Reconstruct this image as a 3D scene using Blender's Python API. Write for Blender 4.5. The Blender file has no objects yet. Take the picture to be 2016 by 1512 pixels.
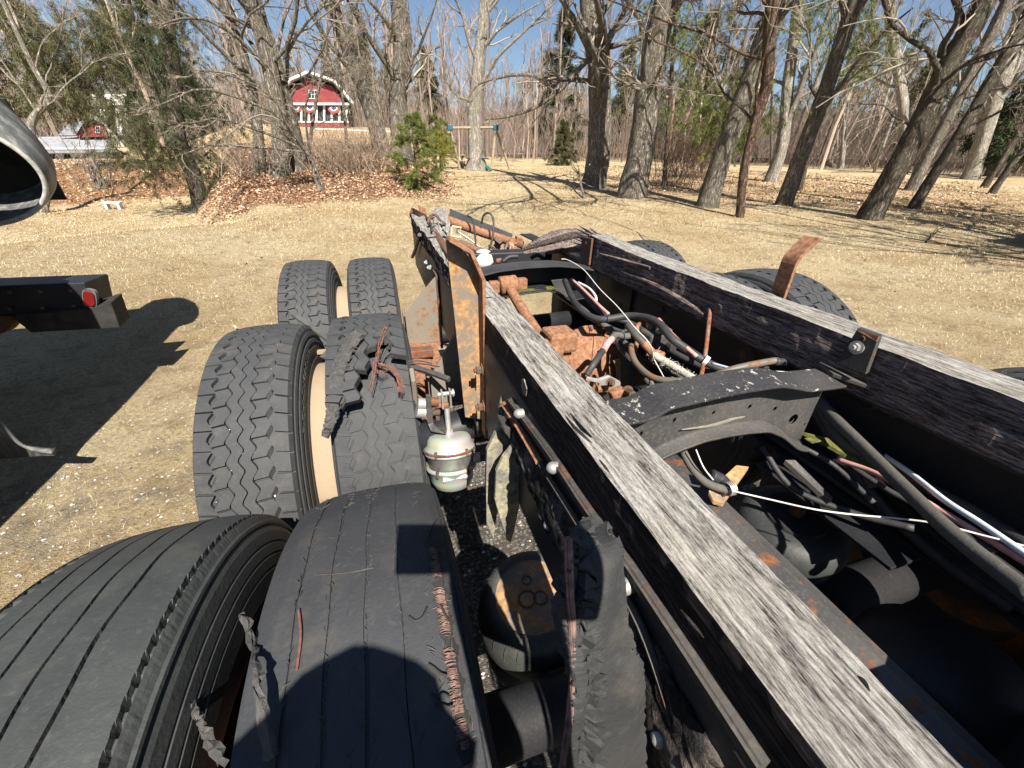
import bpy, math, random
import numpy as np
from mathutils import Vector, Matrix
rng = np.random.default_rng(7)
random.seed(7)
SC = bpy.context.scene
COL = SC.collection

# ------------------------------------------------------------------ camera
FPX, CX, CY, HC = 780.0, 1008.0, 756.0, 1.56
_p, _y, _a = math.radians(28.8), math.radians(17.73), math.radians(1.15)
_fw = np.array([math.sin(_y)*math.cos(_p), math.cos(_y)*math.cos(_p), -math.sin(_p)])
_rt = np.array([math.cos(_y), -math.sin(_y), 0.0]); _up = np.cross(_rt, _fw)
CAMR = np.array([[math.cos(_a), math.sin(_a), 0], [-math.sin(_a), math.cos(_a), 0], [0, 0, 1]]) @ np.array([_rt, _up, _fw])
CAMC = np.array([0.0, 0.0, HC])
HEAD = np.array([math.sin(_y), math.cos(_y)])
cd = bpy.data.cameras.new('camera'); cam = bpy.data.objects.new('camera', cd); COL.objects.link(cam)
cd.sensor_fit = 'HORIZONTAL'; cd.sensor_width = 36.0; cd.lens = FPX/2016.0*36.0
cd.clip_start = 0.01; cd.clip_end = 2000.0
cam.matrix_world = Matrix(((CAMR[0][0], CAMR[1][0], -CAMR[2][0], 0), (CAMR[0][1], CAMR[1][1], -CAMR[2][1], 0),
                           (CAMR[0][2], CAMR[1][2], -CAMR[2][2], HC), (0, 0, 0, 1)))
SC.camera = cam
# ------------------------------------------------------------------ light
SUN = np.array([-0.022, 0.672, -0.741]); SUN /= np.linalg.norm(SUN)
w = bpy.data.worlds.new('World'); SC.world = w; w.use_nodes = True
wn = w.node_tree.nodes; wl = w.node_tree.links
bg = wn['Background']; sky = wn.new('ShaderNodeTexSky'); sky.sky_type = 'NISHITA'; sky.sun_disc = False
sky.sun_elevation = math.asin(-SUN[2]); sky.sun_rotation = math.atan2(-SUN[0], -SUN[1])
sky.air_density = 1.0; sky.dust_density = 0.35; sky.ozone_density = 2.2
wl.new(sky.outputs[0], bg.inputs[0]); bg.inputs[1].default_value = 0.052
sd = bpy.data.lights.new('sun', 'SUN'); sd.energy = 5.0; sd.angle = math.radians(0.53); sd.color = (1.0, 0.93, 0.83)
so = bpy.data.objects.new('sun', sd); COL.objects.link(so); so.location = (0, -20, 40)
so.rotation_euler = Vector(SUN).to_track_quat('-Z', 'Y').to_euler()
SC.view_settings.view_transform = 'Standard'; SC.view_settings.look = 'None'
SC.view_settings.exposure = 1.12; SC.view_settings.gamma = 1.0; SC.view_settings.use_curve_mapping = False

# ------------------------------------------------------------------ construction helpers: sight line through a photo point
def ray(x, y): return np.array([(x-CX)/FPX, -(y-CY)/FPX, 1.0]) @ CAMR
def PZ(x, y, z): r = ray(x, y); return CAMC + r*((z-HC)/r[2])
def PX(x, y, v): r = ray(x, y); return CAMC + r*(v/r[0])
def PY(x, y, v): r = ray(x, y); return CAMC + r*(v/r[1])
def PD(x, y, v): return CAMC + ray(x, y)*v
def depth(P): return float((np.array(P)-CAMC) @ CAMR[2])
def nrm(v): v = np.asarray(v, float); return v/(np.linalg.norm(v)+1e-12)

# ------------------------------------------------------------------ objects
def mesh_data(name, V, Q=None, T=None, mi=None, smooth=False):
    V = np.asarray(V, np.float32).reshape(-1, 3)
    Q = np.zeros((0, 4), np.int32) if Q is None or len(Q) == 0 else np.asarray(Q, np.int32)
    T = np.zeros((0, 3), np.int32) if T is None or len(T) == 0 else np.asarray(T, np.int32)
    me = bpy.data.meshes.new(name)
    me.vertices.add(len(V)); me.vertices.foreach_set('co', V.ravel())
    nl = Q.size+T.size; me.loops.add(nl)
    me.loops.foreach_set('vertex_index', np.concatenate([Q.ravel(), T.ravel()]).astype(np.int32))
    npoly = len(Q)+len(T); me.polygons.add(npoly)
    st = np.concatenate([np.arange(len(Q))*4, len(Q)*4+np.arange(len(T))*3]).astype(np.int32)
    me.polygons.foreach_set('loop_start', st)
    if mi is not None: me.polygons.foreach_set('material_index', np.asarray(mi, np.int32))
    me.polygons.foreach_set('use_smooth', np.full(npoly, bool(smooth)))
    me.update(calc_edges=True); me.validate()
    return me
class G:
    """collects vertices, quads and triangles of ONE part"""
    def __init__(s): s.V = []; s.Q = []; s.T = []; s.n = 0; s.mq = []; s.mt = []
    def add(s, V, Q=None, T=None, m=0):
        V = np.asarray(V, float).reshape(-1, 3)
        if Q is not None and len(Q): s.Q.append(np.asarray(Q, int)+s.n); s.mq.append(np.full(len(Q), m))
        if T is not None and len(T): s.T.append(np.asarray(T, int)+s.n); s.mt.append(np.full(len(T), m))
        s.V.append(V); s.n += len(V); return s
    def data(s, name, off=(0, 0, 0), smooth=False):
        V = np.concatenate(s.V)-np.asarray(off)
        Q = np.concatenate(s.Q) if s.Q else None; T = np.concatenate(s.T) if s.T else None
        mi = np.concatenate(s.mq+s.mt) if (s.mq or s.mt) else None
        return mesh_data(name, V, Q, T, mi, smooth)
    # --- shapes
    def box(s, c, size, rot=None, m=0, taper=1.0):
        x, y, z = np.asarray(size)/2.0
        V = np.array([[-x, -y, -z], [x, -y, -z], [x, y, -z], [-x, y, -z], [-x*taper, -y*taper, z], [x*taper, -y*taper, z], [x*taper, y*taper, z], [-x*taper, y*taper, z]])
        if rot is not None: V = V @ np.asarray(rot).T
        return s.add(V+np.asarray(c), [[0, 3, 2, 1], [4, 5, 6, 7], [0, 1, 5, 4], [1, 2, 6, 5], [2, 3, 7, 6], [3, 0, 4, 7]], m=m)
    def hexa(s, A, B, m=0):
        """solid between two 4-point rings"""
        return s.add(np.concatenate([A, B]), [[0, 3, 2, 1], [4, 5, 6, 7], [0, 1, 5, 4], [1, 2, 6, 5], [2, 3, 7, 6], [3, 0, 4, 7]], m=m)
    def prism(s, P, d, m=0):
        """polygon P (k,3) extruded by vector d, capped with a fan"""
        P = np.asarray(P, float); k = len(P); c = P.mean(0)
        V = np.concatenate([P, P+np.asarray(d), [c], [c+np.asarray(d)]])
        Q = [[i, (i+1) % k, k+(i+1) % k, k+i] for i in range(k)]
        T = [[(i+1) % k, i, 2*k] for i in range(k)]+[[k+i, k+(i+1) % k, 2*k+1] for i in range(k)]
        return s.add(V, Q, T, m=m)
    def tube(s, P, r, sides=10, cap=True, m=0, flat=1.0):
        P = np.asarray(P, float); n = len(P); r = np.broadcast_to(np.asarray(r, float), (n,))
        V, Q = tubes(P[None], r[None], sides)
        T = []
        if cap:
            V = np.concatenate([V, P[:1], P[-1:]]); a = n*sides
            T = [[(j+1) % sides, j, a] for j in range(sides)]+[[(n-1)*sides+j, (n-1)*sides+(j+1) % sides, a+1] for j in range(sides)]
        return s.add(V, Q, T, m=m)
    def cyl(s, a, b, r, r2=None, sides=20, m=0): return s.tube([a, b], [r, r if r2 is None else r2], sides, m=m)
    def lathe(s, prof, o, ax, sides=32, m=0):
        """prof (k,2): distance along the axis, radius"""
        ax = nrm(ax); u = nrm(np.cross(ax, [0.3, 0.2, 1] if abs(ax[2]) < .9 else [1, 0, 0])); v = np.cross(ax, u)
        th = np.linspace(0, 2*math.pi, sides, endpoint=False)
        prof = np.asarray(prof, float); k = len(prof)
        V = np.asarray(o)+prof[:, None, 0:1]*ax+prof[:, None, 1:2]*(np.cos(th)[None, :, None]*u+np.sin(th)[None, :, None]*v)
        Q = [[i*sides+j, i*sides+(j+1) % sides, (i+1)*sides+(j+1) % sides, (i+1)*sides+j] for i in range(k-1) for j in range(sides)]
        return s.add(V.reshape(-1, 3), Q, m=m)
    def sheet(s, A, thick, m=0):
        """A (n,k,3) grid given thickness along its normals"""
        A = np.asarray(A, float); n, k = A.shape[:2]
        du = np.gradient(A, axis=0); dv = np.gradient(A, axis=1)
        N = np.cross(du, dv); N /= np.linalg.norm(N, axis=2, keepdims=True)+1e-12
        B = A+N*thick
        idx = np.arange(n*k).reshape(n, k)
        q = np.stack([idx[:-1, :-1], idx[:-1, 1:], idx[1:, 1:], idx[1:, :-1]], -1).reshape(-1, 4)
        o = n*k
        rim = np.concatenate([idx[0, :], idx[1:, -1], idx[-1, -2::-1], idx[-2:0:-1, 0]])
        rq = [[rim[i], rim[(i+1) % len(rim)], o+rim[(i+1) % len(rim)], o+rim[i]] for i in range(len(rim))]
        return s.add(np.concatenate([A.reshape(-1, 3), B.reshape(-1, 3)]), np.concatenate([q, q[:, ::-1]+o, np.array(rq)[:, ::-1]]), m=m)
def tubes(P, R, sides=6):
    """P (N,n,3), R (N,n) -> vertices and quads, all at once"""
    N, n = R.shape
    Tn = np.gradient(P, axis=1); Tn /= np.linalg.norm(Tn, axis=2, keepdims=True)+1e-12
    mean = P[:, -1]-P[:, 0]; mean = mean+Tn[:, 0]*1e-3
    ref = np.where(np.abs(mean[:, 2:3]) > 0.8*np.linalg.norm(mean, axis=1, keepdims=True), np.array([[1.0, 0.13, 0]]), np.array([[0.05, 0.1, 1.0]]))
    U = ref[:, None]-(ref[:, None]*Tn).sum(2, keepdims=True)*Tn; U /= np.linalg.norm(U, axis=2, keepdims=True)+1e-12
    W = np.cross(Tn, U)
    th = np.arange(sides)*2*math.pi/sides
    V = P[:, :, None]+R[:, :, None, None]*(np.cos(th)[None, None, :, None]*U[:, :, None]+np.sin(th)[None, None, :, None]*W[:, :, None])
    idx = np.arange(N*n*sides).reshape(N, n, sides); jn = np.roll(idx, -1, axis=2)
    Q = np.stack([idx[:, :-1], jn[:, :-1], jn[:, 1:], idx[:, 1:]], -1).reshape(-1, 4)
    return V.reshape(-1, 3), Q
def curve(P, n=8):
    """smooth curve through the points"""
    P = np.asarray(P, float); A = np.concatenate([[2*P[0]-P[1]], P, [2*P[-1]-P[-2]]]); out = []
    t = np.linspace(0, 1, n, endpoint=False)[:, None]
    for i in range(1, len(A)-2):
        a, b, c, d = A[i-1], A[i], A[i+1], A[i+2]
        out.append(.5*((2*b)+(-a+c)*t+(2*a-5*b+4*c-d)*t*t+(-a+3*b-3*c+d)*t**3))
    return np.concatenate(out+[P[-1:]])
ROOTLOC = {}
def thing(name, label, cat, loc=(0, 0, 0), group=None):
    o = bpy.data.objects.new(name, None); COL.objects.link(o); o.location = tuple(loc); o.empty_display_size = .1
    o['label'] = label; o['category'] = cat
    if group: o['group'] = group
    ROOTLOC[o.name] = np.array(loc, float); return o
def rootloc(p):
    while p.parent is not None: p = p.parent
    return np.array(p.location)
def obj(name, g, mats, parent=None, smooth=False, bevel=0, loc=None, data=None, auto=None):
    """links ONE mesh object; g is in world coordinates, stored relative to the thing's base"""
    if not isinstance(mats, (list, tuple)): mats = [mats]
    if data is None:
        if loc is None: loc = rootloc(parent) if parent is not None else (0, 0, 0)
        data = g.data(name, loc, smooth)
    for m in mats:
        if len(data.materials) < len(mats): data.materials.append(m)
    o = bpy.data.objects.new(name, data); COL.objects.link(o)
    if parent is not None: o.parent = parent
    else: o.location = tuple(loc)
    if bevel:
        b = o.modifiers.new('bevel', 'BEVEL'); b.width = bevel; b.segments = 2; b.limit_method = 'ANGLE'; b.angle_limit = math.radians(35)
    return o
def tag(o, label, cat, group=None):
    o['label'] = label; o['category'] = cat
    if group: o['group'] = group
    return o
def kind(o, k): o['kind'] = k; return o

# ------------------------------------------------------------------ materials
class MT:
    def __init__(s, name):
        s.m = bpy.data.materials.new(name); s.m.use_nodes = True; s.t = s.m.node_tree
        s.b = s.t.nodes['Principled BSDF']; s.co = s.t.nodes.new('ShaderNodeTexCoord').outputs['Object']
        s.b.inputs['Specular IOR Level'].default_value = 0.35
    def n(s, typ, **k):
        x = s.t.nodes.new(typ)
        for a, v in k.items():
            if hasattr(x, a): setattr(x, a, v); continue
            i = x.inputs[int(a[1:])] if a[0] == 'i' and a[1:].isdigit() else x.inputs[a.replace('_', ' ')]
            if hasattr(v, 'is_output'): s.t.links.new(v, i)
            else: i.default_value = v
        return x
    def map(s, scale, co=None): return s.n('ShaderNodeMapping', Vector=co or s.co, Scale=scale).outputs[0]
    def noise(s, scale, detail=4, rough=.55, co=None, dist=0): return s.n('ShaderNodeTexNoise', Vector=co or s.co, Scale=scale, Detail=detail, Roughness=rough, Distortion=dist).outputs[0]
    def voro(s, scale, co=None, feature='F1', out=0): return s.n('ShaderNodeTexVoronoi', feature=feature, Vector=co or s.co, Scale=scale).outputs[out]
    def ramp(s, f, stops):
        r = s.n('ShaderNodeValToRGB', i0=f); e = r.color_ramp.elements
        while len(e) < len(stops): e.new(.5)
        for x, (p, c) in zip(e, stops): x.position = p; x.color = (*c, 1) if isinstance(c, (tuple, list)) else (c, c, c, 1)
        return r.outputs[0]
    def mix(s, f, a, b, mode='MIX'):
        x = s.n('ShaderNodeMix', data_type='RGBA', blend_type=mode)
        for i, v in ((0, f), (6, a), (7, b)):
            if hasattr(v, 'is_output'): s.t.links.new(v, x.inputs[i])
            else: x.inputs[i].default_value = v if i == 0 else ((*v, 1) if isinstance(v, (tuple, list)) else (v, v, v, 1))
        return x.outputs[2]
    def math(s, op, a, b=0.0): return s.n('ShaderNodeMath', operation=op, i0=a, i1=b).outputs[0]
    def island(s): return s.n('ShaderNodeNewGeometry').outputs['Random Per Island']
    def attr(s, name): return s.n('ShaderNodeAttribute', attribute_name=name).outputs['Fac']
    def set(s, col=None, rough=None, bump=None, bs=.3, bd=.01, metal=None, spec=None):
        def put(nm, v):
            if v is None: return
            if hasattr(v, 'is_output'): s.t.links.new(v, s.b.inputs[nm])
            else: s.b.inputs[nm].default_value = (*v, 1) if isinstance(v, (tuple, list)) else v
        put('Base Color', col); put('Roughness', rough); put('Metallic', metal); put('Specular IOR Level', spec)
        if bump is not None:
            b = s.n('ShaderNodeBump', Strength=bs, Distance=bd, Height=bump); s.t.links.new(b.outputs[0], s.b.inputs['Normal'])
        return s.m
def m_wood(name, lo, mid, hi, tint, stain=.0, axis=1, gs=1.0):
    m = MT(name); sc = [330*gs, 330*gs, 330*gs]; sc[axis] = 26*gs
    warp = m.n('ShaderNodeVectorMath', operation='ADD', i0=m.co, i1=m.n('ShaderNodeVectorMath', operation='SCALE', i0=m.n('ShaderNodeTexNoise', Vector=m.co, Scale=5.0, Detail=2.0).outputs['Color'], Scale=.006).outputs[0]).outputs[0]
    g = m.noise(1.0, 7, .68, m.map(sc, warp)); sc2 = [110*gs, 110*gs, 110*gs]; sc2[axis] = 7*gs
    g2 = m.noise(1.0, 5, .6, m.map(sc2, warp)); big = m.noise(9, 4)
    sc3 = [620*gs]*3; sc3[axis] = 150*gs; g3 = m.noise(1.0, 3, .6, m.map(sc3, warp))
    f = m.math('ADD', m.math('MULTIPLY', g, .5), m.math('ADD', m.math('MULTIPLY', g2, .3), m.math('MULTIPLY', g3, .2)))
    c = m.ramp(f, [(.40, lo), (.485, mid), (.58, hi)])
    c = m.mix(m.ramp(big, [(.45, 0.0), (.75, .55)]), c, tint, 'MULTIPLY')
    if stain: c = m.mix(m.ramp(m.noise(4, 5, .7, m.map([9, 3, 9])), [(.5-stain*.4, 0.0), (.62, 1.0)]), c, (.035, .03, .028))
    return m.set(c, .85, f, 1.0, .006, spec=.2)
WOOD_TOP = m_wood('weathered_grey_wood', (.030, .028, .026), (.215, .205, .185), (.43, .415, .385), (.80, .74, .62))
WOOD_DARK = m_wood('tarred_shaded_wood_side', (.008, .007, .008), (.022, .018, .019), (.085, .066, .062), (.6, .5, .45))  # tar stain, with the side faces' shade darkened into the same colour
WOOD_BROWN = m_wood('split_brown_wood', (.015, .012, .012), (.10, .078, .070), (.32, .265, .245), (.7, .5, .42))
def m_steel(name, base, rust=.3, dust=.3, rustcol=((.10, .032, .012), (.30, .11, .04)), rough=.5, dustcol=(.17, .155, .135), spots=0):
    m = MT(name); n1 = m.noise(24, 8, .72); n2 = m.noise(70, 6, .65); n3 = m.noise(5, 3)
    rc = m.ramp(n2, [(.3, rustcol[0]), (.7, rustcol[1])])
    c = m.mix(m.ramp(n3, [(.3, 0.0), (.8, dust)]), base, dustcol)
    c = m.mix(m.ramp(m.noise(180, 3), [(.5, 0.0), (.78, dust*.8)]), c, dustcol)
    k = m.ramp(n1, [(.70-.5*rust, 0.0), (.80-.5*rust, 1.0)])
    c = m.mix(k, c, rc)
    if spots: c = m.mix(m.ramp(m.noise(48, 7, .72), [(.60, 0.0), (.64, 1.0)]), c, (.44, .42, .37))
    return m.set(c, m.mix(k, rough, .9), m.math('ADD', n1, m.math('MULTIPLY', n2, .5)), .35, .003)
STEEL = m_steel('black_chassis_paint', (.022, .023, .026), .12, .35)
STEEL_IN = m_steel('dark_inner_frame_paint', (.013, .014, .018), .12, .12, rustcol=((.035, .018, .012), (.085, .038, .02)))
STEEL_SPOT = m_steel('black_paint_with_lichen_spots', (.022, .023, .028), .02, .35, rough=.4, spots=1)
STEEL_DUST = m_steel('dusty_black_steel', (.036, .038, .039), .05, .62, rough=.42)
RUST = m_steel('orange_rust', (.22, .115, .07), .95, .35, ((.13, .055, .03), (.37, .19, .105)), .9)
RUSTPLATE = m_steel('mottled_rust_plate', (.20, .165, .125), .50, .45, ((.22, .11, .045), (.50, .30, .14)), .85)
RUSTDK = m_steel('dark_rust', (.055, .04, .034), .5, .5, ((.09, .035, .02), (.24, .10, .05)), .9)
ZINC = (lambda m: m.set(m.mix(.35, m.ramp(m.noise(13, 3, .5), [(.3, (.42, .47, .33)), (.45, (.52, .42, .46)), (.55, (.34, .52, .42)), (.7, (.55, .52, .34))]), (.56, .56, .50)), .42, m.noise(60, 4), .12, .002, metal=.45))(MT('iridescent_zinc_plating'))
GALV = (lambda m: m.set(m.ramp(m.noise(30, 5), [(.3, (.30, .30, .285)), (.7, (.50, .49, .46))]), .5, m.noise(50, 4), .15, .002, metal=.5))(MT('galvanized_metal'))
def m_rubber(name, lo, hi, rough=.72, gl=.4, bs_=.3):
    m = MT(name); c = m.ramp(m.noise(6, 6, .65), [(.3, lo), (.72, hi)])
    c = m.mix(m.ramp(m.noise(11, 6, .72), [(.54, 0.0), (.72, .5)]), c, (.105, .092, .075)); c = m.mix(m.ramp(m.noise(2.5, 3), [(.45, 0.0), (.7, .4)]), c, (.028, .028, .029)); c = m.mix(m.ramp(m.noise(90, 4, .6), [(.55, 0.0), (.8, .35)]), c, (hi[0]*1.7, hi[1]*1.7, hi[2]*1.65))
    return m.set(c, rough, m.noise(160, 4, .65), bs_, .003, spec=gl)
RUB = m_rubber('dusty_tyre_rubber', (.036, .038, .041), (.060, .062, .065))
RUB_WORN = m_rubber('worn_smooth_rubber', (.028, .031, .036), (.050, .053, .058))
RUB_SIDE = m_rubber('sidewall_rubber', (.028, .031, .032), (.064, .070, .067), .55)
RUB_TORN = m_rubber('torn_rubber', (.03, .029, .029), (.13, .127, .123), .9, .3, 1.0)
HOSE = m_rubber('black_hose', (.024, .025, .028), (.05, .05, .052), .55)
HOSE_DUST = m_rubber('dusty_hose', (.075, .072, .064), (.13, .122, .105), .8)
def m_plain(name, a, b, rough=.7, sc=30, bs=.1, metal=0.0):
    m = MT(name); n = m.noise(sc, 4); return m.set(m.ramp(n, [(.3, a), (.7, b)]), rough, n, bs, .002, metal=metal)
PINK = m_plain('faded_red_tubing', (.50, .22, .20), (.62, .36, .33))
WHITE = m_plain('dull_white_plastic', (.62, .62, .60), (.78, .78, .75))
BLUEW = m_plain('pale_blue_tubing', (.45, .52, .58), (.62, .68, .72))
CORD = m_plain('exposed_tyre_cord', (.11, .065, .055), (.27, .175, .145), .9, 120)
REDCORD = m_plain('reddish_belt_wire', (.12, .05, .035), (.27, .12, .08), .9, 120)
TAPE = m_plain('grey_flaking_wrap', (.26, .24, .20), (.46, .44, .38), .95, 60, .8)
MOSS = (lambda m: m.set(m.mix(m.ramp(m.noise(26, 6, .7), [(.45, 0.0), (.56, 1.0)]), m.ramp(m.noise(50, 5, .7), [(.3, (.09, .085, .07)), (.7, (.27, .255, .215))]), m.ramp(m.noise(70, 4), [(.3, (.20, .19, .11)), (.7, (.42, .38, .27))])), .95, m.noise(55, 6, .7), .7, .004))(MT('lichen_covered_steel'))
GREENMOSS = m_plain('green_moss', (.05, .06, .015), (.15, .15, .035), .95, 80, .9)
CRUST = (lambda m: m.set(m.mix(m.ramp(m.noise(17, 6, .7), [(.5, 0.0), (.64, 1.0)]), (.012, .011, .011), (.16, .14, .12)), .6, m.noise(40, 7, .7), 1.0, .012))(MT('tar_crusted_steel'))
HANGER = m_steel('brown_grey_casting', (.21, .18, .14), .36, .5, ((.12, .07, .04), (.30, .18, .10)), .85)
RIMPALE = m_steel('pale_rusty_rim', (.33, .25, .165), .25, .35, ((.20, .11, .06), (.34, .21, .12)), .85)
LAMPRED = m_plain('red_lamp_lens', (.10, .007, .007), (.16, .012, .011), .35, 8, .02)
FENDER = (lambda m: m.set(m.ramp(m.noise(1.0, 6, .68, m.map([18, 18, 4])), [(.3, (.05, .052, .052)), (.52, (.13, .135, .13)), (.7, (.30, .30, .285))]), .5, m.noise(30, 5), .15, .003))(MT('scuffed_grey_fender'))
FLEDGE = m_plain('pale_worn_edge', (.30, .30, .27), (.52, .51, .47), .7, 40)
DARKIN = m_plain('dark_underside', (.016, .016, .016), (.04, .038, .034), .85, 12)
NAVY = m_steel('dark_navy_paint', (.012, .014, .022), .05, .12)
exec_parts = []
# ================================================================== the setting: ground, leaf litter, road
PR_A = ([0, 11.5, 15, 24, 31, 45, 70, 400], [0, 0, -.85, -.95, .1, .6, 1.2, 2])
PR_B = ([0, 13.3, 19, 32, 45, 70, 400], [0, 0, 1.05, 1.5, 2.3, 2.8, 4])
def terr(x, y):
    x = np.asarray(x, float); y = np.asarray(y, float)
    u = x*HEAD[0]+y*HEAD[1]; lat = x*HEAD[1]-y*HEAD[0]; r = np.hypot(x, y); a = np.degrees(np.arctan2(lat, u))
    g = .053*(np.sqrt((u-3)**2+1)+(u-3))/2-.053*.08
    A = np.interp(r, *PR_A); B = np.interp(r, *PR_B)
    wA = np.clip((-31-a)/6, 0, 1)*np.clip((a+130)/30, 0, 1); wB = np.clip((a+37)/6, 0, 1)*np.clip((-9-a)/6, 0, 1)
    hill = np.clip(r-75, 0, 120)*.09
    wob = .05*np.sin(x*.7+1)*np.sin(y*.6)*np.clip((r-6)/6, 0, 1)
    z = g+wA*A+wB*B+hill+wob
    return np.where(r < 2.5, z*np.clip(r/2.5, 0, 1), z)
def GP(px, py, rmax=140):
    """ground under a photo point"""
    d = ray(px, py); t = np.concatenate([np.linspace(1, 40, 1600), np.linspace(40, rmax, 1200)])/np.hypot(d[0], d[1])
    P = CAMC+t[:, None]*d; f = P[:, 2]-terr(P[:, 0], P[:, 1]); k = np.where(f <= 0)[0]
    if len(k) == 0: k = [len(t)-1]
    p = P[k[0]]; return np.array([p[0], p[1], float(terr(p[0], p[1]))])
def PV(px, py, B):
    """photo point in the upright plane through B that faces the camera"""
    n = nrm([B[0], B[1], 0]); d = ray(px, py); return CAMC+d*((B[:2] @ n[:2])/(d @ n))
nphi, nr = 360, 230
phi = np.concatenate([np.linspace(-58, 58, 280), np.linspace(58, 302, 81)[1:-1]])
phi = np.radians(phi+math.degrees(_y)); nphi = len(phi)
rr = np.concatenate([[0.02], np.geomspace(.5, 420, nr-1)])
gx = rr[:, None]*np.sin(phi)[None]; gy = rr[:, None]*np.cos(phi)[None]; gz = terr(gx, gy)
idx = np.arange(nr*nphi).reshape(nr, nphi); jn = np.roll(idx, -1, axis=1)
q = np.stack([idx[:-1], idx[1:], jn[1:], jn[:-1]], -1).reshape(-1, 4)
gm = mesh_data('ground', np.stack([gx, gy, gz], -1), q, smooth=True)
av = np.degrees(np.arctan2(gx*HEAD[1]-gy*HEAD[0], gx*HEAD[0]+gy*HEAD[1]))
leaf = np.clip((rr[:, None]-13.2)/1.2, 0, 1)*np.clip((av+36)/4, 0, 1)*np.clip((-10-av)/4, 0, 1)*np.clip((26-rr[:, None])/4, .35, 1)
leaf = np.maximum(leaf, np.clip((rr[:, None]-24)/2, 0, 1)*np.clip((-34-av)/3, 0, 1)*np.clip((36-rr[:, None])/3, 0, 1))
leaf = np.maximum(leaf, .42*np.clip((rr[:, None]-14)/4, 0, 1)*np.clip((av-6)/8, 0, 1)*np.clip((34-rr[:, None])/6, 0, 1))
leaf = np.maximum(leaf, np.clip((rr[:, None]-45)/12, 0, .4))
grav = np.clip((-.2-gx)/.5+1, 0, 1)*np.clip((3.2-gy)/.8, 0, 1)*np.clip((gx+2.7)/.6, 0, 1)*.42
grav = np.maximum(grav, np.clip((2.2-np.abs(gx-.65))/.4, 0, 1)*np.clip((3.4-gy)/.6, 0, 1)*np.clip((gx+.7)/.3, 0, 1))
wood_floor = np.clip((rr[:, None]-44)/10, 0, 1)+0*av
for nm, arr in (('leaf', leaf), ('gravel', grav), ('woodland', wood_floor)):
    at = gm.attributes.new(nm, 'FLOAT', 'POINT'); at.data.foreach_set('value', arr.ravel().astype(np.float32))
def ground_mat():
    m = MT('dry_grass_ground')
    n1 = m.noise(.55, 5, .6); n2 = m.noise(4.5, 5, .65); n3 = m.math('ADD', m.math('MULTIPLY', m.noise(38, 6, .78), .6), m.math('MULTIPLY', m.noise(1.0, 5, .7, m.map([90, 210, 90])), .4)); n4 = m.noise(160, 3, .7)
    c = m.ramp(n3, [(.36, (.16, .12, .07)), (.47, (.51, .41, .25)), (.62, (.76, .645, .43))])
    c = m.mix(m.ramp(n1, [(.40, 0.0), (.60, .9)]), c, (.78, .71, .63), 'MULTIPLY')
    c = m.mix(m.ramp(n2, [(.5, 0.0), (.68, .7)]), c, (.25, .19, .12))
    c = m.mix(m.math('MULTIPLY', m.ramp(m.noise(2.3, 6, .7), [(.54, 0.0), (.66, .8)]), m.ramp(m.attr('gravel'), [(.02, 0.05), (.4, 1.0)])), c, (.26, .23, .06))
    st = m.voro(70); sc = m.ramp(m.voro(70, out=1), [(.0, (.16, .15, .14)), (1., (.46, .45, .43))])
    sc = m.mix(m.ramp(st, [(.25, 0.0), (.6, .85)]), sc, (.06, .055, .05))
    c = m.mix(m.ramp(m.math('ADD', m.math('MULTIPLY', m.attr('gravel'), .62), m.math('MULTIPLY', m.noise(3.2, 6, .7), .5)), [(.50, 0.0), (.62, .9)]), c, sc)
    lf = m.ramp(m.noise(30, 5, .75), [(.3, (.09, .05, .028)), (.5, (.27, .15, .08)), (.68, (.48, .30, .17))])
    c = m.mix(m.ramp(m.math('ADD', m.math('MULTIPLY', m.attr('leaf'), .7), m.math('MULTIPLY', m.noise(1.3, 6, .7), .6)), [(.52, 0.0), (.68, 1.0)]), c, lf)
    c = m.mix(m.math('MULTIPLY', m.attr('woodland'), .85), c, m.ramp(m.noise(1.2, 6, .7), [(.3, (.085, .068, .055)), (.7, (.19, .15, .115))]))
    return m.set(c, .95, m.math('ADD', n3, m.math('ADD', n4, m.math('MULTIPLY', n2, 1.5))), 1.0, .03, spec=.1)
GROUND = ground_mat(); gm.materials.append(GROUND)
go = bpy.data.objects.new('ground', gm); COL.objects.link(go); kind(go, 'structure')
# sheared random island colour for plant matter
def m_leafy(name, stops, rough=.85, trans=0.0):
    m = MT(name); c = m.ramp(m.island(), stops)
    if trans: m.b.inputs['Subsurface Weight'].default_value = 0
    return m.set(c, rough, spec=.15)
STRAW = m_leafy('straw_blades', [(0, (.26, .195, .105)), (.35, (.48, .375, .215)), (.75, (.62, .505, .32)), (1, (.68, .57, .385))])
LEAFM = m_leafy('dead_leaves', [(0, (.12, .070, .045)), (.4, (.32, .195, .12)), (.8, (.52, .36, .235)), (1, (.66, .50, .36))])
STONE = m_leafy('grey_stones', [(0, (.14, .135, .125)), (.6, (.32, .31, .29)), (1, (.52, .50, .47))])
def blades(P, ln, wd, flat=.5):
    n = len(P); a = rng.uniform(0, 2*math.pi, n); el = np.clip(rng.normal(flat, .3, n), .08, 1.4)
    d = np.stack([np.cos(a)*np.cos(el), np.sin(a)*np.cos(el), np.sin(el)], -1); sd_ = np.stack([-np.sin(a), np.cos(a), 0*a], -1)
    V = np.stack([P-sd_*wd[:, None]/2, P+sd_*wd[:, None]/2, P+d*ln[:, None]], 1)
    return V.reshape(-1, 3), np.arange(3*n).reshape(n, 3)
def scatter_view(n, r0, r1, a0=-53, a1=53, pw=1.0):
    a = np.radians(rng.uniform(a0, a1, n)+math.degrees(_y)); u = rng.uniform(0, 1, n); r = (r0**pw+u*(r1**pw-r0**pw))**(1/pw)
    return r*np.sin(a), r*np.cos(a), r
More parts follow.
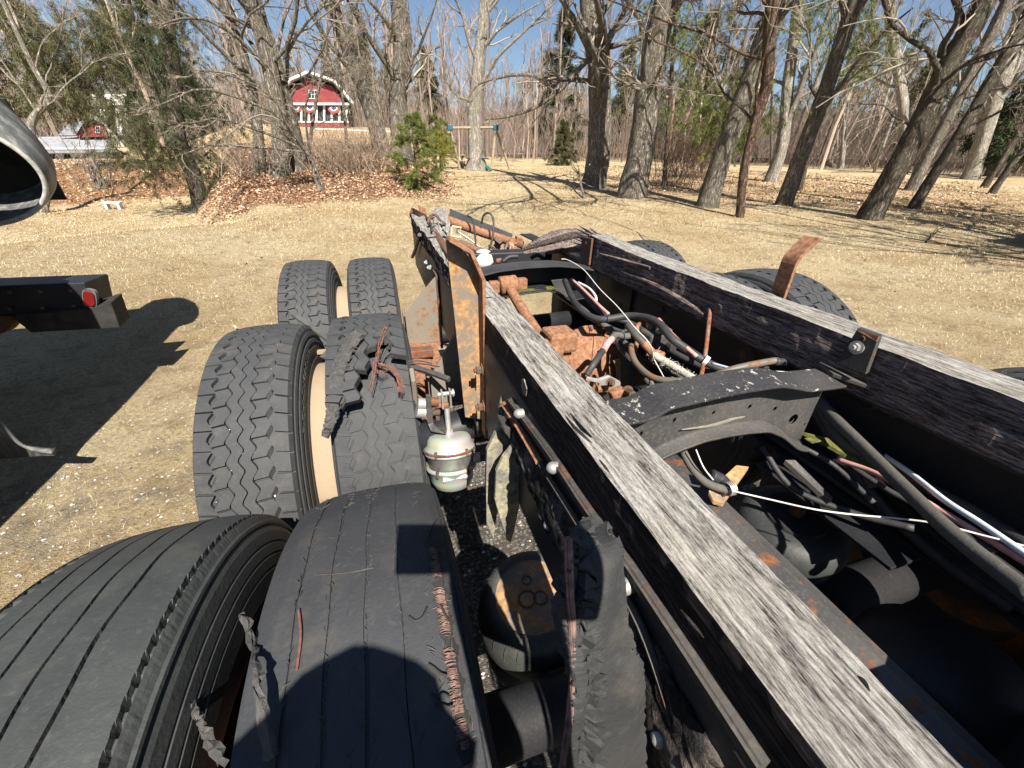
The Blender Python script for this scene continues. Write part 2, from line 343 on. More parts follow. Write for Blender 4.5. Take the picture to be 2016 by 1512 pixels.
x, y, r = scatter_view(760000, 2.0, 36, -60, 60, pw=1.0)
k = ~((x > -.62) & (x < 1.95) & (y < 3.15))
clump = np.sin(x*5.1+np.sin(y*3.3)*2)*np.sin(y*4.7+np.sin(x*2.9)*2)+rng.normal(0, .5, len(x))
k &= (clump > -.35) & ~((r > 13.9+rng.uniform(0, 1.2, len(r))) & (r < 24) & (np.degrees(np.arctan2(x*HEAD[1]-y*HEAD[0], x*HEAD[0]+y*HEAD[1])) < -10) & (np.degrees(np.arctan2(x*HEAD[1]-y*HEAD[0], x*HEAD[0]+y*HEAD[1])) > -33))
k &= ~((y < 3.0) & (x < -.3) & (x > -2.6) & (rng.uniform(0, 1, len(x)) < .25))
x, y, r = x[k], y[k], r[k]; n = len(x)
V, T = blades(np.stack([x, y, terr(x, y)-.004], -1), rng.uniform(.014, .050, n)*np.clip(r/9+.6, .75, 2.0), rng.uniform(.0016, .0034, n)*np.clip(r/3.0, .8, 8), .33)
g = G(); g.add(V, T=T); kind(obj('dry_grass', g, STRAW, loc=(0, 0, 0)), 'stuff')
# leaf litter on the bank and round the trees
x1, y1, r1 = scatter_view(52000, 13.2, 25, -38, -6); x2, y2, r2 = scatter_view(9000, 13, 36, 2, 52, 1.6); x3, y3, r3 = scatter_view(10000, 22, 38, -54, -33)
x4, y4, r4 = scatter_view(420, 3.5, 14, -40, 46)
def keepn(x, y, r, edge, r0, soft):
    a = np.degrees(np.arctan2(x*HEAD[1]-y*HEAD[0], x*HEAD[0]+y*HEAD[1])); nz = np.sin(x*1.7+2*np.sin(y*.9))*np.sin(y*1.3+2*np.sin(x*.7))+.6*np.sin(x*4.1)*np.sin(y*3.7)
    p = np.clip((r-r0)/soft+.35*nz, 0, 1)*np.clip((a-edge[0])/3+.5*nz, 0, 1)*np.clip((edge[1]-a)/4+.5*nz, 0, 1); k = rng.uniform(0, 1, len(x)) < p; return x[k], y[k], r[k]
x1, y1, r1 = keepn(x1, y1, r1, (-37, -7), 13.3, 1.2); x2, y2, r2 = keepn(x2, y2, r2, (4, 49), 14, 5); x3, y3, r3 = keepn(x3, y3, r3, (-54, -33), 23, 4)
x = np.concatenate([x1, x2, x3, x4]); y = np.concatenate([y1, y2, y3, y4]); r = np.hypot(x, y); n = len(x)
P = np.stack([x, y, terr(x, y)+rng.uniform(.005, .05, n)], -1); s_ = rng.uniform(.022, .055, n)*np.clip(r/16, .55, 1.4)
A = rng.normal(size=(n, 3)); A[:, 2] *= .45; A /= np.linalg.norm(A, axis=1, keepdims=True); B = np.cross(A, rng.normal(size=(n, 3))*[.4, .4, 1]+[0, 0, .6]); B /= np.linalg.norm(B, axis=1, keepdims=True)
V = np.stack([P-A*s_[:, None], P+B*s_[:, None]*.55, P+A*s_[:, None], P-B*s_[:, None]*.55+[0, 0, .012]], 1).reshape(-1, 3)
g = G(); g.add(V, np.arange(4*n).reshape(n, 4)); kind(obj('leaf_litter', g, LEAFM, loc=(0, 0, 0)), 'stuff')
# gravel by the wheels
n = 9000; x = rng.uniform(-2.6, 1.9, n); y = rng.uniform(-.6, 3.2, n); k = (rng.uniform(0, 1, n) < np.clip(1.3-.35*y+.3*np.sin(3*x), 0, 1)); x, y = x[k], y[k]; n = len(x)
s_ = rng.uniform(.003, .010, n)*rng.uniform(.5, 1.3, n); oc = np.array([[1, 0, 0], [-1, 0, 0], [0, 1, 0], [0, -1, 0], [0, 0, .7], [0, 0, -.7]]); tr = np.array([[0, 2, 4], [2, 1, 4], [1, 3, 4], [3, 0, 4], [2, 0, 5], [1, 2, 5], [3, 1, 5], [0, 3, 5]])
V = np.stack([x, y, terr(x, y)+s_*.3], -1)[:, None]+oc[None]*s_[:, None, None]*rng.uniform(.6, 1.3, (n, 6, 1))
g = G(); g.add(V.reshape(-1, 3), T=(tr[None]+6*np.arange(n)[:, None, None]).reshape(-1, 3)); kind(obj('gravel', g, STONE, loc=(0, 0, 0)), 'stuff')
# road beyond the trees
def strip(name, pts, width, mat, lift=.03):
    P = curve(pts, 10); d = np.gradient(P, axis=0); s = np.stack([-d[:, 1], d[:, 0], 0*d[:, 0]], -1); s /= np.linalg.norm(s, axis=1, keepdims=True)
    A = np.stack([P-s*width/2, P, P+s*width/2], 1); A[:, :, 2] = terr(A[:, :, 0], A[:, :, 1]).max(1, keepdims=True)+lift
    g = G(); n = len(P); ix = np.arange(n*3).reshape(n, 3); g.add(A.reshape(-1, 3), np.stack([ix[:-1, :-1], ix[:-1, 1:], ix[1:, 1:], ix[1:, :-1]], -1).reshape(-1, 4))
    return kind(obj(name, g, mat, loc=(0, 0, 0)), 'structure')
ASPH = m_plain('pale_worn_asphalt', (.26, .26, .265), (.36, .36, .355), .9, 8)
strip('road', [GP(975, 308), GP(1060, 307), GP(1180, 308), GP(1400, 316), GP(1620, 321), GP(1850, 327), GP(2016, 334), GP(2250, 345)], 7.0, ASPH, .10)
# ================================================================== trees
def m_bark(name, a, b, c, sc=1.0):
    m = MT(name); wp = m.n('ShaderNodeVectorMath', operation='ADD', i0=m.co, i1=m.n('ShaderNodeVectorMath', operation='SCALE', i0=m.n('ShaderNodeTexNoise', Vector=m.co, Scale=4.0, Detail=3.0).outputs['Color'], Scale=.16).outputs[0]).outputs[0]
    r1 = m.noise(1.0, 6, .66, m.map([17*sc, 17*sc, 2.6*sc], wp)); r2 = m.noise(1.0, 5, .7, m.map([48*sc, 48*sc, 11*sc], wp)); n3 = m.noise(1.6, 4)
    rid = m.math('ABSOLUTE', m.math('SUBTRACT', r1, .5)); h = m.math('ADD', m.math('MULTIPLY', m.ramp(rid, [(.0, 0.0), (.10, 1.0)]), .62), m.math('MULTIPLY', r2, .55))
    col = m.ramp(h, [(.18, a), (.58, b), (.98, c)]); col = m.mix(m.ramp(n3, [(.42, 0.0), (.72, .45)]), col, (.17, .18, .12))
    return m.set(col, .92, h, 1.0, .035, spec=.12)
BARK = m_bark('grey_furrowed_bark', (.05, .042, .034), (.20, .175, .145), (.36, .325, .275))
BARK_PALE = m_bark('pale_smooth_bark', (.12, .105, .085), (.33, .295, .25), (.48, .44, .385), .8)
BARK_DARK = m_bark('dark_plated_bark', (.028, .022, .018), (.105, .085, .068), (.21, .175, .145), 1.1)
BARK_RED = m_bark('reddish_brown_bark', (.04, .022, .016), (.13, .075, .055), (.26, .18, .14), 1.3)
TWIG = m_leafy('grey_twigs', [(0, (.13, .105, .085)), (.5, (.26, .22, .175)), (1, (.38, .335, .27))])
TWIG_FAR = m_leafy('brown_wood_stems', [(0, (.12, .09, .072)), (.4, (.24, .19, .155)), (.75, (.34, .265, .215)), (1, (.46, .39, .31))])
NEEDLE = m_leafy('bright_needles', [(0, (.06, .085, .022)), (.5, (.135, .165, .045)), (1, (.24, .25, .075))])
NEEDLE_DK = m_leafy('dark_needles', [(0, (.014, .024, .010)), (.5, (.034, .050, .020)), (1, (.075, .088, .036))])
NEEDLE_OL = m_leafy('olive_needles', [(0, (.040, .044, .020)), (.5, (.085, .086, .038)), (1, (.155, .145, .068))])
YELLOWN = m_leafy('yellow_green_needles', [(0, (.10, .105, .025)), (.5, (.22, .20, .035)), (1, (.36, .32, .06))])
def kids(P, R, n, t0, t1, lf, ang, npt, rf=.55, up=.15, wig=.18, rmin=.003, lmin=.15, droop=0.0):
    """n children on every parent polyline"""
    N, m = R.shape; t = rng.uniform(t0, t1, (N, n)); f = t*(m-1); i = np.clip(f.astype(int), 0, m-2); fr = (f-i)[..., None]
    ar = np.arange(N)[:, None]
    B = P[ar, i]*(1-fr)+P[ar, i+1]*fr; Rb = R[ar, i]*(1-fr[..., 0])+R[ar, i+1]*fr[..., 0]
    T = P[ar, i+1]-P[ar, i]; T /= np.linalg.norm(T, axis=-1, keepdims=True)+1e-9
    L = np.linalg.norm(P[:, 1:]-P[:, :-1], axis=2).sum(1)[:, None]
    ln = np.maximum(lf*L*(1-.65*(t-t0)/max(t1-t0, 1e-3))*rng.uniform(.55, 1.25, (N, n)), lmin)
    p = np.cross(T, rng.normal(size=T.shape)); p /= np.linalg.norm(p, axis=-1, keepdims=True)+1e-9
    a = rng.normal(ang, .2, (N, n))[..., None]
    d = np.cos(a)*T+np.sin(a)*p+[0, 0, up]; d /= np.linalg.norm(d, axis=-1, keepdims=True)
    B, d, ln, Rb = B.reshape(-1, 3), d.reshape(-1, 3), ln.ravel(), Rb.ravel()
    out = [B]; cur = B; dd = d
    for k in range(1, npt):
        dd = dd+rng.normal(0, wig, d.shape)+[0, 0, up*.25-droop*k/npt]; dd /= np.linalg.norm(dd, axis=1, keepdims=True)
        cur = cur+dd*(ln/(npt-1))[:, None]; out.append(cur)
    r0 = np.maximum(Rb*rf, rmin)
    return np.stack(out, 1), r0[:, None]*np.linspace(1, .35, npt)[None]
def trunk_geo(P, R, sides=18, flare=1.35, rough=.075):
    n = 36; s = np.linspace(0, len(P)-1, n); i = np.clip(s.astype(int), 0, len(P)-2); f = (s-i)[:, None]
    Pc = curve(P, 12); Pc = Pc[np.linspace(0, len(Pc)-1, n).astype(int)]; Rr = np.interp(s, np.arange(len(R)), R)
    h = np.linalg.norm(Pc-Pc[0], axis=1); Rr = Rr*(1+(flare-1)*np.exp(-h/.35)); Pc[0, 2] -= .25
    V, Q = tubes(Pc[None], Rr[None], sides); V = V.reshape(n, sides, 3); th = np.arange(sides)*2*math.pi/sides
    wob = 1+rough*np.sin(th*3+1.3+.35*np.arange(n)[:, None])+rough*.8*np.sin(th*5+np.arange(n)[:, None]*.22)+rng.normal(0, rough*.4, (n, sides))
    wob = wob+(.14*np.exp(-h/.3))[:, None]*np.maximum(np.sin(th*4+.5), 0)[None]
    V = Pc[:, None]+(V-Pc[:, None])*wob[..., None]
    return V.reshape(-1, 3), Q, Pc, Rr
def tufts(P, d, n, ln, wd, spread=.6, droop=0.0):
    """n needle blades at every point P, roughly along d"""
    N = len(P); dd = d[:, None]+rng.normal(0, spread, (N, n, 3))+[0, 0, -droop]; dd /= np.linalg.norm(dd, axis=2, keepdims=True)
    s = np.cross(dd, rng.normal(size=(N, n, 3))); s /= np.linalg.norm(s, axis=2, keepdims=True)
    l = ln*rng.uniform(.5, 1.2, (N, n, 1)); b = P[:, None]+rng.normal(0, ln*.25, (N, n, 3))
    V = np.stack([b-s*wd/2, b+s*wd/2, b+dd*l], 2).reshape(-1, 3)
    return V, np.arange(len(V)).reshape(-1, 3)
def along(P, k):
    """k points on each polyline with directions"""
    N, m = P.shape[:2]; t = rng.uniform(.2, 1, (N, k))*(m-1); i = np.clip(t.astype(int), 0, m-2); f = (t-i)[..., None]; ar = np.arange(N)[:, None]
    Q = P[ar, i]*(1-f)+P[ar, i+1]*f; d = P[ar, i+1]-P[ar, i]; d /= np.linalg.norm(d, axis=-1, keepdims=True)+1e-9
    return Q.reshape(-1, 3), d.reshape(-1, 3)
def px_path(pts, B, ext=0.0):
    P = [B]+[PV(x, y, B) for x, y in pts]
    if ext:
        d = nrm(P[-1]-P[-2])*.6+np.array([0, 0, .8]); P += [P[-1]+d*ext*.5, P[-1]+d*ext+rng.normal(0, .3, 3)]
    return np.array(P)
def bare_tree(label, base, pts, w0, w1, bark=BARK, ext=6, limbs=10, sub=6, twig=7, lf=.42, t0=.28, extra=(), group='leafless trees along the field edge', name='bare_tree', over=(), flare=1.22, up=.2, lean=None, droop=.05, Bpos=None, cat='tree'):
    B = GP(*base) if Bpos is None else Bpos
    P = px_path(pts, B, ext); k = depth(B)/FPX/2*.97*depth(B)/np.linalg.norm(B-CAMC)
    L = np.concatenate([[0], np.cumsum(np.linalg.norm(np.diff(P, axis=0), axis=1))]); vis = L[len(pts)]
    R = np.interp(L, [0, vis, L[-1]+1e-6], [w0*k, w1*k, (.3*w1*k if ext else w1*k*.7)])
    o = thing(name, label, cat, B, group)
    V, Q, Pc, Rr = trunk_geo(P, R, flare=flare); g = G(); g.add(V, Q); obj('trunk', g, bark, o, smooth=True)
    c = G(); lv = []
    for (ep, ew) in extra:     # limbs that the photo shows, as photo points starting on the trunk
        E = np.array([PV(x, y, B)+nrm([B[0], B[1], 0])*(-.38*i) for i, (x, y) in enumerate(ep)]); E = curve(E, 6); E = E[np.linspace(0, len(E)-1, 10).astype(int)]+rng.normal(0, .02, (10, 3))
        RE = np.linspace(ew, max(ew*.28, 1.2), 10)*k; V, Q = tubes(E[None], RE[None], 8); c.add(V, Q, m=0); lv.append((E[None], RE[None]))
    for pts3 in over:          # high limbs reaching out over the lawn
        E = curve(np.concatenate([[Pc[-8]], np.array(pts3, float)]), 8); E = E[np.linspace(0, len(E)-1, 12).astype(int)]+rng.normal(0, .06, (12, 3)); RE = np.linspace(.09, .03, 12); V, Q = tubes(E[None], RE[None], 7); c.add(V, Q, m=0); lv.append((E[None], RE[None])); A, RA = kids(E[None], RE[None], 6, .2, 1, .45, .7, 8, .6, .05, .15, .012, .8); V, Q = tubes(A, RA, 6); c.add(V, Q, m=0); lv.append((A, RA))
    if limbs:
        A, RA = kids(Pc[None], Rr[None], limbs, t0, 1.0, lf, .9, 9, .30, up, .2, .012, .8, droop)
        V, Q = tubes(A, RA, 6); c.add(V, Q, m=0); lv.append((A, RA))
    for A, RA in lv:
        A2, R2 = kids(A, RA, sub, .15, 1, .45, .75, 6, .5, .08, .22, .007, .5, droop)
        V, Q = tubes(A2, R2, 5); c.add(V, Q, m=1)
        A3, R3 = kids(A2, R2, twig, .1, 1, .5, .7, 5, .55, .05, .25, .0045, .25, droop)
        V, Q = tubes(A3, R3, 3); c.add(V, Q, m=1)
        A4, R4 = kids(A3, R3, 2, .2, 1, .6, .65, 3, .6, .05, .2, .004, .15, droop); V, Q = tubes(A4, R4, 3); c.add(V, Q, m=1)
    if c.n: obj('crown', c, [bark, TWIG], o, smooth=True)
    return o
def conifer(label, B, h, rad, needles, bark=BARK_DARK, n=46, low=.1, ln=.12, wd=.012, dens=9, per=7, droop=.25, group='evergreens beyond the field', name='evergreen_tree', r0=None, tilt=(0, 0), shape=1.0, spread=.55, sub=4):
    B = np.asarray(B, float); o = thing(name, label, 'tree' if h > 2.6 else 'shrub', B, group)
    T = np.array([B+np.array([tilt[0]*t, tilt[1]*t, h*t]) for t in np.linspace(0, 1, 8)])+np.concatenate([[[0, 0, 0]], rng.normal(0, .02*h/6, (7, 3))*[1, 1, 0]])
    R = np.linspace(r0 or h*.02, .01, 8); V, Q, Pc, Rr = trunk_geo(T, R, 10, 1.2); g = G(); g.add(V, Q); obj('trunk', g, bark, o, smooth=True)
    t = np.sort(low+(1-low)*rng.uniform(0, 1, n)**.9); a = rng.uniform(0, 2*math.pi, n); L = rad*(1.05-t)**shape/(1.05-low)**shape*rng.uniform(.6, 1.2, n)+.04*rad
    st = np.stack([np.interp(t, np.linspace(0, 1, 36), Pc[:, i]) for i in range(3)], -1); d = np.stack([np.cos(a), np.sin(a), .25+0*a], -1)
    s = np.linspace(0, 1, 6); A = st[:, None]+d[:, None]*(L[:, None]*s)[..., None]; A[:, :, 2] -= droop*L[:, None]*(s**2)[None]*1.3; A += rng.normal(0, .02, A.shape)*L[:, None, None]
    RA = np.maximum(.012*L, .006)[:, None]*np.linspace(1, .3, 6)[None]; c = G(); V, Q = tubes(A, RA, 4); c.add(V, Q, m=0)
    A2, R2 = kids(A, RA, sub, .2, 1, .42, .7, 4, .6, -.05, .2, .004, .08, .1); V, Q = tubes(A2, R2, 3); c.add(V, Q, m=0)
    Pt, dt = along(np.concatenate([A2, A[:, 2:]]), dens); V, Tt = tufts(Pt, dt, per, ln, wd, spread, .15); c.add(V, T=Tt, m=1)
    obj('crown', c, [bark, needles], o); return o
ED = 'leafless trees along the field edge'
bare_tree('grey oak with a forked crown left of the broader trunk at the field edge', (1168, 370), [(1178, 300), (1182, 200), (1178, 110), (1160, 0)], 52, 40, limbs=9, over=[[(5.6, 9.5, 6.6), (4.2, 7.6, 6.8), (2.9, 6.6, 6.6)], [(6.4, 9.5, 6.4), (5.6, 6.6, 7.0)]],
          extra=[([(1176, 128), (1150, 75), (1122, 35), (1094, 0)], 20), ([(1192, 95), (1240, 88), (1278, 83)], 12), ([(1180, 92), (1146, 132), (1104, 185), (1038, 229), (972, 243)], 12), ([(1172, 160), (1100, 160), (1025, 152), (955, 176), (940, 215)], 10), ([(1185, 160), (1150, 120), (1090, 125)], 6)])
bare_tree('stout grey oak with a broken stub, nearest the middle of the field edge', (1243, 388), [(1262, 290), (1276, 190), (1290, 90), (1310, 0)], 60, 44, limbs=7, over=[[(7.6, 8.6, 6.8), (6.6, 6.2, 7.2)], [(9.5, 8.5, 6.6), (9.8, 6.2, 6.8)]], extra=[([(1278, 172), (1290, 158), (1300, 141)], 14), ([(1292, 100), (1275, 85), (1240, 90)], 11)])
bare_tree('pale knobby swollen-based tree beside the swing set', (938, 335), [(936, 290), (936, 220), (944, 110), (955, 0)], 36, 20, BARK_PALE, flare=1.7, limbs=8, extra=[([(940, 190), (975, 120), (1040, 60), (1090, 15)], 9), ([(946, 100), (990, 55), (1060, 15)], 9), ([(936, 200), (900, 190), (870, 150)], 6)])
bare_tree('tall straight grey tree rising behind the bushy young evergreen', (790, 312), [(786, 240), (784, 190), (792, 100), (786, 0)], 44, 36, limbs=8, t0=.3, extra=[([(790, 170), (815, 120), (836, 70), (860, 10)], 9), ([(786, 210), (810, 140), (845, 110)], 6)])
bare_tree('grey tree forking low right of the red house', (752, 308), [(738, 240), (712, 165), (682, 85), (652, 0)], 40, 26, extra=[([(704, 150), (660, 105), (625, 50), (600, 0)], 15), ([(690, 140), (670, 150), (660, 165)], 6)], limbs=7)
bare_tree('thick grey trunk in the clump of trunks left of the red house', (548, 345), [(552, 260), (535, 150), (515, 70), (492, 0)], 42, 30, limbs=8, t0=.25, extra=[([(535, 150), (500, 110), (455, 75), (400, 60), (345, 78)], 11), ([(545, 200), (480, 150), (440, 160), (390, 130)], 8)])
bare_tree('slanting grey trunk leaning across the front of the clump of trunks', (592, 335), [(578, 260), (555, 160), (530, 80), (505, 0)], 30, 22, limbs=7, t0=.25, extra=[([(566, 200), (620, 130), (650, 60), (690, 40)], 6)])
bare_tree('rear trunk in the clump, seen at the left behind its thicker neighbour', (512, 340), [(505, 230), (480, 110), (440, 0)], 26, 18, limbs=6, t0=.25)
bare_tree('low crooked leafless tree with drooping twiggy branches on the leafy bank', (632, 374), [(612, 310), (596, 290)], 15, 11, ext=0, limbs=4, t0=.5, up=.1, lf=.8, flare=1.2, sub=6, twig=7, name='crooked_tree', droop=.18,
          extra=[([(610, 310), (560, 240), (480, 200), (400, 190), (330, 230)], 8), ([(600, 300), (520, 260), (430, 240), (350, 260)], 7), ([(600, 295), (570, 200), (530, 140), (470, 100)], 6), ([(605, 300), (500, 290), (420, 290), (370, 310)], 6), ([(610, 310), (600, 220), (620, 160), (600, 110)], 5), ([(596, 290), (540, 200), (440, 150), (360, 170)], 6)])
bare_tree('leaning grey trunk in front of the brown thicket, left of a thin one', (1392, 407), [(1420, 310), (1470, 180), (1505, 80), (1535, 0)], 46, 36, limbs=7, group='trunks standing on the shaded lawn')
bare_tree('thin reddish-barked trunk nearest the camera at the grove edge', (1457, 428), [(1464, 340), (1488, 240), (1512, 150), (1522, 0)], 18, 24, BARK_RED, limbs=7, group='trunks standing on the shaded lawn', flare=1.15)
bare_tree('leaning grey trunk standing alone right of the thin reddish one', (1543, 404), [(1575, 310), (1610, 220), (1650, 110), (1685, 0)], 36, 28, BARK, limbs=7, group='trunks standing on the shaded lawn', extra=[([(1592, 260), (1640, 190), (1700, 110), (1780, 40)], 11)])
bare_tree('pale upright trunk forking behind the grove edge', (1518, 358), [(1540, 280), (1552, 160), (1566, 70), (1572, 0)], 30, 20, BARK_PALE, limbs=7, group='trunks standing on the shaded lawn', extra=[([(1546, 255), (1585, 150), (1620, 60), (1640, 0)], 14)])
bare_tree('big dark leaning trunk with plated bark, foremost of the right grove', (1712, 431), [(1765, 330), (1825, 215), (1880, 110), (1940, 0)], 54, 42, BARK_DARK, limbs=9, t0=.3, group='trunks standing on the shaded lawn', extra=[([(1848, 170), (1900, 130), (1960, 110), (2030, 105)], 9), ([(1862, 110), (1850, 95), (1872, 70), (1880, 30), (1905, 0)], 17), ([(1800, 260), (1740, 215), (1690, 210)], 5)])
bare_tree('slim dark leaning trunk just right of the big foremost one', (1797, 411), [(1850, 325), (1905, 235), (1955, 150), (2016, 40)], 26, 22, BARK_DARK, limbs=7, group='trunks standing on the shaded lawn')
bare_tree('mottled leaning trunk behind the slim dark one', (1793, 375), [(1830, 300), (1880, 205), (1925, 120), (1985, 0)], 30, 24, BARK, limbs=6, group='trunks standing on the shaded lawn', extra=[([(1890, 195), (1950, 180), (2016, 165)], 8)])
bare_tree('broad pale grey trunk farthest back near the road on the right', (1910, 354), [(1932, 280), (1965, 180), (2000, 70), (2022, 0)], 40, 32, BARK_PALE, limbs=7, group='trunks standing on the shaded lawn', extra=[([(1935, 230), (1925, 185), (1905, 175)], 12)])
bare_tree('thin leaning stem left of a pair at the right edge', (1937, 370), [(1975, 310), (2016, 245)], 18, 15, BARK_DARK, limbs=5, ext=5, group='trunks standing on the shaded lawn')
bare_tree('thin leaning stem, nearer of the pair at the right edge', (1953, 381), [(1990, 325), (2030, 275)], 18, 15, BARK_DARK, limbs=5, ext=5, group='trunks standing on the shaded lawn')
bare_tree('upright pale trunk beyond the grove, in front of the road', (1776, 342), [(1780, 230), (1766, 120), (1752, 0)], 27, 22, BARK_PALE, limbs=7, group='trunks standing on the shaded lawn')
bare_tree('small pale forked tree near the road', (1655, 332), [(1660, 285), (1662, 250)], 16, 9, BARK_PALE, limbs=3, ext=1, lf=.5, group='trunks standing on the shaded lawn', extra=[([(1662, 280), (1690, 225), (1730, 160), (1765, 90)], 8), ([(1661, 260), (1660, 220), (1655, 180)], 5)])
bare_tree('pale trunk at the far left behind the grey fender', (80, 420), [(92, 350), (60, 250), (95, 190), (60, 120)], 26, 14, BARK_PALE, limbs=6, ext=4, extra=[([(62, 250), (80, 205), (95, 175)], 12)])
bare_tree('thin leafless sapling standing in front of the red house', (606, 322), [(613, 260), (624, 190), (640, 110), (648, 0)], 8, 5, ext=2, limbs=14, t0=.12, lf=.5)
bare_tree('thin leafless sapling at the right corner of the red house', (684, 318), [(680, 250), (672, 170), (660, 90), (655, 0)], 7, 5, ext=2, limbs=13, t0=.12, lf=.5)
# trees out of view to the right whose branches shade the lawn (they stand beside the camera's field of view)
for (x_, y_) in ((11.5, -1), (13.5, 1), (16.5, 3.2), (12.5, -4.5), (18.5, 5.2), (14.8, -2), (10.8, 1.2), (13.2, 3.2), (15.6, 4.9)):
    Bx = np.array([x_, y_, float(terr(x_, y_))]); P = np.array([Bx, Bx+[.2, .1, 2.5], Bx+[.5, .2, 5], Bx+[.6, .5, 11]]); R = np.array([.22, .17, .12, .05])*(.6 if x_ in (10.8, 13.2, 15.6) else .9)
    o = thing('bare_tree', 'leafless tree off the right edge, %s' % {11.5: 'nearest the truck', 13.5: 'level with the camera', 16.5: 'second from the grove', 12.5: 'farthest behind', 18.5: 'nearest the grove', 14.8: 'between the others behind', 10.8: 'thin, nearest the view', 13.2: 'thin, in the middle of the row', 15.6: 'thin, beside the dark car'}[x_], 'tree', Bx, 'trees out of view on the right')
    V, Q, Pc, Rr = trunk_geo(P, R); g = G(); g.add(V, Q); obj('trunk', g, BARK, o, smooth=True)
    c = G(); A, RA = kids(Pc[None], Rr[None], 14, .3, 1, .5, .8, 8, .5, .2); V, Q = tubes(A, RA, 6); c.add(V, Q)
    A, RA = kids(A, RA, 7, .1, 1, .55, .7, 6, .55, .1, .2, .014); V, Q = tubes(A, RA, 4); c.add(V, Q); A, RA = kids(A, RA, 8, .1, 1, .55, .7, 4, .6, .1, .2, .010); V, Q = tubes(A, RA, 3); c.add(V, Q)
    obj('crown', c, BARK, o, smooth=True)
# leaning cedar and its hanging foliage, left
def drapes(g, pts, B, n, ln, needles_m, spread_px=28, per=8, size=.13, wd=.013, dz=.6):
    """hanging sprays of needles round photo points, in depth round B"""
    dirc = nrm([B[0], B[1], 0]); P0 = []
    for (x, y) in pts:
        c = PV(x, y, B); k = depth(c)/FPX
        P0.append(c+rng.normal(0, spread_px*k, (n, 3))*[1, 1, .8]+dirc*rng.normal(0, dz, (n, 1)))
    P0 = np.concatenate(P0); N = len(P0); a = rng.uniform(0, 2*math.pi, N); d = np.stack([np.cos(a), np.sin(a), rng.uniform(-.9, .1, N)], -1); s = np.linspace(0, 1, 5)
    L = ln*rng.uniform(.5, 1.3, N); A = P0[:, None]+d[:, None]*(L[:, None]*s)[..., None]; A[:, :, 2] -= (.5*L[:, None]*s**2)
    V, Q = tubes(A, np.full((N, 5), .006)*np.linspace(1, .4, 5), 3); g.add(V, Q, m=0)
    Pt, dt = along(A, 7); V, T = tufts(Pt, dt, per, size, wd, .5, .3); g.add(V, T=T, m=needles_m)
B = GP(397, 404); o = thing('cedar_tree', 'dark leaning cedar with hanging olive foliage at the left of the leafy bank', 'tree', B, 'evergreens beyond the field')
P = px_path([(378, 340), (352, 270), (342, 150), (330, 60), (325, 0)], B, 5); k = depth(B)/FPX/2; V, Q, Pc, Rr = trunk_geo(P, np.interp(np.arange(8), [0, 5, 7], [26*k, 20*k, 6*k])); g = G(); g.add(V, Q); obj('trunk', g, BARK_DARK, o, smooth=True)
c = G(); drapes(c, [(300, 60), (330, 40), (310, 130), (345, 110), (360, 180), (330, 210), (400, 200), (380, 250), (300, 250), (420, 150), (440, 220), (350, 300), (420, 320), (400, 340), (350, 20), (450, 300)], B, 34, .5, 1, 26)
drapes(c, [(250, 240), (230, 270), (270, 260), (290, 290), (250, 310), (310, 320), (330, 270), (240, 215), (290, 330)], B, 30, .45, 2, 20)
obj('crown', c, [BARK_DARK, NEEDLE_DK, NEEDLE_OL], o)
B = GP(60, 425)+nrm([*(-HEAD), 0])*-9; B[2] = float(terr(B[0], B[1])); o = thing('cedar_tree', 'olive evergreen filling the upper left corner behind the grey fender', 'tree', B, 'evergreens beyond the field')
g = G(); V, Q, Pc, Rr = trunk_geo(np.array([B, B+[.3, 0, 3], B+[.2, .2, 7], B+[.3, 0, 12]]), np.array([.25, .2, .14, .05])); g.add(V, Q); obj('trunk', g, BARK_DARK, o, smooth=True)
c = G(); drapes(c, [(30, 30), (90, 60), (150, 40), (60, 100), (120, 120), (180, 110), (210, 60), (100, 165), (140, 190), (170, 170), (220, 140), (240, 20), (60, 60), (200, 200)], B, 40, .8, 1, 26, per=9, size=.22, wd=.02); obj('crown', c, [BARK_DARK, NEEDLE_OL], o)
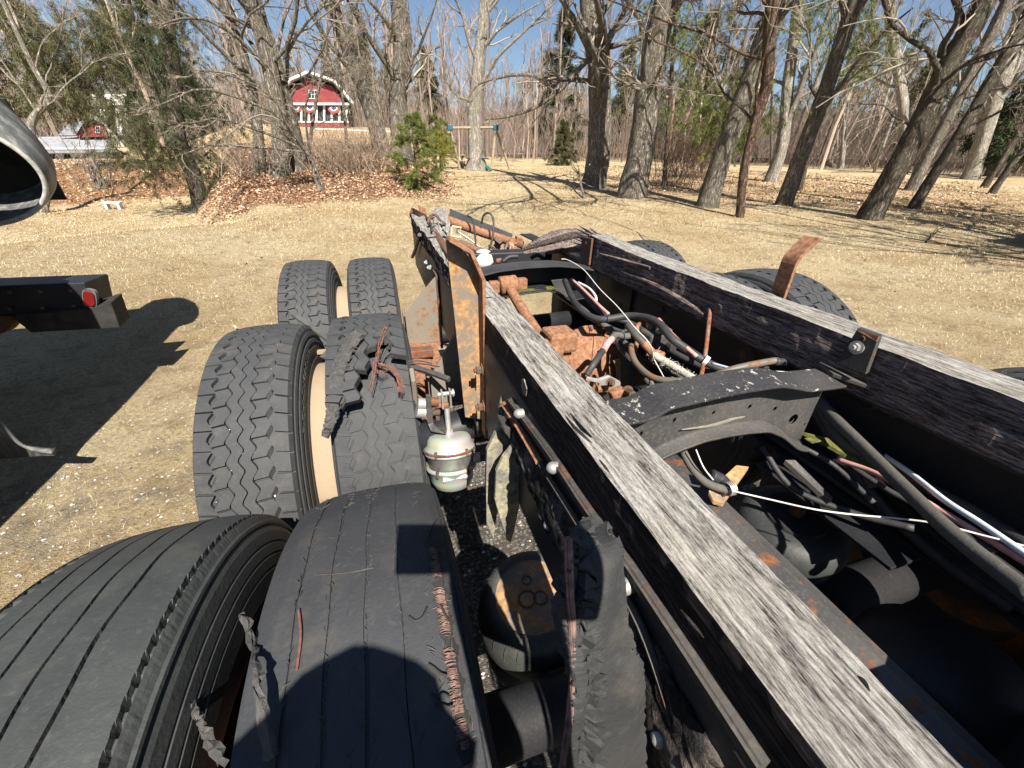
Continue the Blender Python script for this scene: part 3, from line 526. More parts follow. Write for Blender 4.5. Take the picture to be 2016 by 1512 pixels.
# hemlock sprays hanging among the right-hand trunks
for lab, base, pts, nd in (('bright green hemlock whose boughs hang in front of the two trunks at the grove edge', (1440, 395), [(1370, 190), (1400, 200), (1430, 180), (1460, 200), (1490, 210), (1420, 230), (1460, 240), (1500, 230), (1380, 240), (1350, 180), (1480, 180), (1440, 265)], NEEDLE),
                           ('bright green hemlock with boughs high among the leaning right trunks', (1620, 385), [(1640, 20), (1670, 50), (1700, 60), (1660, 90), (1690, 100), (1720, 80), (1610, 10), (1580, 30), (1560, 10), (1720, 20)], NEEDLE),
                           ('green hemlock high above the stout oak', (1330, 375), [(1300, 10), (1330, 30), (1350, 60), (1320, 60), (1380, 30), (1290, 40), (1310, 90), (1340, 110)], NEEDLE),
                           ('tall loose green hemlock filling the gap above the red-brown thicket', (1400, 345), [(1360, 60), (1400, 90), (1380, 120), (1430, 60), (1450, 110), (1410, 150), (1370, 160), (1340, 140), (1440, 20), (1400, 20), (1350, 250), (1380, 280), (1420, 300), (1345, 215)], NEEDLE_OL),
                           ('yellow-green hemlock above the lone leaning trunk', (1600, 350), [(1640, 120), (1690, 150), (1720, 130), (1660, 160), (1600, 60), (1590, 100), (1750, 60), (1760, 110)], NEEDLE),
                           ('green hemlock behind the pale forking trunk', (1540, 335), [(1500, 60), (1530, 120), (1590, 160), (1480, 120), (1460, 50), (1560, 200)], NEEDLE_OL)):
    B = GP(*base)+np.array([*HEAD, 0])*1.5; B[2] = float(terr(B[0], B[1])); o = thing('hemlock_tree', lab, 'tree', B, 'hemlocks in the right grove')
    mx, my = np.mean(pts, 0); top = PV(mx, my, B); g = G(); P = np.array([B, B*.4+top*.6+[.1, .1, 0], top+[0, 0, .4], top+[.1, 0, 2.5]]); V, Q, Pc, Rr = trunk_geo(P, np.array([.09, .08, .06, .02]), 8); g.add(V, Q); obj('trunk', g, BARK_DARK, o, smooth=True)
    c = G(); A = np.stack([curve(np.array([Pc[rng.integers(12, 30)], (top+PV(x, y, B))/2+[0, 0, .2], PV(x, y, B)]), 3) for x, y in pts]); V, Q = tubes(A, np.full(A.shape[:2], .014)*np.linspace(1, .4, A.shape[1]), 4); c.add(V, Q, m=0)
    drapes(c, pts, B, 30, .42, 1, 24, per=8, size=.12, wd=.014); obj('crown', c, [BARK_DARK, nd], o)
conifer('bushy young bright-green evergreen on the leafy bank', GP(822, 372), 2.1, 1.0, NEEDLE, n=52, low=.04, dens=13, ln=.10, wd=.009, per=10, shape=.6, spread=.75, droop=.05)
conifer('small young evergreen with a yellowed top right of the bushy one', GP(862, 362), 1.7, .7, YELLOWN, n=34, low=.4, dens=10, ln=.10, wd=.009, per=9, shape=.5, spread=.75, droop=.0)
conifer('taller soft green young pine behind the yellowed one', GP(868, 338), 2.6, 1.1, NEEDLE, n=44, low=.25, dens=10, ln=.12, wd=.011, per=9, shape=.6, spread=.75)
conifer('tiny evergreen seedling at the foot of the leafy bank', GP(812, 376), .45, .28, NEEDLE, n=24, low=.05, dens=8, ln=.08, wd=.01)
conifer('dense olive-brown round cedar bush on the lawn left of the forked oak', GP(1106, 326), 2.9, 1.25, NEEDLE_OL, n=110, low=.03, dens=10, ln=.16, wd=.018, shape=.8, per=8)
# brown thicket between the trunks
def shrub(label, B, h, rad, n, mat, group='leafless shrubs', needles=None, r=.006, name='leafless_shrub'):
    o = thing(name, label, 'shrub', B, group); a = rng.uniform(0, 2*math.pi, n); s = np.linspace(0, 1, 6); ln = h*rng.uniform(.6, 1.15, n)
    d = np.stack([np.cos(a)*rad/h*rng.uniform(.2, 1.1, n), np.sin(a)*rad/h*rng.uniform(.2, 1.1, n), 1+0*a], -1); st = B+np.stack([rng.normal(0, rad*.3, n), rng.normal(0, rad*.3, n), 0*a-.05], -1)
    A = st[:, None]+d[:, None]*(ln[:, None]*s)[..., None]+rng.normal(0, .03*h, (n, 6, 3))*s[None, :, None]; R = np.full((n, 6), r)*np.linspace(1.5, .5, 6)
    c = G(); V, Q = tubes(A, R, 4); c.add(V, Q); A2, R2 = kids(A, R, 6, .2, 1, .4, .7, 5, .6, .1, .25, .003, .1); V, Q = tubes(A2, R2, 3); c.add(V, Q); A3, R3 = kids(A2, R2, 4, .2, 1, .5, .7, 3, .6, .1, .25, .003, .08); V, Q = tubes(A3, R3, 3); c.add(V, Q)
    if needles is not None: Pt, dt = along(A3, 2); V, T = tufts(Pt, dt, 5, .12, .014, .6); c.add(V, T=T, m=1)
    obj('stems', c, [mat]+([needles] if needles is not None else []), o); return o
BRUSH = m_leafy('dry_brown_stems', [(0, (.12, .085, .062)), (.5, (.26, .19, .14)), (1, (.42, .335, .25))])
REDBR = m_leafy('dark_red_brown_stems', [(0, (.05, .032, .024)), (.5, (.13, .08, .058)), (1, (.22, .15, .11))])
shrub('dark red-brown thicket between the stout oak and the leaning trunk', GP(1330, 365), 2.4, 1.7, 90, REDBR, needles=None, r=.008)
shrub('thicket with olive-green leaves behind the red-brown one', GP(1375, 350), 2.7, 1.6, 75, REDBR, needles=NEEDLE_OL, r=.008)
for i, (lab, px, py, h, rd) in enumerate((('tangle of dry brown brush on top of the bank below the red house', 640, 335, 1.5, 1.3), ('dry brown brush heap at the right end of the bank', 745, 335, 1.5, 1.3), ('dry brown brush in the middle of the bank, beside the crooked tree', 695, 345, 1.3, 1.2), ('dry brown brush at the left end of the bank under the trunks', 490, 345, 1.2, 1.1))):
    shrub(lab, GP(px, py), h, rd, 60, BRUSH, 'brush on the leafy bank')
shrub('multi-stemmed pale shrub below the left houses', GP(205, 372), 2.2, .7, 14, BARK_PALE, r=.02, name='pale_shrub')
# ---- the far wood: one mass
def far_variant(h, n1, n2, n3, sp=.9):
    T = np.array([[0, 0, 0], [rng.normal(0, .1), rng.normal(0, .1), h*.3], [rng.normal(0, .2), rng.normal(0, .2), h*.6], [rng.normal(0, .3), rng.normal(0, .3), h*.85], [rng.normal(0, .3), rng.normal(0, .3), h]])[None]
    R = np.array([[.012*h, .010*h, .008*h, .005*h, .002*h]]); L = [tubes(T, R, 5)]
    A, RA = kids(T, R, n1, .25, 1, .38*sp, .7, 5, .5, .35, .12, .02); L.append(tubes(A, RA, 3))
    A, RA = kids(A, RA, n2, .15, 1, .5, .6, 3, .6, .3, .15, .013); L.append(tubes(A, RA, 3)); A, RA = kids(A, RA, n3, .1, 1, .6, .6, 2, .7, .3, .15, .010, .4); L.append(tubes(A, RA, 3))
    return L
def merge(vars_, x, y, s, a, g, m=0, sink=.2):
    for i in range(len(x)):
        L = vars_[i % len(vars_)]; ca, sa = math.cos(a[i])*s[i], math.sin(a[i])*s[i]; M = np.array([[ca, -sa, 0], [sa, ca, 0], [0, 0, s[i]]]); o = np.array([x[i], y[i], float(terr(x[i], y[i]))-sink])
        for V, F in L: g.add(V @ M.T+o, F if F.shape[1] == 4 else None, F if F.shape[1] == 3 else None, m)
V5 = [far_variant(rng.uniform(9, 13), 10, 5, 3) for _ in range(7)]
x, y, r = scatter_view(300, 42, 115, -58, 58, 1.15); g = G(); merge(V5, x, y, rng.uniform(.7, 1.35, len(x)), rng.uniform(0, 6.3, len(x)), g)
NB = 30000; bx, by, br = scatter_view(NB, 37, 95, -58, 58, .9); ba = np.degrees(np.arctan2(bx*HEAD[1]-by*HEAD[0], bx*HEAD[0]+by*HEAD[1])); kb = ~((ba < -14) & (br < 50)) & ~((ba > 14) & (br < 46)) & ~((ba < 14) & (ba > -14) & (br < 42)); bx, by, br = bx[kb], by[kb], br[kb]; NB = len(bx)
bh = rng.uniform(.8, 4.6, NB)*np.clip(br/48, .8, 1.7); bd = np.stack([rng.normal(0, .28, NB), rng.normal(0, .28, NB), np.ones(NB)], -1); bs = np.linspace(0, 1, 3); BA = np.stack([bx, by, terr(bx, by)-.1], -1)[:, None]+bd[:, None]*(bh[:, None]*bs)[..., None]+rng.normal(0, .09, (NB, 3, 3))*bs[None, :, None]*bh[:, None, None]*.6
V, Q = tubes(BA, (.011*np.clip(br/45, .8, 2))[:, None]*np.linspace(1.3, .6, 3)[None], 3); g.add(V, Q)
V6 = [far_variant(rng.uniform(4, 6), 8, 5, 3, 1.3) for _ in range(5)]
x, y, r = scatter_view(270, 36, 80, -56, 56, 1.1); k = ~((np.degrees(np.arctan2(x*HEAD[1]-y*HEAD[0], x*HEAD[0]+y*HEAD[1])) < -16) & (r < 52)) & ~((np.degrees(np.arctan2(x*HEAD[1]-y*HEAD[0], x*HEAD[0]+y*HEAD[1])) > 22) & (r < 50)); x, y = x[k], y[k]
merge(V6, x, y, rng.uniform(.6, 1.3, len(x)), rng.uniform(0, 6.3, len(x)), g); kind(obj('far_wood', g, TWIG_FAR, loc=(0, 0, 0)), 'stuff')
def far_pine(h, rad):
    n = 60; t = np.sort(.12+.88*rng.uniform(0, 1, n)); a = rng.uniform(0, 6.3, n); L = rad*(1.06-t)*rng.uniform(.6, 1.2, n)+.2; d = np.stack([np.cos(a), np.sin(a), .2+0*a], -1); s = np.linspace(0, 1, 4)
    A = np.stack([0*t, 0*t, t*h], -1)[:, None]+d[:, None]*(L[:, None]*s)[..., None]; A[:, :, 2] -= .4*L[:, None]*s**2
    Pt, dt = along(A, 16); V, T = tufts(Pt, dt, 4, .55, .085, .7, .2); return [(V, T), tubes(np.array([[[0, 0, 0], [0, 0, h*.5], [0, 0, h]]]), np.array([[.02*h, .012*h, .01]]), 5)]
V7 = [far_pine(rng.uniform(10, 15), rng.uniform(2.2, 3.4)) for _ in range(5)]
g = G(); x, y, r = scatter_view(60, 54, 120, -56, 56, 1.2); merge(V7, x, y, rng.uniform(.7, 1.15, len(x)), rng.uniform(0, 6.3, len(x)), g); kind(obj('far_evergreens', g, NEEDLE_OL, loc=(0, 0, 0)), 'stuff')
def at_dist(px, r):
    d = ray(px, 300); k = r/np.hypot(d[0], d[1]); p = d*k; return np.array([p[0], p[1], float(terr(p[0], p[1]))])
for lab, px, dd, h, rd in (('tall dark pine standing clear in the far wood behind the drooping branch', 1095, 52, 12.5, 3.0), ('dense dark pine right of the stout oak in the far wood', 1350, 52, 12, 3.0), ('broad dark pine behind the reddish trunk', 1440, 60, 13, 3.0), ('pine far behind the straight grey tree', 850, 62, 10, 2.8), ('low dark pine behind the right grove near the road', 1990, 44, 7, 3.4), ('dark pine above the left houses', 350, 46, 15, 3.4), ('olive pine beyond the left houses', 130, 50, 13, 3.4)):
    conifer(lab, at_dist(px, dd), h, rd, NEEDLE_DK if 'dark' in lab else NEEDLE_OL, n=80, low=.12, ln=.5, wd=.06, dens=12, per=5, group='pines in the far wood', name='pine_tree', sub=3)
# ================================================================== houses, swing set, poles
REDW = m_plain('red_board_siding', (.17, .028, .034), (.25, .055, .058), .8, 6)
WTRIM = m_plain('white_painted_trim', (.50, .50, .49), (.66, .66, .64), .6, 9)
SHING = m_plain('grey_roof_shingles', (.20, .21, .23), (.34, .35, .37), .85, 5, .5)
PALEW = m_plain('pale_blue_grey_siding', (.46, .52, .56), (.60, .65, .68), .7, 4)
CREAM = m_plain('cream_siding', (.58, .56, .48), (.70, .68, .60), .7, 4)
GLASSD = (lambda m: m.set((.03, .035, .04), .08, spec=.6))(MT('dark_window_glass'))
FOUND = m_plain('grey_foundation', (.16, .15, .14), (.26, .25, .23), .9, 5)
def poly(px, B, off=0.0):
    n = nrm([B[0], B[1], 0]); return np.array([PV(x, y, B)-n*off for x, y in px])
def slab(g, px, B, off, dep, m=0): n = nrm([B[0], B[1], 0]); return g.prism(poly(px, B, off), n*dep, m)
def rect(x0, y0, x1, y1): return [(x0, y0), (x1, y0), (x1, y1), (x0, y1)]
def window(par, B, x0, y0, x1, y1, cols, rows, off, fm, wd=1.6):
    g = G()
    for a in ((x0, y0, x1, y0+wd), (x0, y1-wd, x1, y1), (x0, y0+wd, x0+wd, y1-wd), (x1-wd, y0+wd, x1, y1-wd)): slab(g, rect(*a), B, off+.06, .10)
    for i in range(1, cols): xm = x0+(x1-x0)*i/cols; slab(g, rect(xm-wd*.3, y0+wd, xm+wd*.3, y1-wd), B, off+.05, .08)
    for j in range(1, rows): ym = y0+(y1-y0)*j/rows; slab(g, rect(x0+wd, ym-wd*.3, x1-wd, ym+wd*.3), B, off+.047, .075)
    f = obj('window', g, fm, par); g = G()
    slab(g, rect(x0+wd*.7, y0+wd*.7, x1-wd*.7, y1-wd*.7), B, off+.02, .03); obj('pane', g, GLASSD, f)
B = at_dist(630, 44); B[2] = PV(630, 256, B)[2]; nb = nrm([B[0], B[1], 0])
h = thing('red_house', 'red gambrel-roofed house with white trim and a row of porch windows', 'house', B)
g = G(); slab(g, [(560, 206), (577, 168), (607, 155), (654, 170), (682, 206)], B, 0, 7); obj('gable_wall', g, REDW, h)
g = G(); slab(g, rect(562, 206.5, 684, 252), B, -.25, 6.5); obj('wall', g, GLASSD, h)
for x in (563, 577, 591, 606, 621, 636, 651, 666, 680): g = G(); slab(g, rect(x, 208, x+4.2, 241), B, .02, .25); obj('porch_post', g, WTRIM, h)
g = G(); slab(g, rect(560, 203, 690, 207.5), B, .30, .5); obj('cornice', g, WTRIM, h)
g = G(); slab(g, rect(562, 238.5, 686, 241.5), B, .08, .25); obj('sill_board', g, WTRIM, h)
for i in range(8): g = G(); x = 562+i*15.6; slab(g, rect(x, 242, x+15.2, 251), B, .04, .3); obj('wall_panel', g, REDW, h)
g = G(); slab(g, rect(561, 251, 687, 262), B, .0, 6.9); obj('foundation', g, FOUND, h)
window(h, B, 607, 177, 625, 195, 3, 2, 0, WTRIM)
for a, b_ in (((551, 207), (573, 163)), ((573, 163), (607, 148)), ((607, 148), (656, 164)), ((656, 164), (692, 207))):
    g = G(); A0, A1 = PV(*a, B)-nb*.55, PV(*b_, B)-nb*.55; up_ = np.cross(nrm(A1-A0), nb)*.18; up_ *= np.sign(up_[2]) if abs(up_[2]) > .01 else 1
    g.hexa(np.array([A0, A1, A1+up_, A0+up_]), np.array([A0, A1, A1+up_, A0+up_])+nb*8); r_ = obj('roof', g, SHING, h)
    g = G(); e = nb*-.05; g.hexa(np.array([A0+up_*.3, A1+up_*.3, A1+up_*1.25, A0+up_*1.25])+e, np.array([A0+up_*.3, A1+up_*.3, A1+up_*1.25, A0+up_*1.25])); obj('trim_board', g, WTRIM, r_)
BUNT = [m_plain('bunting_'+n_, c_, c_, .8) for n_, c_ in (('red', (.45, .06, .07)), ('white', (.75, .75, .75)), ('blue', (.06, .09, .25)))]
for i, (x0, y0) in enumerate(((570, 209), (598, 209), (645, 211))):
    o = thing('flag_bunting', ('red, white and blue bunting swag at the left end of the porch windows', 'red, white and blue bunting swag in the middle of the porch windows', 'red, white and blue bunting swag toward the right end of the porch windows')[i], 'bunting', PV(x0, y0, B), 'bunting on the red house')
    for k, (ra, rb) in enumerate(((11, 7.5), (7.5, 4.5), (4.5, 0.3))):
        g = G(); th = np.linspace(0, math.pi, 10); A = np.array([[PV(x0+12+r_*math.cos(t)*1.1, y0+r_*math.sin(t)*1.2, B)-nb*(.12+.03*k+.03*math.sin(t*8)) for t in th] for r_ in (ra, rb)]); g.sheet(A, .01); obj('stripe', g, BUNT[k], o)
# roadside rail in front of the red house
g = G(); Bf = at_dist(690, 40); Bf[2] = PV(690, 262, Bf)[2]; f = thing('roadside_rail', 'long white rail running along the bank top in front of the red house', 'rail', Bf)
slab(g, [(612, 251.5), (770, 257.5), (770, 260.5), (612, 255)], Bf, 0, .12); obj('beam', g, WTRIM, f)
for i, x in enumerate(range(618, 772, 22)): g = G(); slab(g, rect(x, 255, x+3, 270), Bf, -.13, .1); obj('post', g, FOUND, f)
# left houses
B = at_dist(150, 36); B[2] = PV(150, 336, B)[2]; nb = nrm([B[0], B[1], 0])
h = thing('grey_roof_house', 'low house with pale walls, grey roof and a red gambrel dormer, at the left', 'house', B)
g = G(); slab(g, rect(70, 294, 222, 345), B, 0, 6); obj('wall', g, PALEW, h)
g = G(); A = poly([(64, 293), (226, 291), (224, 264), (70, 266)], B, .4); A[2:] += nb*3.2; g.prism(A, [0, 0, -.22]); obj('roof', g, SHING, h)
g = G(); slab(g, rect(64, 290.5, 226, 294.5), B, .43, .2); obj('gutter', g, WTRIM, h)
g = G(); slab(g, [(152, 268), (154, 258), (166, 241), (185, 233), (205, 244), (214, 262), (214, 268)], B, -1.6, 4); obj('dormer_wall', g, REDW, h)
for a, b_ in (((150, 262), (164, 240)), ((164, 240), (185, 231)), ((185, 231), (207, 243)), ((207, 243), (218, 264))):
    A0, A1 = PV(*a, B)+nb*1.4, PV(*b_, B)+nb*1.4; g = G(); sh_ = np.array([A0, A1, A1+[0, 0, .16], A0+[0, 0, .16]]); g.hexa(sh_, sh_+nb*5); obj('dormer_roof', g, SHING, h)
window(h, B, 189, 246, 199, 260, 2, 2, -1.6, WTRIM, 1.2)
for x in (95, 125, 160): window(h, B, x, 302, x+15, 322, 2, 2, 0, WTRIM, 1.2)
g = G(); slab(g, [(112, 264), (135, 240), (184, 231), (163, 241), (151, 264)], B, -1.9, .2); obj('side_roof', g, SHING, h)
B = at_dist(215, 45); B[2] = PV(215, 300, B)[2]
h = thing('porch_house', 'pale tall house with a white-posted porch behind the low grey-roofed house', 'house', B); nb = nrm([B[0], B[1], 0])
g = G(); slab(g, rect(176, 166, 250, 300), B, -1.5, 6); obj('wall', g, CREAM, h)
g = G(); slab(g, [(170, 168), (212, 140), (256, 168)], B, -1.2, 7); obj('roof', g, SHING, h)
g = G(); slab(g, [(186, 210), (196, 201), (250, 199), (256, 208)], B, .6, 2.4); obj('porch_roof', g, WTRIM, h)
for x in (199, 205, 229, 235, 247): g = G(); A0, A1 = PV(x, 209, B)-nb*.4, PV(x+5, 268, B)-nb*.4; g.tube([A0, A1], .09, 6); obj('porch_post', g, WTRIM, h)
window(h, B, 212, 222, 224, 250, 1, 2, -1.5, WTRIM, 1.2); window(h, B, 190, 175, 202, 195, 2, 2, -1.5, WTRIM, 1.2)
B = at_dist(290, 30); B[2] = PV(290, 384, B)[2]; h = thing('white_shed', 'small whitish shed half hidden behind the leaning cedar', 'shed', B); nb = nrm([B[0], B[1], 0])
g = G(); slab(g, rect(252, 342, 325, 386), B, 0, 2.6); obj('wall', g, PALEW, h)
g = G(); A = poly([(246, 343), (331, 342), (326, 322), (252, 323)], B, .2); A[2:] += nb*1.6; g.prism(A, [0, 0, -.12]); obj('roof', g, SHING, h)
g = G(); slab(g, rect(262, 350, 284, 384), B, .03, .06); d_ = obj('door', g, WTRIM, h)
# swing set
WOODL = m_plain('weathered_timber', (.24, .19, .13), (.38, .31, .22), .9, 12); TEAL = m_plain('teal_plastic', (.015, .09, .14), (.02, .13, .18), .5); GREENP = m_plain('green_plastic_slide', (.015, .11, .08), (.03, .17, .12), .4)
B = GP(940, 336); s_ = thing('swing_set', 'wooden A-frame swing set with teal corner brackets', 'swing set', B)
kk = depth(B)/FPX; nb = nrm([B[0], B[1], 0])
for (ax_, legs) in ((886, ((862, 330), (905, 333))), (976, ((967, 334), (1004, 333)))):
    top = PV(ax_, 252, B)
    for j, l in enumerate(legs): g = G(); g.tube([top, PV(*l, B)-nb*(.3*(1-2*j))], .075, 6); obj('leg', g, WOODL, s_)
    g = G(); g.box(top+[0, 0, .02], (.30, .22, .28)); obj('bracket', g, TEAL, s_, bevel=.03)
g = G(); g.tube([PV(884, 252, B), PV(978, 251, B)], .07, 6); obj('top_beam', g, WOODL, s_)
for x in (925, 955):
    g = G(); g.tube([PV(x-4, 252, B), PV(x-4, 312, B)], .012, 4); g.tube([PV(x+4, 252, B), PV(x+4, 312, B)], .012, 4); c_ = obj('swing_chain', g, GALV, s_); g = G(); g.box(PV(x, 312, B), (.42, .18, .05)); obj('swing_seat', g, DARKIN, c_)
g = G(); A = np.array([[PV(944+8*j, 318, B)+nb*.6, PV(952+8*j, 326, B), PV(962+8*j, 334, B)-nb*.6] for j in (0, 1)]); g.sheet(A, .04); obj('slide', g, GREENP, s_)
B = GP(893, 332); t_ = thing('picnic_table', 'weathered picnic table standing left of the swing set', 'picnic table', B)
g = G()
for i in range(5): g = G(); g.box(B+[0, .30-.15*i, .74], (1.7, .13, .05)); obj('plank', g, WOODL, t_)
for yy in (.7, -.7): g = G(); g.box(B+[0, yy, .43], (1.7, .26, .05)); obj('bench', g, WOODL, t_)
for xx in (-.6, .6):
    for sg in (1, -1): g = G(); g.tube([B+[xx, .65*sg, 0], B+[xx, .12*sg, .71]], .05, 4); obj('leg', g, WOODL, t_)
    g = G(); g.box(B+[xx, 0, .38], (.05, 1.6, .09)); obj('crossbar', g, WOODL, t_)
# poles
POLEW = m_plain('brown_pole_wood', (.20, .12, .08), (.32, .21, .15), .9, 5)
def pole(label, a, b, dist, r, mat, name='utility_pole', bar=True):
    B = at_dist(a[0], dist); o = thing(name, label, 'pole', B); T = PV(*b, B); g = G(); g.tube([B-[0, 0, .3], B*.5+T*.5, T], [r, r*.9, r*.75], 8); obj('post', g, mat, o, smooth=True)
    if bar: g = G(); g.box(T-[0, 0, .4], (1.6, .1, .12)); obj('crossarm', g, mat, o)
pole('reddish thin utility pole in the wood right of the stout oak', (1320, 262), (1328, 180), 44, .12, POLEW)
pole('leaning pale pole by the road behind the right grove', (1737, 316), (1765, 212), 42, .10, BARK_PALE, 'leaning_pole', False)
pole('bare white dead snag standing above the wood', (698, 255), (698, 18), 58, .12, BARK_PALE, 'dead_snag', False)
# fallen limbs on the lawn and bank
def log(label, pts, r, mat, name='fallen_branch'):
    P = np.array([GP(x, y)+[0, 0, dz] for x, y, dz in pts]); o = thing(name, label, 'branch', P[0]); g = G(); C_ = curve(P, 6); g.tube(C_, np.linspace(r, r*.4, len(C_)), 7); obj('limb', g, mat, o, smooth=True)
    g = G(); A, R = kids(C_[None], np.full((1, len(C_)), r), 7, .2, 1, .4, .7, 5, .5, .2, .15, .006, .2); V, Q = tubes(A, R, 4); g.add(V, Q); kind(obj('side_branches', g, mat, o), 'stuff')
log('grey forked dead branch propped at the foot of the forked oak', [(1150, 391, .02), (1141, 380, .35), (1136, 368, .6)], .05, BARK_PALE)
log('pale fallen log leaning to the small forked tree', [(1640, 330, .1), (1622, 318, .5), (1604, 296, 1.0)], .16, BARK_PALE)
log('small dead stick lying on the open lawn at the right', [(1822, 478, .01), (1835, 468, .05), (1843, 462, .12)], .02, BARK_DARK)
g = G(); B = GP(226, 412); b_ = thing('stone_bench', 'small pale low bench on the lower lawn at the left', 'bench', B); g.box(B+[0, 0, .24], (.6, .3, .07)); obj('seat', g, PALEW, b_, bevel=.02)
for sx in (-.2, .2): g = G(); g.box(B+[sx, 0, .10], (.10, .24, .22)); obj('leg', g, PALEW, b_, bevel=.02)
# ================================================================== the vehicle parked on the left
v = thing('parked_truck', 'dark old truck parked on the left with scuffed grey fender and red lamp', 'truck', (-2.9, 1.2, 0))
Yb = 3.32
def pz(x, y, Yv): return PY(x, y, Yv)
a, b_, c_, d_ = pz(-40, 561, Yb), pz(166, 556, Yb), pz(180, 611, Yb), pz(-40, 622, Yb); a[0] = d_[0] = -3.6
bk = np.array([.02, .24, .0]); g = G(); g.hexa(np.array([d_, c_, b_, a]), np.array([d_, c_, b_, a])+bk); obj('tail_beam', g, NAVY, v, bevel=.008)
P = [pz(172, 609, Yb-.03), pz(218, 595, Yb-.03), pz(236, 645, Yb-.03), pz(60, 655, Yb-.03), pz(20, 622, Yb-.03)]; g = G(); g.prism(P[::-1], [0, .16, .02]); obj('lower_step_plate', g, DARKIN, v, bevel=.006)
P = [pz(-40, 622, Yb+.04), pz(40, 622, Yb+.04), pz(10, 655, Yb+.04), pz(-40, 668, Yb+.04)]; g = G(); g.prism(P[::-1], [0, .1, 0]); obj('support_gusset', g, RUSTDK, v, bevel=.005)
L0 = pz(176, 588, Yb-.02); g = G()
th = np.linspace(0, 2*math.pi, 20, endpoint=False); sq = lambda t, e: np.sign(t)*np.abs(t)**e
lx, lz = .030, .052; tilt = math.radians(-18)
ring = np.stack([sq(np.cos(th), .6)*lx, sq(np.sin(th), .6)*lz], -1); ring = ring @ np.array([[math.cos(tilt), math.sin(tilt)], [-math.sin(tilt), math.cos(tilt)]])
o3 = lambda s, y_: np.stack([L0[0]+ring[:, 0]*s, np.full(20, L0[1]+y_), L0[2]+ring[:, 1]*s], -1)
g.prism(o3(1.22, .0)[::-1], [0, .03, 0]); lamp = obj('marker_lamp', g, FENDER, v); g = G(); g.prism(o3(1.0, -.010)[::-1], [0, .009, 0]); obj('lens', g, LAMPRED, lamp, bevel=.006)
# fender: a rolled shell open toward the camera
cF = PD(-134, 338, 2.3); axf = nrm(np.array([.12, -.93, -.28])); uf = nrm(np.cross(axf, [0, 0, 1])); uf = uf*np.sign(uf[0]); vf = nrm(np.cross(uf, axf)); vf *= np.sign(vf[2])
th = np.linspace(math.radians(-118), math.radians(118), 40); k2 = 2.3/FPX
prof = np.array([[.0, 1.0], [-.03, 1.025], [-.07, 1.04], [-.16, 1.03], [-.30, .95], [-.44, .80], [-.54, .60]])
rx, rz = 158*k2, 108*k2
A = np.array([[cF+axf*t+uf*(math.cos(q_)*rx*s)+vf*((math.sin(q_)*rz*s)+(.62 if math.sin(q_) > 0 else .0)*(-t)*math.sin(q_)) for q_ in th] for t, s in prof])
g = G(); g.sheet(A, -.012); obj('fender', g, FENDER, v, smooth=True)
g = G(); Ar = np.array([cF+axf*.004+uf*(math.cos(q_)*rx*1.0)+vf*(math.sin(q_)*rz*1.0) for q_ in th]); g.tube(Ar, .014, 8); obj('fender_lip', g, FLEDGE, v, smooth=True)
g = G(); A = np.array([[cF-axf*.34+uf*(rx*.9*x_)+vf*(rz*.95*z_) for x_ in np.linspace(-1, .85, 8)] for z_ in np.linspace(-1, 1, 8)]); A += axf*(-.06*np.cos(np.linspace(-1, 1, 8))[:, None, None]); g.sheet(A, .02); obj('inner_panel', g, DARKIN, v)
# curved blade below
g = G(); Yc = 2.28; outer = curve(np.array([pz(-30, 800, Yc), pz(5, 842, Yc), pz(35, 875, Yc), pz(70, 890, Yc-.02), pz(104, 895, Yc-.04)]), 6); inner = curve(np.array([pz(-60, 905, Yc+.12), pz(0, 904, Yc+.12), pz(40, 901, Yc+.06), pz(75, 898, Yc), pz(105, 897, Yc-.03)]), 6)
A = np.stack([outer, (outer+inner)/2+[0, .02, .02], inner], 1); g.sheet(A, .014); obj('mud_flap', g, FENDER, v, smooth=True)
# body of the truck, running back past the camera's left
g = G(); g.box((-3.17, -.5, 1.38), (2.56, 6.0, 1.36)); obj('body', g, NAVY, v, bevel=.25); g = G(); g.box((-3.55, 2.75, 1.45), (2.1, 1.1, 1.25)); obj('rear_panel', g, NAVY, v, bevel=.2)
g = G(); g.box((-2.34, 2.72, 1.62), (.56, .66, .9)); obj('shadow_fill_box', g, NAVY, v, bevel=.05)  # unseen box added to close the gap in the truck's ground shadow
for (x_, y_) in ((20, 575), (20, 608), (80, 574), (84, 606), (140, 572), (146, 602)):
    p0 = pz(x_, y_, Yb-.001); g = G(); g.tube([p0, p0+[0, -.008, 0]], .011, 6); obj('bolt', g, RUSTDK, v)
g = G(); g.tube(curve([pz(180, 600, Yb-.02), pz(150, 616, Yb-.02), pz(120, 630, Yb-.02), pz(60, 640, Yb-.01)], 6), .004, 6); obj('lamp_wire', g, DARKIN, v)
g = G(); g.box((-3.2, -.3, .62), (2.3, 5.6, .2)); obj('frame', g, DARKIN, v, bevel=.02)
for yy in (-2.2, 1.0):
    for xx in (-2.15, -4.2): g = G(); g.lathe([(-.14, .25), (-.14, .42), (-.09, .5), (.09, .5), (.14, .42), (.14, .25)], (xx, yy, .5), (1, 0, 0), 28); obj('wheel', g, RUB, v, smooth=False)
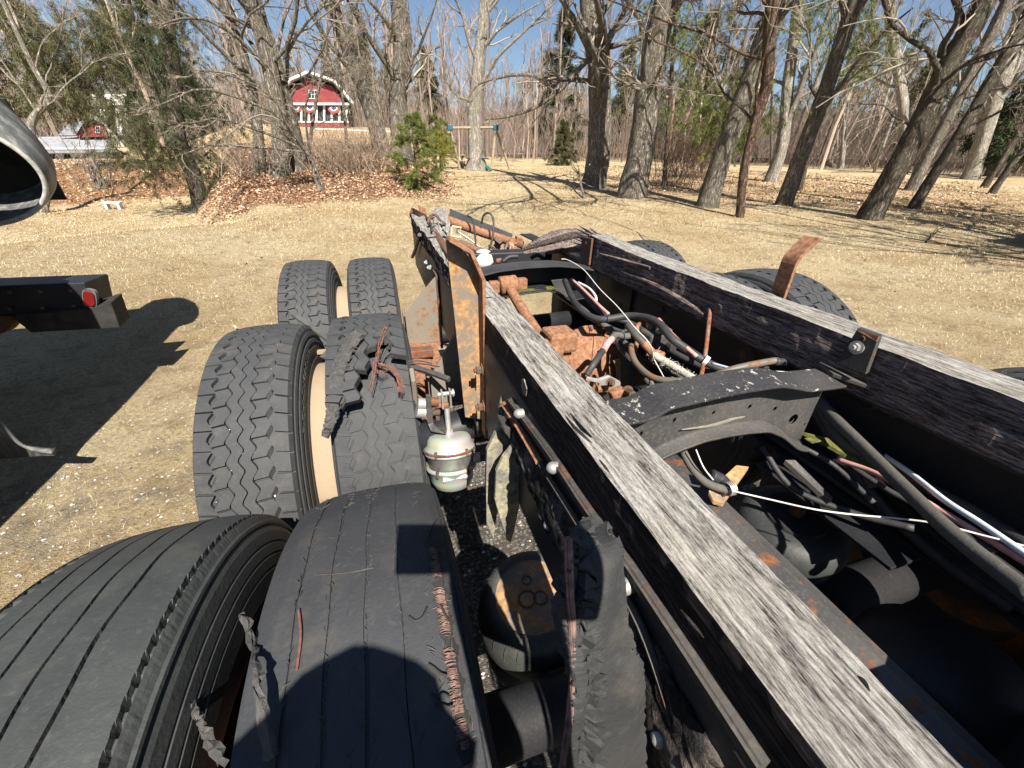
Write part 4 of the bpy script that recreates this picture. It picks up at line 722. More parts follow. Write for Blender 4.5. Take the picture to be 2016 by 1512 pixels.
# vehicle off the right edge that throws the dark patch on the lawn
o = thing('parked_car', 'dark car standing off the right edge', 'car', (14.6, 4.0, float(terr(14.6, 4.0))))
zc_ = float(terr(14.6, 4.0)); g = G(); g.box((14.6, 4.0, zc_+.62), (4.4, 1.8, .75)); obj('body', g, NAVY, o, bevel=.18); g = G(); g.box((14.7, 4.0, zc_+1.25), (2.4, 1.6, .62), taper=.75); obj('cabin', g, GLASSD, o, bevel=.12)
for xx in (13.2, 16.0):
    for yy in (3.2, 4.8): g = G(); g.lathe([(-.1, .18), (-.1, .3), (-.06, .34), (.06, .34), (.1, .3), (.1, .18)], (xx, yy, zc_+.34), (0, 1, 0), 20); obj('wheel', g, RUB, o)
# ================================================================== photographer behind the camera (casts the shadow on the tyre)
rt_, up_, fw_ = CAMR
pc = CAMC+rt_*.0555-up_*.018-fw_*.016
g = G(); Rm = np.stack([rt_, up_, fw_], 1); g.box(pc, (.147, .0715, .0078), Rm); ph = thing('phone', 'dark phone held up sideways by the photographer', 'phone', pc); obj('case', g, DARKIN, ph, bevel=.0035)
g = G(); g.box(pc-fw_*.0043, (.138, .064, .0006), Rm); obj('screen', g, GLASSD, ph)
pe = thing('person', 'photographer in dark hooded jacket standing behind the camera', 'person', (-.08, -.40, 0))
ob = np.array([-.08, -.40, 0.0])
VV = {'pel': (0, 0, .95, .14), 'sp': (0, .0, 1.15, .135), 'ch': (0, .01, 1.36, .14), 'nk': (0, .06, 1.46, .068), 'hd': (0, .09, 1.53, .066), 'ht': (0, .09, 1.62, .068), 'hl': (-.1, 0, .88, .09), 'kl': (-.12, .0, .50, .065), 'al': (-.12, -.04, .09, .05), 'tl': (-.15, .10, .04, .04), 'hr': (.1, 0, .88, .09), 'kr': (.12, .0, .50, .065), 'ar': (.12, -.04, .09, .05), 'tr': (.15, .10, .04, .04),
      'sl': (-.16, .02, 1.45, .075), 'el': (-.27, -.05, 1.10, .05), 'wl': (-.25, .06, .86, .034), 'sr': (.17, .02, 1.45, .075), 'er': (.19, .16, 1.12, .046), 'wr': (.15, .34, 1.36, .030)}
EE = [('pel', 'sp'), ('sp', 'ch'), ('ch', 'nk'), ('nk', 'hd'), ('hd', 'ht'), ('pel', 'hl'), ('hl', 'kl'), ('kl', 'al'), ('al', 'tl'), ('pel', 'hr'), ('hr', 'kr'), ('kr', 'ar'), ('ar', 'tr'), ('ch', 'sl'), ('sl', 'el'), ('el', 'wl'), ('ch', 'sr'), ('sr', 'er'), ('er', 'wr')]
for s_, wn_ in (('l', 'wl'), ('r', 'wr')):
    wv = np.array(VV[wn_][:3])+ob; ax5 = np.array([0, .15, -1.0]) if s_ == 'l' else nrm(pc+rt_*.03-up_*.02-fw_*.02-wv); fa, fb = (np.array([0, 1.0, .1]), ax5) if s_ == 'l' else (up_, ax5)
    pm = wv+nrm(ax5)*.06 if s_ == 'l' else pc+rt_*.030-up_*.028-fw_*.022; VV['p'+s_] = (*(pm-ob), .030); EE.append((wn_, 'p'+s_))
    for fi in range(4):
        b0 = pm+fa*(-.024+.016*fi)+nrm(fb)*.028; m0 = b0+nrm(fb)*(.024-.003*abs(fi-1.5)); e0 = m0+nrm(fb)*.014-(rt_*.012 if s_ == 'r' else np.array([.012, 0, 0]))
        VV['f%s%da' % (s_, fi)] = (*(b0-ob), .0085); VV['f%s%db' % (s_, fi)] = (*(m0-ob), .008); VV['f%s%dc' % (s_, fi)] = (*(e0-ob), .007); EE += [('p'+s_, 'f%s%da' % (s_, fi)), ('f%s%da' % (s_, fi), 'f%s%db' % (s_, fi)), ('f%s%db' % (s_, fi), 'f%s%dc' % (s_, fi))]
    t0 = pm+fa*.034; VV['t%s' % s_] = (*(t0-ob), .010); VV['u%s' % s_] = (*(t0+nrm(fb)*.025+fa*.012-ob), .009); EE += [('p'+s_, 't%s' % s_), ('t%s' % s_, 'u%s' % s_)]
ks = list(VV); me = bpy.data.meshes.new('person_body'); me.from_pydata([VV[k_][:3] for k_ in ks], [(ks.index(a_), ks.index(b_)) for a_, b_ in EE], [])
bo = bpy.data.objects.new('body', me); COL.objects.link(bo); bo.parent = pe; sm = bo.modifiers.new('skin', 'SKIN'); sv = me.skin_vertices[0].data
for i, k_ in enumerate(ks): sv[i].radius = (VV[k_][3],)*2; sv[i].use_root = (k_ == 'pel')
ss = bo.modifiers.new('sub', 'SUBSURF'); ss.levels = 1; ss.render_levels = 2; me.materials.append(NAVY)
g = G(); g.lathe([(-.02, .125), (.03, .122), (.07, .105), (.11, .080), (.145, .05), (.165, .0)], ob+[-.005, .07, 1.555], (-.06, -.08, 1), 24); Vh = g.V[0]; Vh *= 1; g.V[0] = Vh+np.stack([.020*np.sin(Vh[:, 2]*34+1)+.012*np.sin(Vh[:, 1]*60), .010*np.sin(Vh[:, 0]*50), 0*Vh[:, 0]], -1); obj('hood', g, NAVY, pe, smooth=True)
# ================================================================== the truck chassis
TR = thing('truck_chassis', 'stripped rusty truck chassis on dual tyres with weathered timber beams along its frame rails', 'truck', (.65, 1.4, 0))
# ------------------------------------------------------------------ tyres (axis along X, centred on the hub)
RT = .533
SIDE_R = [(-.095, .286), (-.118, .300), (-.132, .335), (-.137, .38), (-.137, .415), (-.1340, .4165), (-.1340, .419), (-.1365, .4205), (-.1355, .4395), (-.1322, .441), (-.1322, .4435), (-.1345, .445), (-.132, .462), (-.1285, .4635), (-.1285, .466), (-.1305, .4675), (-.127, .487), (-.122, .497), (-.1240, .503), (-.1230, .508), (-.119, .510)]
def tri(t): t = t % 1.0; return np.abs(t*2-1)*2-1
SIDE = [(-.095, .286), (-.118, .300), (-.132, .335), (-.1365, .372), (-.137, .395), (-.137, .398), (-.1345, .400), (-.1345, .425), (-.136, .427), (-.135, .440), (-.1325, .442), (-.132, .455), (-.1335, .457), (-.131, .468), (-.128, .470), (-.127, .480), (-.1285, .482), (-.125, .493), (-.122, .495), (-.120, .507)]
def drive_lines():
    L = [(-.1125, 0, 'A', 0)]
    def blk(x0, x1, t): L.extend([(x0, 0 if abs(x0) > .1 else 1, t, 0), (x1, 0 if abs(x1) > .1 else 1, t, 0)])
    def groove(x, wd, d): L.extend([(x-wd/2+.0006, 1, 'G', d), (x+wd/2-.0006, 1, 'G', d)])
    L = []
    blk(-.1125, -.0735, 'A'); groove(-.070, .007, .012); blk(-.0665, -.0315, 'B'); groove(-.0298, .0034, .009); blk(-.0281, -.0018, 'R'); groove(0, .0034, .009)
    blk(.0018, .0281, 'R'); groove(.0298, .0034, .009); blk(.0315, .0665, 'B2'); groove(.070, .007, .012); blk(.0735, .1125, 'A2')
    return L
def tyre_drive(npitch=60, worn=1.0, t0=0.0, t1=1.0, top_only=False):
    cols = np.array([0, .010, .090, .10, .22, .36, .5, .510, .590, .60, .74, .88]); L = drive_lines()
    n = int(round(npitch*(t1-t0))); ph = (np.arange(n)[:, None]+cols[None]).ravel(); lab = np.tile(np.arange(12), n)
    W, Rr, TH, Z = [], [], [], []
    lowA = np.isin(lab, [1, 2]); lowB = np.isin(lab, [7, 8])
    for (x, zg, t, d) in L:
        crown = RT-.012*(abs(x)/.1125)**2.6
        z = np.full(len(ph), crown)
        if t == 'G': z -= d*worn
        if t in ('A', 'A2'): z -= np.where(lowA, .011*worn, 0)
        if t in ('B', 'B2'): z -= np.where(lowB, .011*worn, 0)
        wv = x+(.0085*tri(ph+.05) if zg else 0*ph)
        th = (ph+.33*np.sign(x)*min(abs(x), .1125)/.1125*np.where(abs(x) > .03, 1, 0)*(1 if t[0] != 'B' else -.6))/npitch
        W.append(wv); Rr.append(z); TH.append(th)
    if top_only: return np.array(W), np.array(Rr), np.array(TH)
    sl = [(x, r) for x, r in SIDE]; sr = [(-x, r) for x, r in SIDE][::-1]
    Wf = [np.full(len(ph), x) for x, r in sl]+W+[np.full(len(ph), x) for x, r in sr]; Rf = [np.full(len(ph), r) for x, r in sl]+Rr+[np.full(len(ph), r) for x, r in sr]
    Tf = [TH[0]]*len(sl)+TH+[TH[-1]]*len(sr)
    return np.array(Wf), np.array(Rf), np.array(Tf)
def ring_mesh(name, W, Rr, TH):
    A = np.stack([W, Rr*np.cos(TH*2*math.pi), Rr*np.sin(TH*2*math.pi)], -1); k, n = W.shape
    ix = np.arange(k*n).reshape(k, n); jn = np.roll(ix, -1, axis=1); Q = np.stack([ix[:-1], jn[:-1], jn[1:], ix[1:]], -1).reshape(-1, 4)
    return mesh_data(name, A, Q)
def tyre_rib(grooves, teeth=0, n=720, deep=.006, wob=.0015, tw=.116):
    xs = [(-.1125-.004*(tw > .115), 0)]
    L = []
    t = np.arange(n)/n
    def line(x, d, serr=False):
        z = RT-.010*(abs(x)/.1125)**3-d; zz = np.full(n, z)
        if serr: zz -= np.where((np.arange(n) % 5) < 2, .006, 0)
        L.append((x+wob*np.sin(2*math.pi*t*23+x*50)*(1 if abs(x) < .1 else 0)+rng.normal(0, wob*.25, n)*(1 if d > 0 else 0), zz))
    for sx in [1]:
        line(-tw, .004)
        if teeth: line(-tw+.004, .0), line(-tw+.005, .009, True), line(-tw+.011, .009, True), line(-tw+.012, 0, True)
        prev = -tw+.013
        for gx_, gw in grooves:
            for x in np.linspace(prev, gx_-gw/2, 4)[1:]: line(x, 0)
            line(gx_-gw/2+.0006, deep); line(gx_+gw/2-.0006, deep); line(gx_+gw/2, 0); prev = gx_+gw/2
        for x in np.linspace(prev, tw-.013, 4)[1:]: line(x, 0)
        if teeth: line(tw-.012, 0, True), line(tw-.011, .009, True), line(tw-.005, .009, True), line(tw-.004, 0)
        line(tw, .004)
    ex = (tw-.1125); sl = [(x-ex*.5, r) for x, r in SIDE_R]
    W = np.array([np.full(n, x) for x, r in sl]+[a for a, b in L]+[np.full(n, -x) for x, r in sl[::-1]]); Rr = np.array([np.full(n, r) for x, r in sl]+[b for a, b in L]+[np.full(n, r) for x, r in sl[::-1]])
    return W, Rr, np.tile(t, (len(W), 1))
DRIVE = ring_mesh('drive_tyre', *tyre_drive()); DRIVE_W = ring_mesh('worn_drive_tyre', *tyre_drive(worn=.35))
RIB_O = ring_mesh('rib_tyre', *tyre_rib([(-.062, .004), (-.028, .004), (.010, .004), (.048, .005)], teeth=1, deep=.007)); RIB_I = ring_mesh('smooth_tyre', *tyre_rib([(-.075, .0045), (-.035, .005), (.008, .0045), (.050, .0015)], deep=.0028, wob=.001, tw=.120))
def rim_mesh(flip):
    g = G(); s = -1 if flip else 1
    g.lathe([(-.105*s, .300), (-.105*s, .288), (-.095*s, .284), (-.085*s, .268), (-.03*s, .258), (.06*s, .258), (.085*s, .270), (.095*s, .284), (.105*s, .288), (.105*s, .300)], (0, 0, 0), (1, 0, 0), 48)
    g.lathe([(.05*s, .258), (.055*s, .20), (.03*s, .14), (.03*s, .085), (.10*s, .08), (.10*s, .0)], (0, 0, 0), (1, 0, 0), 32)
    return g.data('rim', smooth=True)
RIM = [rim_mesh(0), rim_mesh(1)]
def wheel(x, y, z, tyre, rot, mat, lab=None, flip=0, rimmat=None):
    wo = bpy.data.objects.new('wheel', None); COL.objects.link(wo); wo.parent = TR; wo.empty_display_size = .1
    wo.location = Vector((x, y, z))-Vector(TR.location); wo.rotation_euler = (rot, 0, 0)
    if lab: wo['label'] = lab
    t = obj('tyre', None, mat, wo, data=tyre); r = obj('rim', None, rimmat or RUSTDK, wo, data=RIM[flip]); t.location = r.location = (0, 0, 0); return wo
Y1, Y2, Y3 = .36, 1.40, 2.535
XO, XI = -.428, -.087
wheel(XO, Y1, RT, RIB_O, .3, RUB_SIDE, 'smooth ribbed outer tyre nearest the camera')
wheel(XI, Y1, RT, RIB_I, .9, RUB_WORN, 'bald inner tyre with a torn shoulder', 1, RUSTDK)
WO2 = wheel(XO, Y2, RT, DRIVE, .11, RUB, None, 0, RUSTDK); WI2 = wheel(XI, Y2, RT, DRIVE_W, .35, RUB, 'inner tyre with its tread peeling off', 1, RIMPALE)
wheel(XO, Y3, RT, DRIVE, .5, RUB); wheel(XI, Y3, RT, DRIVE, .77, RUB, None, 1, RIMPALE)
for yy, zz in ((Y1-.06, .60), (Y2, .625), (Y3-.12, .60)):
    wheel(1.38, yy, zz, DRIVE, yy, RUB, None, 0, STEEL_IN); wheel(1.72, yy, zz, DRIVE, yy+.4, RUB, None, 1)
for yy in (Y1, Y2, Y3):
    g = G(); g.cyl((-.45, yy, RT), (1.74, yy, RT+.06), .062); obj('axle', g, STEEL_IN, TR, smooth=True)
    for xx in (-.26, 1.55): g = G(); g.cyl((xx-.14, yy, RT+.03), (xx+.22, yy, RT+.03), .20, sides=32); obj('brake_drum', g, RUSTDK if xx < 0 else STEEL_IN, TR, bevel=.01)
# raised word on the sidewall of the outer tyre, second axle
tc = bpy.data.curves.new('word', 'FONT'); tc.body = 'ROADMASTER'; tc.size = .032; tc.extrude = .0012; tc.space_character = 1.1; tc.resolution_u = 2
to = bpy.data.objects.new('word', tc); COL.objects.link(to); bpy.context.view_layer.update(); tm = to.to_mesh(); tv = np.array([v.co[:] for v in tm.vertices]); tp = [list(p.vertices) for p in tm.polygons]; to.to_mesh_clear(); bpy.data.objects.remove(to); bpy.data.curves.remove(tc)
L_ = tv[:, 0].max(); ang = math.radians(162)-tv[:, 0]/.43; r_ = .372+tv[:, 1]*1.0
lv = np.stack([.1365+tv[:, 2]*1.4+.0006, r_*np.cos(ang-math.radians(90))*-1, r_*np.sin(ang-math.radians(90))*1], -1)
a2 = math.radians(134)-tv[:, 0]/L_*math.radians(50); r_ = .4305+tv[:, 1]     # runs from the front of the tyre up to its top
lv = np.stack([.1352-(r_-.427)*.08+tv[:, 2]*1.0, r_*np.cos(a2), r_*np.sin(a2)], -1)
lm = bpy.data.meshes.new('lettering'); lm.from_pydata(lv.tolist(), [], tp); lo = obj('lettering', None, RUB_SIDE, WO2, data=lm); lo.location = (0, 0, 0); lo.rotation_euler = (-.11, 0, 0)
g = G(); g_ = np.array([XO, Y2, RT])
for i in range(46):
    a_ = math.radians(rng.uniform(85, 175)); x_ = XO+rng.choice([-.07, -.03, 0, .03, .07])+rng.normal(0, .004); rr_ = RT-.004-.012*(abs(x_-XO)/.1125)**2.6; c_ = np.array([x_, Y2+rr_*math.cos(a_), RT+rr_*math.sin(a_)]); s_ = rng.uniform(.0012, .0035); g.add(c_+oc*s_*rng.uniform(.6, 1.4, (6, 1)), T=tr)
kind(obj('tread_stone', g, m_plain('pale_chip', (.5, .49, .47), (.7, .69, .66)), TR), 'stuff')
# peeled tread slab lying on the inner tyre of the second axle
def tread_flap():
    W, Rr, TH = tyre_drive(top_only=True, t1=.5); k, n = W.shape; sel = np.arange(0, 180); W, Rr, TH = W[:, sel], Rr[:, sel], TH[:, sel]
    return W, Rr, TH
W, Rr, TH = tread_flap(); k, n = W.shape
fr = (W.mean(1)+.1125)/.225                                   # across the tread, left to right
end = np.interp(fr, [0, .10, .22, .34, .42, .50, .58, .66, .80, 1], [117, 120, 117, 114, 103, 95, 79, 71, 78, 82]).astype(int)
lift = np.array([np.interp(np.arange(n), [0, 27, 55, max(e, 56)], [.004, .026, .044, .082 if f < .4 else .060]) for e, f in zip(end, fr)])
lift += .020*np.clip((.35-fr)/.35, 0, 1)[:, None]*np.clip((np.arange(n)-41)/82, 0, 1)[None]*.5
Rt = Rr+lift+.004; ang0 = math.radians(76); angv = ang0+TH*2*math.pi; kk_ = np.arange(n)
P_ = lambda R_: np.stack([W*1.0-.012*np.clip((.25-fr)/.25, 0, 1)[:, None]*np.clip((kk_-54)/82, 0, 1)[None], -R_*np.cos(angv)*-1, R_*np.sin(angv)], -1)
for i_ in range(k): end[i_] += int(rng.integers(-3, 4))
top = np.stack([W, -Rt*np.cos(math.pi-angv)*1, Rt*np.sin(math.pi-angv)], -1); bot = np.stack([W, -(Rr+lift-.018)*np.cos(math.pi-angv), (Rr+lift-.018)*np.sin(math.pi-angv)], -1)
g = G(); ok = kk_[None] < end[:, None]; ok[:, :2] = True; cell = ok[:-1, :-1] & ok[1:, :-1] & ok[:-1, 1:] & ok[1:, 1:]; ix = np.arange(k*n).reshape(k, n); o = k*n
Q = np.stack([ix[:-1, :-1], ix[:-1, 1:], ix[1:, 1:], ix[1:, :-1]], -1)[cell]; qs = [Q, Q[:, ::-1]+o]; cp = np.pad(cell, 1)
edges = []
for di, dj, a_, b_ in ((0, -1, (0, 0), (1, 0)), (0, 1, (1, 1), (0, 1)), (-1, 0, (0, 1), (0, 0)), (1, 0, (1, 0), (1, 1))):
    ii, jj = np.where(cell & ~cp[1+di:1+di+k-1, 1+dj:1+dj+n-1]); A1 = ix[ii+a_[0], jj+a_[1]]; B1 = ix[ii+b_[0], jj+b_[1]]; edges.append(np.stack([A1, B1, B1+o, A1+o], -1))
g.add(np.concatenate([top.reshape(-1, 3), bot.reshape(-1, 3)]), np.concatenate(qs), m=0); g.Q.append(np.concatenate(edges)); g.mq.append(np.full(len(g.Q[-1]), 1))
fl = obj('peeled_tread', None, [RUB, RUB_TORN], WI2, data=g.data('peeled_tread')); fl.location = (0, 0, 0); fl.rotation_euler = (-.35, 0, 0)
C2 = np.array([XI, Y2, RT])
def on_tyre(x, y, X0=None, r=RT, c=None):
    """photo point on the tyre cylinder of radius r"""
    c = C2 if c is None else c; d = ray(x, y); o_ = CAMC-c; a = d[1]**2+d[2]**2; b = 2*(o_[1]*d[1]+o_[2]*d[2]); cc = o_[1]**2+o_[2]**2-r*r; D_ = b*b-4*a*cc
    t = (-b-math.sqrt(max(D_, 0)))/(2*a); return CAMC+d*t
# torn edge curling at the left of the peeled slab, ending in a point
sp = [(700, 655, .60), (672, 690, .60), (655, 730, .60), (648, 775, .595), (645, 820, .585), (640, 858, .575)]; sq_ = [(712, 660, .605), (690, 700, .605), (676, 745, .60), (672, 790, .59), (660, 825, .58), (641, 861, .575)]
A = np.array([[on_tyre(*a_[:2], r=a_[2]), (on_tyre(*a_[:2], r=a_[2]+.006)+on_tyre(*b_[:2], r=b_[2]+.006))/2, on_tyre(*b_[:2], r=b_[2])] for a_, b_ in zip(sp, sq_)])
A = np.stack([A[:, 0]*(1-f)+A[:, 2]*f+(A[:, 1]-(A[:, 0]+A[:, 2])/2)*4*f*(1-f) for f in np.linspace(0, 1, 8)], 1); Ad = np.stack([curve(A[:, i], 14) for i in range(8)], 1); Ad = Ad+rng.normal(0, .0015, Ad.shape); g = G(); g.sheet(Ad, .009); obj('torn_edge', g, RUB_TORN, TR)
# reddish belt wires and rubber strips
for lab, pts, r_, m_, rad in (('belt_wire', [(760, 645), (748, 680), (740, 715), (735, 745), (728, 770)], .0045, REDCORD, .59), ('belt_wire', [(742, 715), (765, 722), (785, 745), (786, 770)], .006, REDCORD, .57), ('belt_wire', [(760, 720), (778, 735), (790, 760), (789, 772)], .005, REDCORD, .575), ('belt_wire', [(750, 712), (758, 690), (773, 676)], .004, RUB_TORN, .58), ('belt_wire', [(735, 716), (745, 735), (760, 728)], .004, REDCORD, .58)):
    C_ = curve(np.array([on_tyre(x, y, r=rad+.004*i) for i, (x, y) in enumerate(pts)]), 6); g = G()
    for j in range(5): g.tube(C_+rng.normal(0, .003, 3)+rng.normal(0, .0012, C_.shape), np.linspace(r_*.28, r_*.12, len(C_)), 5)
    obj(lab, g, m_, TR)
def ribbon(name, pts, wd, th, mat, par, up=(0, 0, 1), taper=1.0, rough=0.0):
    C_ = curve(np.array(pts), 6); d = np.gradient(C_, axis=0); s = np.cross(d, up); s /= np.linalg.norm(s, axis=1, keepdims=True)+1e-9; wv = np.linspace(wd, wd*taper, len(C_))[:, None]
    A = np.stack([C_-s*wv/2, C_, C_+s*wv/2], 1); A += rng.normal(0, rough, A.shape) if rough else 0; g = G(); g.sheet(A, th); return obj(name, g, mat, par)
ribbon('torn_strip', [PD(578, 617, 1.62), PD(625, 650, 1.56), PD(668, 682, 1.47), PD(690, 690, 1.42)], .022, .010, RUB_TORN, TR)
ribbon('torn_strip', [PD(640, 705, 1.36), PD(655, 690, 1.38), PD(662, 720, 1.34), PD(645, 760, 1.30)], .05, .010, RUB_TORN, TR, taper=.3)
ribbon('torn_strip', [PD(788, 712, 1.30), PD(815, 721, 1.28), PD(850, 732, 1.25), PD(884, 745, 1.22)], .016, .011, RUB_TORN, TR, (0, -.5, 1))
for a_, b_ in (((795, 716), (865, 722)), ((800, 712), (850, 715)), ((790, 735), (830, 790))): g = G(); g.tube(curve([PD(*a_, 1.28), PD((a_[0]+b_[0])/2, (a_[1]+b_[1])/2-3, 1.27), PD(*b_, 1.25)], 5), .0022, 5); obj('belt_wire', g, RUB_TORN, TR)
for xx_ in (-.30, -.21): pass
for yy, zz in ((1.55, .92), (1.50, .86)): g = G(); g.box((-.258, yy, zz), (.07, .02, .012)); obj('spacer_bar', g, RIMPALE, TR)
# pale rim band seen between the dual tyres
for yy in (Y2, Y3): g = G(); g.lathe([(-.075, .36), (-.07, .372), (.06, .372), (.065, .36)], (-.2575, yy, RT), (1, 0, 0), 64); obj('rim_spacer', g, RIMPALE, TR, smooth=True)
# damage on the bald inner tyre
C1 = np.array([XI, Y1, RT]); c1 = lambda x, y, r=RT: on_tyre(x, y, r=r, c=C1)
g = G(); g2 = G()
sh = lambda f, dx=0, r=.5285: np.array([XI+.093+dx, Y1+r*math.cos(f), RT+r*math.sin(f)])
fs = np.linspace(math.radians(84), math.radians(122), 60)
A = np.array([[sh(f, .002+.004*math.sin(i*1.7)+rng.normal(0, .0015), .5245), sh(f, .012, .5225), sh(f, .023+.003*math.sin(i*1.1), .5125)] for i, f in enumerate(fs)]); g.sheet(A, .0035); obj('torn_shoulder_gap', g, DARKIN, TR)
g = G()
for i, f in enumerate(np.linspace(math.radians(84), math.radians(121), 420)):
    if rng.uniform() < .82 and math.sin(i*.061)+math.sin(i*.137+1) > -.95:
        j = rng.normal(0, .0015); a0, a1 = rng.uniform(0, .006), rng.uniform(.012, .022); k = 5; t = np.linspace(0, 1, k)
        g.tube(np.array([sh(f+j*u+rng.normal(0, .0006), a0+(a1-a0)*u, .5300-.015*max(0, (a0+(a1-a0)*u)-.008)/.014+.0012*math.sin(u*3.1)) for u in t]), np.array([.0004, .0006, .0006, .0006, .0003])*rng.uniform(.7, 1.3), 4)
for i in range(60):
    f = rng.uniform(math.radians(85), math.radians(120)); p0 = sh(f, rng.uniform(0, .02), .531); d_ = rng.normal(0, .006, 3); g.tube(np.array([p0, p0+d_*.5+[0, 0, .002], p0+d_]), [.0003, .0003, .0001], 3)
kind(obj('exposed_cord', g, CORD, TR), 'stuff')
g = G()                                    # ragged lips of the split tread
for side, dx in ((1, .024),):
    A = np.array([[sh(f, dx-.012, .5295 if not side else .513), sh(f, dx-.003, .533+rng.uniform(0, .003) if not side else .5165+rng.uniform(0, .002)), sh(f, dx+.003+rng.normal(0, .0025), .533 if not side else .511)] for f in fs]); g.sheet(A, -.003)
obj('torn_lip', g, RUB_TORN, TR)
g = G()                                     # cut flap of tread at the top, with its curved crack
for pts in ([(880, 1010), (862, 1025), (848, 1045), (846, 1065), (860, 1076), (872, 1072)],):
    C_ = curve(np.array([c1(x, y, RT+.0012) for x, y in pts]), 8); g.tube(C_, np.concatenate([np.linspace(.0006, .003, len(C_)//2), np.linspace(.003, .0012, len(C_)-len(C_)//2)]), 5)
obj('tread_crack', g, DARKIN, TR)
for pts in ([(805, 1213), (818, 1222), (832, 1215), (842, 1196)], [(845, 1308), (856, 1316), (868, 1326), (880, 1330)], [(848, 1366), (862, 1374), (872, 1366), (884, 1372)], [(855, 1390), (870, 1388), (884, 1392), (893, 1388)], [(868, 1190), (874, 1205), (884, 1222)]):
    g = G(); C_ = curve(np.array([c1(x, y, RT+.001) for x, y in pts]), 6); g.tube(C_, .0017, 4); obj('tread_crack', g, DARKIN, TR)
g = G()                                     # scuffs along the worn grooves
for X0, n_ in ((XI-.036, 90), (XI+.009, 110), (XI-.076, 50), (XI+.05, 50), (XI+.085, 40), (XI-.01, 30)):
    for f in rng.uniform(math.radians(62), math.radians(125), n_):
        l = rng.uniform(.004, .016); a_ = rng.uniform(-1, 1); P0 = np.array([X0+rng.normal(0, .003), Y1-(RT-.0005)*math.cos(f), RT+(RT-.0005)*math.sin(f)]); tg = np.array([math.sin(a_), math.sin(f)*math.cos(a_), math.cos(f)*math.cos(a_)]); g.tube(np.array([P0, P0+tg*l*.5+[0, 0, .0012], P0+tg*l]), [.0003, .0006, .0002], 3)
kind(obj('tread_scuff', g, RUB_TORN, TR), 'stuff')
ribbon('torn_sliver', [c1(540, 1490, RT+.004), c1(508, 1330, RT+.03), PD(500, 1270, .47), PD(480, 1206, .50)], .013, .006, RUB_TORN, TR, (0, 1, .3), .15, .0012)
ribbon('torn_sliver', [PD(442, 1495, .47), PD(412, 1440, .47), PD(395, 1405, .48), PD(379, 1372, .49)], .014, .007, RUB_TORN, TR, (0, 1, .3), .25, .0015)
g = G(); C_ = curve(np.array([c1(588, 1200, RT+.003), c1(592, 1250, RT+.004), c1(584, 1320, RT+.002)]), 6); g.tube(C_, .0012, 4); obj('belt_wire', g, REDCORD, TR)
g = G(); C_ = curve(np.array([c1(618, 1132, RT+.002), c1(680, 1128, RT+.002), c1(735, 1118, RT+.002)]), 6); g.tube(C_, [.0006+.0006*(i/len(C_)) for i in range(len(C_))], 4); obj('belt_wire', g, RUB_TORN, TR)
# ------------------------------------------------------------------ frame rails
def channel(name, xw, xf, z0, z1, ya, yb, mat, t=.009):
    """C-section rail: web at xw, flanges reaching to xf"""
    g = G(); n = 24; ys = np.linspace(ya, yb, n); s = np.sign(xf-xw)
    sec = np.array([[xf, z0], [xf, z0+t], [xw+s*t*1.8, z0+t], [xw+s*t, z0+t*1.8], [xw+s*t, z1-t*1.8], [xw+s*t*1.8, z1-t], [xf, z1-t], [xf, z1], [xw+s*t*1.6, z1], [xw+s*.3*t, z1-.5*t], [xw, z1-1.6*t], [xw, z0+1.6*t], [xw+s*.3*t, z0+.5*t], [xw+s*1.6*t, z0]])
    k = len(sec); V = np.array([[[p[0], y, p[1]] for p in sec] for y in ys]); ix = np.arange(n*k).reshape(n, k); jn = np.roll(ix, -1, axis=1)
    Q = np.stack([ix[:-1], ix[1:], jn[1:], jn[:-1]], -1).reshape(-1, 4); Q = Q[:, ::-1] if s > 0 else Q
    g.add(V.reshape(-1, 3), Q); return obj(name, g, mat, TR)
channel('frame_rail', .212, .300, .905, 1.176, -.9, 3.02, STEEL); channel('frame_rail', 1.085, .985, .860, 1.122, -.9, 2.95, STEEL_IN)
